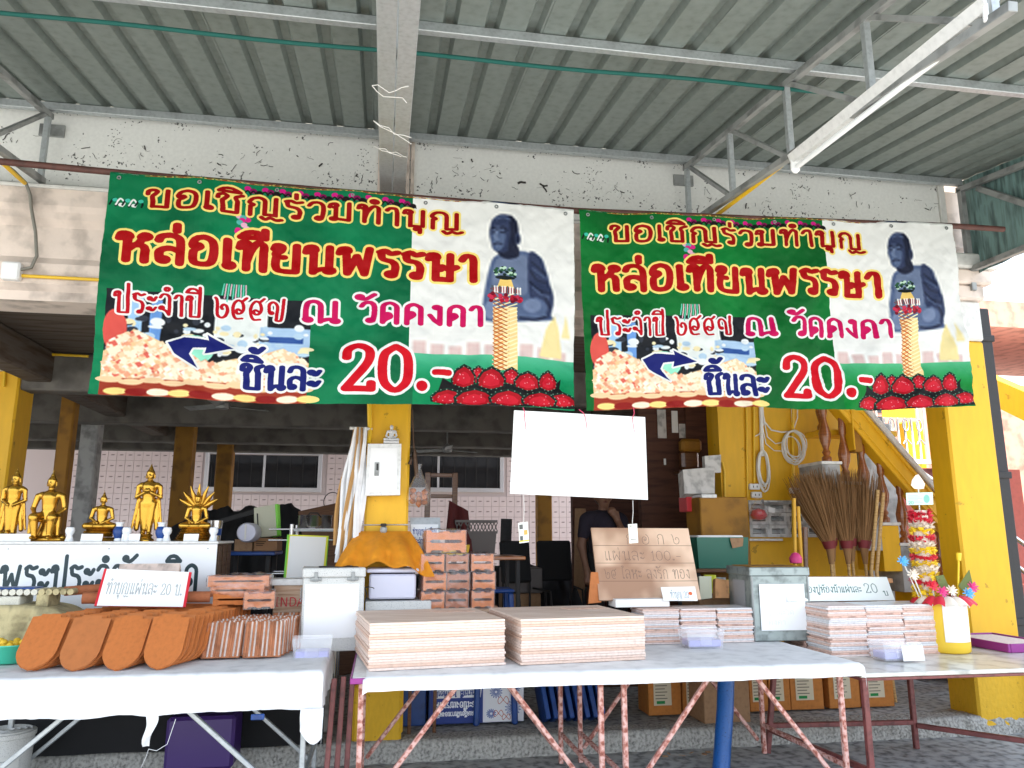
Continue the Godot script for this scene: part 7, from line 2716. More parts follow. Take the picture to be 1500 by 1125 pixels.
	panel(st, Vector3(0.222, 1.637, -0.593), Vector3(0.43, 1.638, -0.593), Vector3(0.428, 1.345, -0.49), Vector3(0.23, 1.346, -0.49), 0.004)
	wpart("writing_face", st, sign_mat("note_face", im, 0.5), nb)
	for x in [0.246, 0.429]:
		st = begin()
		bar(st, Vector3(x, 0.131, -0.62), Vector3(x, 1.346, -0.515), 0.025, 0.02, Vector3(0, 0, 1), 0.003)
		wpart("easel_leg", st, M.wood_dark, nb)
	# blue stool
	var bs := thing("plastic_stool", "blue plastic stool standing below the orange table", "stool", Vector3(0.91, 0.13, -0.95))
	var sy := 1.136
	st = begin()
	box(st, Vector3(0, sy - 0.13 - 0.015, 0), Vector3(0.30, 0.03, 0.30), Basis(), 0.012)
	part("seat", st, M.blue, bs)
	for sx in [-1.0, 1.0]:
		for sz in [-1.0, 1.0]:
			st = begin()
			bar(st, Vector3(sx * 0.15, 0.002, sz * 0.15), Vector3(sx * 0.12, sy - 0.162, sz * 0.12), 0.045, 0.045, Vector3(0, 0, 1), 0.01)
			part("leg", st, M.blue, bs)
	# black stacked chairs
	for k in 3:
		var ch := thing("black_chair", ["black padded chair beside the orange table's end", "black padded chair between two others in the dark hall", "black padded chair closest to the standing person"][k], "chair", Vector3(1.518 + k * 0.42, 0.13, -2.7 - 0.3 * (k % 2)), "black chairs in the hall")
		ch.rotation.y = 0.5 - k * 0.4
		st = begin()
		box(st, Vector3(0, 0.62, 0), Vector3(0.42, 0.06, 0.42), Basis(), 0.02)
		part("seat", st, M.cloth_black, ch)
		st = begin()
		box(st, Vector3(0, 1.15, -0.2), Vector3(0.40, 0.44, 0.05), Basis(Vector3.RIGHT, -0.1), 0.02)
		part("backrest", st, M.cloth_black, ch)
		for sx in [-0.18, 0.18]:
			for sz in [-0.18, 0.18]:
				st = begin()
				tube(st, [Vector3(sx, 0.002, sz), Vector3(sx, 0.6 if sz > 0 else 1.0, sz)], 0.012, 6)
				part("leg", st, M.iron_dark, ch)
		for sx in [-0.21, 0.21]:
			st = begin()
			tube(st, [Vector3(sx, 0.65, 0.15), Vector3(sx, 0.85, 0.12), Vector3(sx, 0.87, -0.16)], 0.012, 6)
			part("armrest", st, M.iron_dark, ch)
	build_person()
	# odds and ends stored in the dark middle of the hall
	for k in 4:
		st = begin()
		bb(st, Vector3(1.316, 0.133 + k * 0.27, -3.35), Vector3(1.721 + 0.02 * (k % 2), 0.40 + k * 0.27, -3.0), 0.01)
		one("storage_crate", ["grey storage crate, lowest of a stack behind the orange table", "blue storage crate, second of a stack behind the orange table", "brown storage crate, third of a stack behind the orange table", "dark storage crate on top of a stack behind the orange table"][k], "crate", st, [M.grey_plaster, M.blue, M.card, M.crate][k])
	for k in 3:
		var sx: float = [1.962, 2.251, 2.355][k]
		var h: float = [0.62, 0.80, 0.70][k]
		var c := Vector3(sx, 0.14, [-3.3, -3.7, -3.3][k])
		one("black_sack", ["full black plastic sack beside the storage crates", "tall black plastic sack between two others", "black plastic sack in front of the standing person's platform"][k], "sack", skin([[c + Vector3(0, 0.16, 0), c + Vector3(0.03, h * 0.55, 0), 0.17, 0.16], [c + Vector3(0.03, h * 0.55, 0), c + Vector3(0.02, h, 0.02), 0.14, 0.03], [c + Vector3(-0.1, 0.14, 0.06), c + Vector3(0.12, 0.13, 0.04), 0.13, 0.12]], 0.03, 0.06), M.sheet_dark)
	for k in 2:
		st = begin()
		var rp: Vector3 = [Vector3(1.505, 1.755, -4), Vector3(2.409, 1.88, -3.9)][k]
		tube(st, [Vector3(rp.x - 0.05, 0.14, rp.z), rp], 0.07, 12)
		one("rolled_mat", ["rolled dark mat standing behind the storage crates", "rolled brown mat standing beside the black sacks"][k], "mat", st, [M.sheet_dark, M.card][k])
	st = begin()
	bar(st, Vector3(-0.28, 0.14, -3.2), Vector3(-0.681, 1.875, -3.6), 0.5, 0.03, Vector3(0, 0, 1), 0.006)
	one("leaning_tabletop", "dark folded tabletop leaning on the tarpaulin heap", "tabletop", st, M.wood_dark)
	# papers and parcels pinned or shelved on the brown partition
	for p in [[Vector3(2.962, 2.92, -2.6), Vector3(3.059, 2.604, -2.6), "card_white", "dark framed photograph pinned on the brown partition"], [Vector3(3.127, 2.91, -2.6), Vector3(3.196, 2.667, -2.6), "paper", "narrow white paper strip pinned on the brown partition"], [Vector3(3.209, 2.766, -2.6), Vector3(3.329, 2.609, -2.6), "card_white", "small printed notice pinned on the brown partition"], [Vector3(3.019, 2.378, -2.6), Vector3(3.04, 2.311, -2.6), "paper", "tiny scrap of white paper on the brown partition"]]:
		st = begin()
		var a: Vector3 = p[0]
		var b: Vector3 = p[1]
		bb(st, Vector3(a.x, b.y, -2.598), Vector3(b.x, a.y, -2.586))
		one("pinned_paper", p[3], "paper", st, M[p[2]])
	for p in [[Vector3(3.169, 2.583, -2.6), Vector3(3.4, 2.437, -2.6), "ochre", "brown paper parcel on the partition's shelf"], [Vector3(3.163, 2.455, -2.6), Vector3(3.359, 2.248, -2.6), "wood_dark", "shiny dark parcel under the brown paper parcel"]]:
		st = begin()
		var a: Vector3 = p[0]
		var b: Vector3 = p[1]
		bb(st, Vector3(a.x, b.y, -2.555), Vector3(b.x, a.y, -2.42), 0.03)
		one("parcel", p[3], "parcel", st, M[p[2]])
	st = begin()
	bb(st, Vector3(Vector3(3.123, 2.245, -2.6).x, Vector3(3.121, 2.208, -2.6).y, -2.598), Vector3(Vector3(3.549, 2.251, -2.6).x, Vector3(3.123, 2.245, -2.6).y - 0.003, -2.4), 0.004)
	one("wall_shelf", "dark shelf on the brown partition under the parcels", "shelf", st, M.wood_dark)
	st = begin()
	panel(st, Vector3(2.854, 2.178, -1.66), Vector3(3.184, 2.209, -1.66), Vector3(3.143, 1.949, -1.6), Vector3(2.839, 1.946, -1.6), 0.14)
	one("white_carton", "white carton with pencilled lines on the low ochre pier", "carton", st, M.card_white)
	st = begin()
	bb(st, Vector3(2.895, 1.78, -1.9), Vector3(2.972, 1.926, -1.7), 0.006)
	one("red_packet", "small red and white packet hung beside the low ochre pier", "packet", st, M.bag_red)
	# ceiling fans
	for f in [[Vector3(-1.82, 3.015, -3.6), "ceiling fan with curved guard under the hall ceiling near the gold statues"], [Vector3(0.928, 2.827, -6), "small ceiling fan under the hall ceiling behind the hanging bag"]]:
		var fan := thing("ceiling_fan", f[1], "fan", f[0], "ceiling fans")
		st = begin()
		lathe(st, [Vector2(0, -0.06), Vector2(0.07, -0.05), Vector2(0.08, 0.0), Vector2(0.03, 0.06), Vector2(0.012, 0.08), Vector2(0.012, maxf(0.1, 3.355 - f[0].y))], 16)
		part("motor", st, M.galv_dull, fan)
		for k in 3:
			st = begin()
			box(st, Basis(UP, k * TAU / 3 + 0.5) * Vector3(0.30, -0.02, 0), Vector3(0.44, 0.01, 0.11), Basis(UP, k * TAU / 3 + 0.5) * Basis(Vector3.RIGHT, 0.25), 0.003)
			part("blade", st, M.galv_dull, fan)
	# conduit and switch on the inner column at the left
	st = begin()
	tube(st, [Vector3(-3.681, 2.984, -2.68), Vector3(-3.706, 3.298, -2.68), Vector3(-3.672, 3.327, -2.68), Vector3(-2.945, 3.314, -2.68)], 0.014, 8)
	one("conduit", "yellow conduit along the grey inner beam", "conduit", st, M.yellow_pipe)
	st = begin()
	bb(st, Vector3(-3.74, 3.134, -2.69), Vector3(-3.62, 3.205, -2.62), 0.006)
	one("junction_box", "white junction box on the inner column by the grey beam", "box", st, M.white_plastic)


func build_person() -> void:
	# standing behind the wooden notice, one arm bent up to the chin
	var at := Vector3(2.266, 0.13, -2.4)
	var t := thing("person", "person in a dark striped shirt standing with one hand near the chin", "person", at)
	var y := 1.857 - 0.13 - 1.50
	var st := begin()
	bb(st, at + Vector3(-0.4, 0.001, -0.3), at + Vector3(0.4, y, 0.3), 0.01)
	one("low_platform", "low wooden platform under the standing person", "platform", st, M.wood_dark)
	var o := Vector3(0, y, 0)
	var body := [
		[Vector3(0, 0.95, 0), Vector3(0, 1.15, 0), 0.14, 0.135],
		[Vector3(0, 1.15, 0), Vector3(0, 1.32, 0), 0.14, 0.13],
		[Vector3(-0.14, 1.36, 0), Vector3(0.14, 1.36, 0), 0.075, 0.075],
		[Vector3(0, 1.40, 0), Vector3(0, 1.50, 0.01), 0.055, 0.05],
		[Vector3(0, 1.60, 0.01), Vector3(0, 1.63, -0.005), 0.088, 0.095],
		[Vector3(0, 1.53, 0.035), Vector3(0, 1.56, 0.03), 0.05, 0.06],
		[Vector3(0, 1.575, 0.105), Vector3(0, 1.60, 0.095), 0.014, 0.01],
		[Vector3(-0.085, 1.6, 0), Vector3(-0.085, 1.57, 0), 0.016, 0.012],
		[Vector3(0.085, 1.6, 0), Vector3(0.085, 1.57, 0), 0.016, 0.012],
		[Vector3(0.19, 1.35, 0), Vector3(0.24, 1.12, 0.06), 0.055, 0.042],
		[Vector3(0.24, 1.12, 0.06), Vector3(0.10, 1.34, 0.17), 0.042, 0.03],
		[Vector3(-0.19, 1.35, 0), Vector3(-0.25, 1.10, 0.02), 0.055, 0.042],
		[Vector3(-0.25, 1.10, 0.02), Vector3(-0.22, 0.87, 0.10), 0.042, 0.03],
		[Vector3(-0.085, 0.92, 0), Vector3(-0.095, 0.50, 0.01), 0.095, 0.06],
		[Vector3(0.085, 0.92, 0), Vector3(0.095, 0.50, 0.01), 0.095, 0.06],
		[Vector3(-0.095, 0.50, 0.01), Vector3(-0.10, 0.09, -0.01), 0.058, 0.038],
		[Vector3(0.095, 0.50, 0.01), Vector3(0.10, 0.09, -0.01), 0.058, 0.038],
		[Vector3(-0.10, 0.04, -0.02), Vector3(-0.11, 0.035, 0.14), 0.036, 0.03],
		[Vector3(0.10, 0.04, -0.02), Vector3(0.11, 0.035, 0.14), 0.036, 0.03],
	]
	# hands: palm, four fingers and a thumb each
	for h in [[Vector3(0.09, 1.36, 0.175), Vector3(-0.55, 0.8, 0.1), 1.0], [Vector3(-0.218, 0.85, 0.11), Vector3(0.05, -0.95, 0.2), -1.0]]:
		var d: Vector3 = h[1].normalized()
		var s := d.cross(Vector3(0, 0, 1)).normalized()
		body.append([h[0], h[0] + d * 0.06, 0.03, 0.032])
		for k in 4:
			var b: Vector3 = h[0] + d * 0.075 + s * (k - 1.5) * 0.019
			var len: float = [0.030, 0.036, 0.033, 0.025][k]
			body.append([b, b + d * len + Vector3(0, 0, 0.006), 0.0095, 0.009])
			body.append([b + d * len + Vector3(0, 0, 0.006), b + d * len * 1.7 - Vector3(0, 0, 0.012), 0.009, 0.0075])
		var tb: Vector3 = h[0] + d * 0.02 + s * 0.032 * h[2]
		body.append([tb, tb + d * 0.035 + s * 0.022 * h[2], 0.012, 0.009])
	for b in body:
		b[0] += o
		b[1] += o
	part("body", skin(body, 0.0125, 0.025), M.skin, t)
	var shirt := []
	for k in [0, 1, 2, 9, 11]:
		var b: Array = body[k].duplicate()
		b[2] += 0.014
		b[3] += 0.014
		shirt.append(b)
	shirt[3][1] = shirt[3][0].lerp(shirt[3][1], 0.6)
	shirt[4][1] = shirt[4][0].lerp(shirt[4][1], 0.6)
	part("shirt", skin(shirt, 0.0125, 0.03), M.shirt, t)
	var legs := []
	for k in [13, 14, 15, 16]:
		var b: Array = body[k].duplicate()
		b[2] += 0.014
		b[3] += 0.014
		legs.append(b)
	legs.append([o + Vector3(-0.05, 0.95, 0), o + Vector3(0.05, 0.95, 0), 0.135, 0.135])
	part("trousers", skin(legs, 0.0125, 0.03), M.cloth_black, t)
	part("hair", skin([[o + Vector3(0, 1.64, -0.025), o + Vector3(0, 1.665, -0.01), 0.096, 0.098], [o + Vector3(0, 1.58, -0.05), o + Vector3(0, 1.62, -0.05), 0.075, 0.09]], 0.0125, 0.02), M.hair, t)
	for sx in [-0.034, 0.034]:
		st = begin()
		lathe(st, [Vector2(0, -0.009), Vector2(0.008, -0.005), Vector2(0.01, 0), Vector2(0.008, 0.005), Vector2(0, 0.009)], 8, Transform3D(Basis(Vector3.RIGHT, PI / 2), o + Vector3(sx, 1.605, 0.088)))
		part("eye", st, M.iron_dark, t)
	st = begin()
	tube(st, [o + Vector3(-0.022, 1.535, 0.087), o + Vector3(0, 1.537, 0.093), o + Vector3(0.022, 1.535, 0.087)], 0.005, 6)
	part("mouth", st, M.cloth_maroon, t)


# ---------------------------------------------------------------- on and before the yellow wall
func coil(st: SurfaceTool, c: Vector3, rx: float, ry: float, turns: int, r: float, sd: int) -> void:
	var q := RandomNumberGenerator.new()
	q.seed = sd
	for k in turns:
		var pts := []
		var a := rx * q.randf_range(0.78, 1.06)
		var b := ry * q.randf_range(0.8, 1.08)
		var o := Vector3(q.randf_range(-0.014, 0.014), ry - b + q.randf_range(-0.01, 0.01), 0.006 * k)
		for j in 25:
			var w := TAU * j / 24.0
			pts.append(c + o + Vector3(a * sin(w), b * cos(w), 0.006 * sin(w * 2.0 + k)))
		tube(st, pts, r, 6, false)


func build_right_wall_things() -> void:
	var z := -1.88
	var st := begin()
	# surface pipes
	for p in [[Vector3(3.663, 2.909, -1.88), Vector3(3.616, 1.934, -1.88), "thin yellow conduit on the yellow wall beside the long coil", 0.010], [Vector3(3.745, 2.911, -1.88), Vector3(3.698, 2.071, -1.88), "second thin yellow conduit dropping to the double socket", 0.012], [Vector3(4.179, 2.924, -1.88), Vector3(4.079, 1.517, -1.88), "yellow conduit behind the round coil running down to the single socket", 0.016]]:
		st = begin()
		tube(st, [p[0], p[1]], p[3], 8)
		one("conduit", p[2], "conduit", st, M.yellow_pipe, "conduits on the yellow wall")
	st = begin()
	tube(st, [Vector3(3.366, 2.279, -1.88), Vector3(3.383, 2.19, -1.88), Vector3(3.373, 1.898, -1.88), Vector3(3.43, 1.878, -1.88), Vector3(3.604, 1.873, -1.88)], 0.012, 8)
	one("conduit", "bent yellow conduit from the wall switch to the corner", "conduit", st, M.yellow_pipe)
	# cable coils
	var ca := thing("cable_coil", "long white cable coil hanging beside the double sockets", "cable", Vector3(3.776, 1.921, -1.88))
	st = begin()
	coil(st, Vector3(3.795, 2.196, -1.88), 0.062, 0.20, 9, 0.0055, 4)
	wpart("loops", st, M.wire_white, ca)
	st = begin()
	tube(st, [Vector3(3.821, 2.913, -1.88), Vector3(3.811, 2.65, -1.88), Vector3(3.802, 2.404, -1.88), Vector3(3.805, 2.348, -1.88)], 0.02, 7)
	tube(st, [Vector3(3.843, 2.9, -1.88), Vector3(3.843, 2.686, -1.88), Vector3(3.783, 2.572, -1.88), Vector3(3.721, 2.542, -1.88)], 0.006, 6)
	wpart("bundle", st, M.wire_white, ca)
	var cb := thing("cable_coil", "round white cable coil hanging on the middle of the yellow wall", "cable", Vector3(4.124, 2.2, -1.88))
	st = begin()
	coil(st, Vector3(4.151, 2.453, -1.88), 0.125, 0.16, 9, 0.0055, 8)
	coil(st, Vector3(4.115, 2.382, -1.88), 0.10, 0.17, 2, 0.005, 9)
	wpart("loops", st, M.wire_white, cb)
	st = begin()
	tube(st, [Vector3(3.83, 2.828, -1.88), Vector3(3.852, 2.7, -1.88), Vector3(3.921, 2.617, -1.88), Vector3(4.033, 2.598, -1.88), Vector3(4.148, 2.608, -1.88)], 0.008, 6)
	tube(st, [Vector3(3.835, 2.785, -1.88), Vector3(3.871, 2.546, -1.88), Vector3(3.956, 2.477, -1.88), Vector3(4.033, 2.493, -1.88)], 0.006, 6)
	tube(st, [Vector3(3.826, 2.65, -1.88), Vector3(3.851, 2.475, -1.88), Vector3(3.936, 2.406, -1.88), Vector3(4.056, 2.402, -1.88)], 0.005, 6)
	tube(st, [Vector3(4.172, 2.923, -1.88), Vector3(4.155, 2.608, -1.88)], 0.012, 6)
	tube(st, [Vector3(4.233, 2.925, -1.88), Vector3(4.22, 2.752, -1.88), Vector3(4.164, 2.623, -1.88)], 0.006, 6)
	wpart("lead", st, M.wire_white, cb)
	# sockets
	for p in [[Vector3(3.688, 2.036, -1.88), "upper white socket beside the long cable coil"], [Vector3(3.705, 1.955, -1.88), "lower white socket above the red plastic bag"], [Vector3(4.124, 2, -1.88), "white socket on the conduit below the round cable coil"]]:
		var so := thing("wall_socket", p[1], "socket", p[0] + Vector3(0, -0.03, 0), "sockets on the yellow wall")
		st = begin()
		box(st, p[0] + Vector3(0, 0, 0.012), Vector3(0.11, 0.06, 0.04), Basis(), 0.008)
		wpart("plate", st, M.white_plastic, so)
		for s in [-0.02, 0.02]:
			st = begin()
			box(st, p[0] + Vector3(s, 0, 0.034), Vector3(0.006, 0.02, 0.004))
			wpart("slot", st, M.iron_dark, so)
	st = begin()
	panel(st, Vector3(3.101, 2.318, -1.7), Vector3(3.273, 2.335, -1.7), Vector3(3.263, 2.16, -1.7), Vector3(3.1, 2.158, -1.7), 0.06)
	one("wall_switch", "white switch box on the edge of the yellow wall", "switch", st, M.card_white)
	# grey pipe above the vents
	st = begin()
	tube(st, [Vector3(3.768, 1.908, -1.88), Vector3(3.787, 1.867, -1.88), Vector3(4.039, 1.869, -1.88)], 0.016, 8)
	one("vent_pipe", "short grey plastic pipe lying above the vent blocks", "pipe", st, M.grey_plaster)
	# red plastic bag
	var bg := thing("plastic_bag", "tied plastic bag with red contents hanging above the vent blocks", "bag", Vector3(3.667, 1.704, -1.88))
	st = begin()
	lathe(st, [Vector2(0.0, 0.0), Vector2(0.06, 0.008), Vector2(0.095, 0.05), Vector2(0.09, 0.10), Vector2(0.05, 0.16), Vector2(0.018, 0.20), Vector2(0.03, 0.225)], 16, Transform3D(Basis(), Vector3(3.673, 1.698, -1.88) + Vector3(0, 0, 0.1)))
	wpart("plastic", st, M.wrap, bg)
	st = begin()
	lathe(st, [Vector2(0.0, 0.006), Vector2(0.055, 0.014), Vector2(0.08, 0.05), Vector2(0.06, 0.10), Vector2(0.0, 0.12)], 14, Transform3D(Basis(), Vector3(3.673, 1.698, -1.88) + Vector3(0, 0, 0.1)))
	wpart("red_contents", st, M.bag_red, bg)
	st = begin()
	box(st, Vector3(3.761, 1.799, -1.88) + Vector3(0, 0, 0.2), Vector3(0.07, 0.05, 0.01), Basis(Vector3(0, 0, 1), -0.2), 0.003)
	wpart("white_packet", st, M.paper, bg)
	# black tongs on the bent conduit
	for s in [[Vector3(3.387, 1.878, -1.88), Vector3(3.352, 1.65, -1.88), "black handled tongs hanging from the bent conduit by the pier"], [Vector3(3.459, 1.878, -1.88), Vector3(3.468, 1.55, -1.88), "black strap hanging from the bent conduit beside the tongs"]]:
		st = begin()
		tube(st, [s[0] + Vector3(0, 0.01, 0.02), (s[0] + s[1]) * 0.5 + Vector3(0.01, 0, 0.03), s[1] + Vector3(0, 0, 0.02)], [0.016, 0.02, 0.008], 7)
		one("hanging_tool", s[2], "tool", st, M.iron_dark)
	# green box with papers on a low bench
	var gx0 := 2.729
	var gx1 := 3.213
	var gy := 1.275
	var gb := thing("green_box", "dark green plastic box with torn brown paper on its rim", "box", Vector3((gx0 + gx1) * 0.5, gy, -1.25))
	st = begin()
	tub(st, Vector3((gx0 + gx1) * 0.5, gy, -1.25), Vector3(gx1 - gx0, 1.539 - gy, 0.3), 0.008, 0.06)
	wpart("walls", st, M.green_box, gb)
	st = begin()
	bb(st, Vector3(gx0 + 0.02, gy + 0.02, -1.38), Vector3(gx1 - 0.03, 1.556, -1.13), 0.01)
	wpart("papers", st, M.paper, gb)
	st = begin()
	panel(st, Vector3(3.031, 1.533, -1.085), Vector3(3.159, 1.533, -1.085), Vector3(3.146, 1.462, -1.08), Vector3(3.049, 1.444, -1.08), 0.003)
	wpart("brown_paper", st, M.card, gb)
	table_at("low dark bench carrying the green plastic box", Vector3(gx0 - 0.1, 0, -1.5), Vector3(gx1 + 0.15, gy - 0.002, -0.95), M.wood_dark, M.iron_dark)
	var jr := 0
	for p in [[1036, 0.05, "lime_paint", "small lime green tin in front of the green plastic box"], [1052, 0.045, "galv", "small steel tin in front of the green plastic box"], [1064, 0.04, "lime_paint", "small lime green cup beside the galvanised donation box"]]:
		st = begin()
		var c := Vector3([2.668, 2.757, 2.828][jr], 1.096, -0.72)
		lathe(st, [Vector2(0, 0), Vector2(p[1], 0), Vector2(p[1], 0.14 - jr * 0.02), Vector2(p[1] - 0.005, 0.14 - jr * 0.02), Vector2(p[1] - 0.005, 0.01), Vector2(0, 0.01)], 18, Transform3D(Basis(), c))
		one("tin", p[3], "tin", st, M[p[2]])
		jr += 1
	st = begin()
	bb(st, Vector3(2.495, 0.131, -0.92), Vector3(2.873, 1.096 - 0.001, -0.55), 0.006)
	one("side_case", "plain brown case under the small tins", "case", st, M.card)
	for p in [[1024, 844, 1043, 876, "file_beige", "pale wooden block standing beside the wooden notice"], [1048, 846, 1068, 876, "pallet_tile", "orange brown block standing next to the galvanised donation box"]]:
		st = begin()
		if p[0] == 1024:
			panel(st, Vector3(2.441, 1.244, -0.4), Vector3(2.541, 1.243, -0.4), Vector3(2.521, 1.083, -0.36), Vector3(2.426, 1.074, -0.36), 0.05)
		else:
			panel(st, Vector3(2.583, 1.226, -0.42), Vector3(2.695, 1.21, -0.42), Vector3(2.669, 1.079, -0.38), Vector3(2.557, 1.081, -0.38), 0.05)
		one("block", p[5], "block", st, M[p[4]])
	# brooms standing bristles up
	var r := RandomNumberGenerator.new()
	for k in 5:
		r.seed = 60 + k
		var x: float = [4.055, 4.116, 4.225, 4.313, 4.396][k]
		var yb := 1.458 + 0.02 * (k % 2)
		var zz := -1.2 - 0.07 * (k % 2)
		var br := thing("grass_broom", "brown grass broom standing bristles up, %s from the vent blocks" % nth(k + 1), "broom", Vector3(x, 0.13, zz), "brooms by the stair wall")
		var top := Vector3([-0.15, -0.08, 0.0, 0.06, 0.12][k] * 1.0, 0.62, -0.10)
		var lean := top.normalized()
		st = begin()
		tube(st, [Vector3(x, 0.14, zz), Vector3(x, yb - 0.14, zz)], 0.014, 8)
		wpart("handle", st, M.stick, br)
		st = begin()
		tube(st, [Vector3(x, yb - 0.16, zz), Vector3(x, yb - 0.05, zz), Vector3(x, yb + 0.02, zz)], [0.02, 0.034, 0.05], 12)
		wpart("neck", st, M.bristle_b, br)
		st = begin()
		tube(st, [Vector3(x, yb - 0.02, zz), Vector3(x + lean.x * 0.05, yb + 0.05, zz)], [0.048, 0.064], 12)
		wpart("binding", st, M.bind_red, br)
		var fr := frame_of(lean)
		for tone in 2:
			st = begin()
			for j in 170:
				var a := r.randf() * TAU
				var q := sqrt(r.randf())
				var o := fr.x * cos(a) + fr.z * sin(a)
				var p0 := Vector3(x, yb + 0.03, zz) + o * q * 0.055
				var l := r.randf_range(0.46, 0.68)
				var p2 := p0 + lean * l + o * q * 0.13 + Vector3(r.randfn() * 0.02, 0, r.randfn() * 0.012)
				var p1 := p0.lerp(p2, 0.5) + o * 0.012
				tube(st, [p0, p1, p2], [0.0042, 0.0034, 0.0012], 4, false)
			var bo := wpart("bristles", st, [M.bristle, M.bristle_b][tone], br)
			bo.set_meta("kind", "stuff")
	for p in [[Vector3(4.378, 1.23, -1.1), Vector3(4.521, 1.966, -1.1), "stick", "bamboo pole leaning beside the brooms"], [Vector3(4.433, 1.229, -1.1), Vector3(4.574, 1.941, -1.1), "stick", "second bamboo pole leaning beside the brooms close to the stair"], [Vector3(3.64, 1.235, -1.1), Vector3(3.677, 1.884, -1.1), "stick_yellow", "yellow broom pole leaning before the vent blocks"], [Vector3(3.705, 1.235, -1.1), Vector3(3.711, 1.811, -1.1), "stick_yellow", "thin yellow pole leaning beside the yellow broom pole"], [Vector3(3.738, 1.234, -1.1), Vector3(3.763, 1.629, -1.1), "wood_dark", "short dark wooden pole leaning before the vent blocks"]]:
		st = begin()
		var low: Vector3 = p[0]
		var top: Vector3 = p[1]
		tube(st, [Vector3(low.x, 0.14, low.z + 0.1), low, top], 0.016 if p[2] != "wood_dark" else 0.024, 8)
		one("leaning_pole", p[3], "pole", st, M[p[2]])
	st = begin()
	lathe(st, [Vector2(0, 0), Vector2(0.05, 0.01), Vector2(0.055, 0.05), Vector2(0.03, 0.09), Vector2(0.0, 0.1)], 14, Transform3D(Basis(), Vector3(3.567, 1.311, -0.95)))
	one("pink_ornament", "small magenta tassel ball hanging on the yellow broom pole", "ornament", st, M.petal_pink)


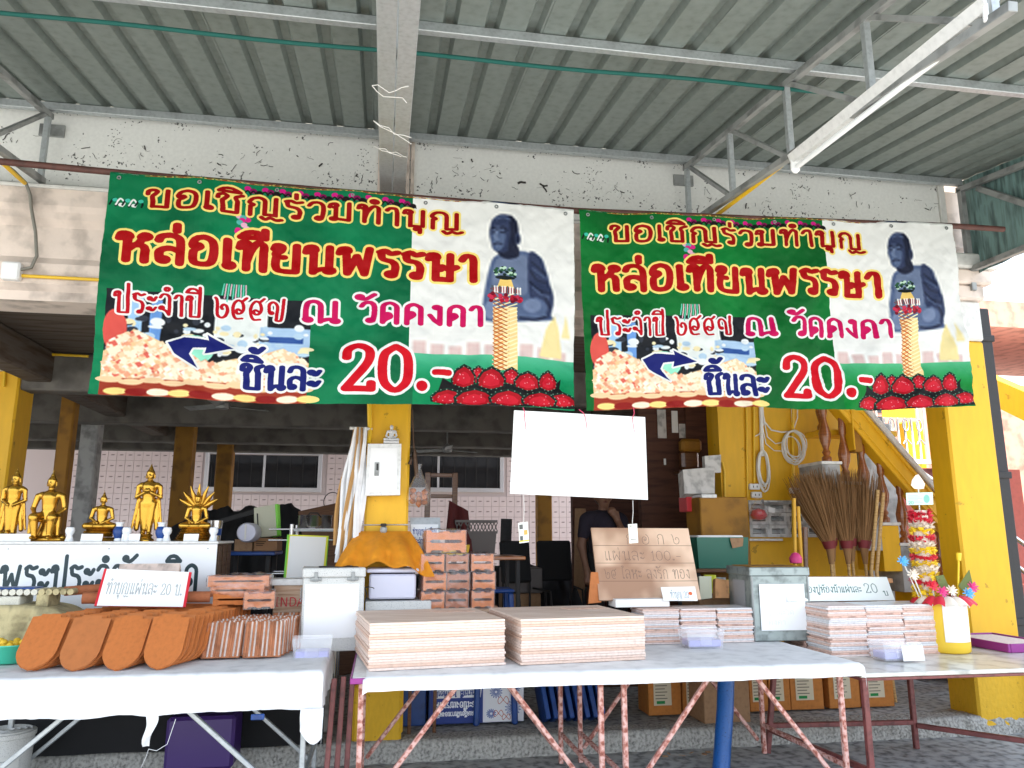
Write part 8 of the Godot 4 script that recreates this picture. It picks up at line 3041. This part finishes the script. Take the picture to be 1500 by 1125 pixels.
# ---------------------------------------------------------------- under the tables
func build_under_tables() -> void:
	var st: SurfaceTool
	# ceramic tile box printed in blue, standing on its head
	var im := blank(768, 340, Color(0.88, 0.89, 0.91))
	var blue := Color(0.08, 0.20, 0.52)
	im.fill_rect(Rect2i(338, 0, 430, 340), blue)
	write(im, "ชนิดเคลือบสีขาวของผนัง", 370, 96, 360, 34, Vector2(3.4, 3.0), Color(0.92, 0.93, 0.95))
	write(im, "กระเบื้องเซรามิค", 370, 178, 360, 48, Vector2(4.6, 4.0), Color(0.92, 0.93, 0.95))
	fill_poly(im, PackedVector2Array([Vector2(358, 210), Vector2(738, 210), Vector2(748, 280), Vector2(348, 280)]), Color(0.90, 0.91, 0.93))
	write(im, "ไดนาสตี้", 368, 268, 160, 36, Vector2(4.4, 3.8), blue)
	write(im, "ไทล์ท็อป", 558, 268, 160, 36, Vector2(4.4, 3.8), blue)
	for f in [[90, 110, 66], [230, 250, 52], [270, 70, 40], [70, 280, 44]]:
		for k in 14:
			var a := TAU * k / 14.0
			var c := Vector2(f[0], f[1])
			stroke(im, smooth([c + Vector2(cos(a), sin(a)) * 12, c + Vector2(cos(a + 0.12), sin(a + 0.12)) * f[2] * 0.7, c + Vector2(cos(a + 0.22), sin(a + 0.22)) * f[2], c + Vector2(cos(a + 0.34), sin(a + 0.34)) * f[2] * 0.7, c + Vector2(cos(a + 0.42), sin(a + 0.42)) * 12]), nib_of(2, 2), Color(0.20, 0.32, 0.62))
	for f in [[170, 180, 34], [210, 70, 30], [145, 40, 26]]:
		for s in [-1.0, 1.0]:
			var c := Vector2(f[0], f[1])
			stroke(im, smooth([c, c + Vector2(s * f[2], -f[2] * 0.9), c + Vector2(s * f[2] * 1.3, 0), c + Vector2(s * f[2] * 0.7, f[2] * 0.9), c]), nib_of(2.4, 2.4), Color(0.72, 0.36, 0.26))
	im.rotate_180()
	var cx := thing("ceramic_box", "blue and white tile box printed with flowers, standing upside down", "carton", Vector3(0.76, 0.127, -0.82))
	st = begin()
	bb(st, Vector3(0.399, 0.145, -1.1), Vector3(1.137, 0.45, -0.825), 0.004)
	wpart("box", st, M.blue, cx)
	st = begin()
	panel(st, Vector3(0.41, 0.445, -0.818), Vector3(1.132, 0.445, -0.818), Vector3(1.132, 0.15, -0.818), Vector3(0.41, 0.15, -0.818), 0.004)
	# seen from the front the print runs left to right
	wpart("printed_face", st, sign_mat("ceramic_face", im, 0.55), cx)
	st = begin()
	bb(st, Vector3(0.205, 0.135, -1.15), Vector3(0.38, 0.497, -0.85), 0.006)
	one("blue_crate", "plain blue crate beside the upside down printed box", "crate", st, M.blue)
	# blue trays leaning in a row
	for k in 8:
		st = begin()
		var x := 1.252 + k * 0.062
		bar(st, Vector3(x + 0.05, 0.142, -0.80), Vector3(x, 0.56, -0.95), 0.036, 0.30, Vector3(0, 0, 1), 0.004)
		var o := one("blue_tray", "flat blue leaning tray, %s from the upside down printed box" % nth(k + 1), "tray", st, M.blue, "blue trays under the table")
		st = begin()
		bar(st, Vector3(x + 0.03, 0.34, -0.717), Vector3(x + 0.012, 0.50, -0.775), 0.018, 0.004, Vector3(0, 0, 1))
		part("white_label", st, M.paper, o)
	# orange cartons on the hall floor
	var xs := [2.154, 2.441, 2.638, 3.016, 3.189, 3.388, 3.718, 4.034, 4.369]
	var cim := blank(128, 160, Color(0.80, 0.76, 0.66))
	for k in 6:
		cim.fill_rect(Rect2i(12, 14 + k * 20, 70 + (k * 17) % 34, 6), Color(0.45, 0.42, 0.38))
	cim.fill_rect(Rect2i(20, 132, 60, 18), Color(0.10, 0.50, 0.25))
	var lm := sign_mat("carton_label", cim, 0.8)
	for k in 8:
		for lv in 2:
			var w: float = minf(xs[k + 1] - xs[k], 0.30) - 0.012
			var h := 0.30 if lv == 0 else 0.20
			var y := 0.142 + lv * 0.305
			var c := thing("orange_carton", "labelled orange carton, %s from the blue trays, %s layer" % [nth(k + 1), ["lower", "upper"][lv]], "carton", Vector3(xs[k] + w * 0.5, y, -0.98), "orange cartons under the tables")
			c.rotation.y = 0.04 * sin(k * 2.3 + lv)
			st = begin()
			box(st, Vector3(0, h * 0.5, 0), Vector3(w, h, 0.26), Basis(), 0.004)
			part("box", st, M.card_orange, c)
			st = begin()
			panel(st, Vector3(-w * 0.34, h * 0.9, 0.133), Vector3(w * 0.2, h * 0.9, 0.133), Vector3(w * 0.2, h * 0.25, 0.133), Vector3(-w * 0.34, h * 0.25, 0.133), 0.002)
			part("label", st, lm, c)
	# blue plastic pipe standing against the table
	st = begin()
	tube(st, [Vector3(2.307, 0.004, 0.137), Vector3(2.41, 0.357, 0.02), Vector3(2.455, 0.644, -0.02)], 0.058, 20)
	one("blue_pipe", "thick scuffed blue plastic pipe standing under the table", "pipe", st, M.blue_pipe)
	# paint pail, purple tub, dark tarp at the left
	var pl := thing("paint_pail", "white plastic paint pail with ridged lid on the ground", "pail", Vector3(-2.25, 0.0, -0.15))
	st = begin()
	lathe(st, [Vector2(0, 0.002), Vector2(0.135, 0.002), Vector2(0.15, 0.33), Vector2(0.158, 0.335), Vector2(0.158, 0.36), Vector2(0.0, 0.36)], 30)
	part("pail", st, M.white_worn, pl)
	for k in 4:
		st = begin()
		lathe(st, [Vector2(0.14 - k * 0.032, 0.36), Vector2(0.136 - k * 0.032, 0.37), Vector2(0.128 - k * 0.032, 0.37), Vector2(0.124 - k * 0.032, 0.36)], 30)
		part("lid_ring", st, M.white_worn, pl)
	im = blank(128, 96, Color(0.80, 0.80, 0.78))
	for k in 5:
		im.fill_rect(Rect2i(14, 14 + k * 16, 90 - (k * 23) % 40, 4), Color(0.62, 0.63, 0.62))
	st = begin()
	sheet(st, 10, 2, func(u, v):
		var a: float = -0.1 + 1.0 * u
		return Vector3(sin(a) * 0.1525, 0.24 - 0.15 * v, cos(a) * 0.1525))
	part("label", st, sign_mat("pail_label", im, 0.6), pl)
	var pt := thing("purple_tub", "dark purple plastic tub on castors under the first table", "tub", Vector3(-1.113, 0.31, -0.1))
	st = begin()
	bb(st, Vector3(-1.3, 0.10, -0.36), Vector3(-0.883, 0.42, -0.06), 0.02)
	wpart("tub", st, M.purple_dark, pt)
	for x in [-1.258, -0.908]:
		st = begin()
		lathe(st, [Vector2(0, -0.012), Vector2(0.03, -0.012), Vector2(0.03, 0.012), Vector2(0, 0.012)], 14, Transform3D(Basis(Vector3(0, 0, 1), PI / 2), Vector3(x, 0.035, -0.10)))
		wpart("castor", st, M.iron_dark, pt)
	st = begin()
	sheet(st, 40, 10, func(u, v): return Vector3(-3.4 + 3.05 * u, 0.145 + (1.0 - v) * 0.55, -0.405 + 0.012 * sin(u * 31.0) + 0.01 * v))
	one("dark_sheet", "dark plastic sheet hanging behind the first table's legs", "sheet", st, M.cloth_black)
	# folded maroon legs leaning at the gap between the tables
	for k in 3:
		st = begin()
		bar(st, Vector3(-0.27 + k * 0.055, 0.004, 0.66 - k * 0.06), Vector3(-0.24 + k * 0.05, 0.74, 0.60 - k * 0.06), 0.03, 0.03, Vector3(0, 0, 1), 0.004)
		one("spare_leg", "dark maroon steel leg leaning between the tables, %s from the first cloth" % nth(k + 1), "table leg", st, M.maroon_leg, "spare table legs")
	# dry leaf litter at the kerb
	for k in 6:
		st = begin()
		var c := Vector3(2.05 + k * 0.07 + 0.02 * sin(k * 5.0), 0.008, -0.26 + 0.03 * cos(k * 3.0))
		box(st, c, Vector3(0.04, 0.003, 0.02), Basis(UP, k * 1.3) * Basis(Vector3.RIGHT, 0.25))
		one("dry_leaf", "dry brown leaf lying at the foot of the kerb", "leaf", st, M.card, "dry leaves at the kerb")
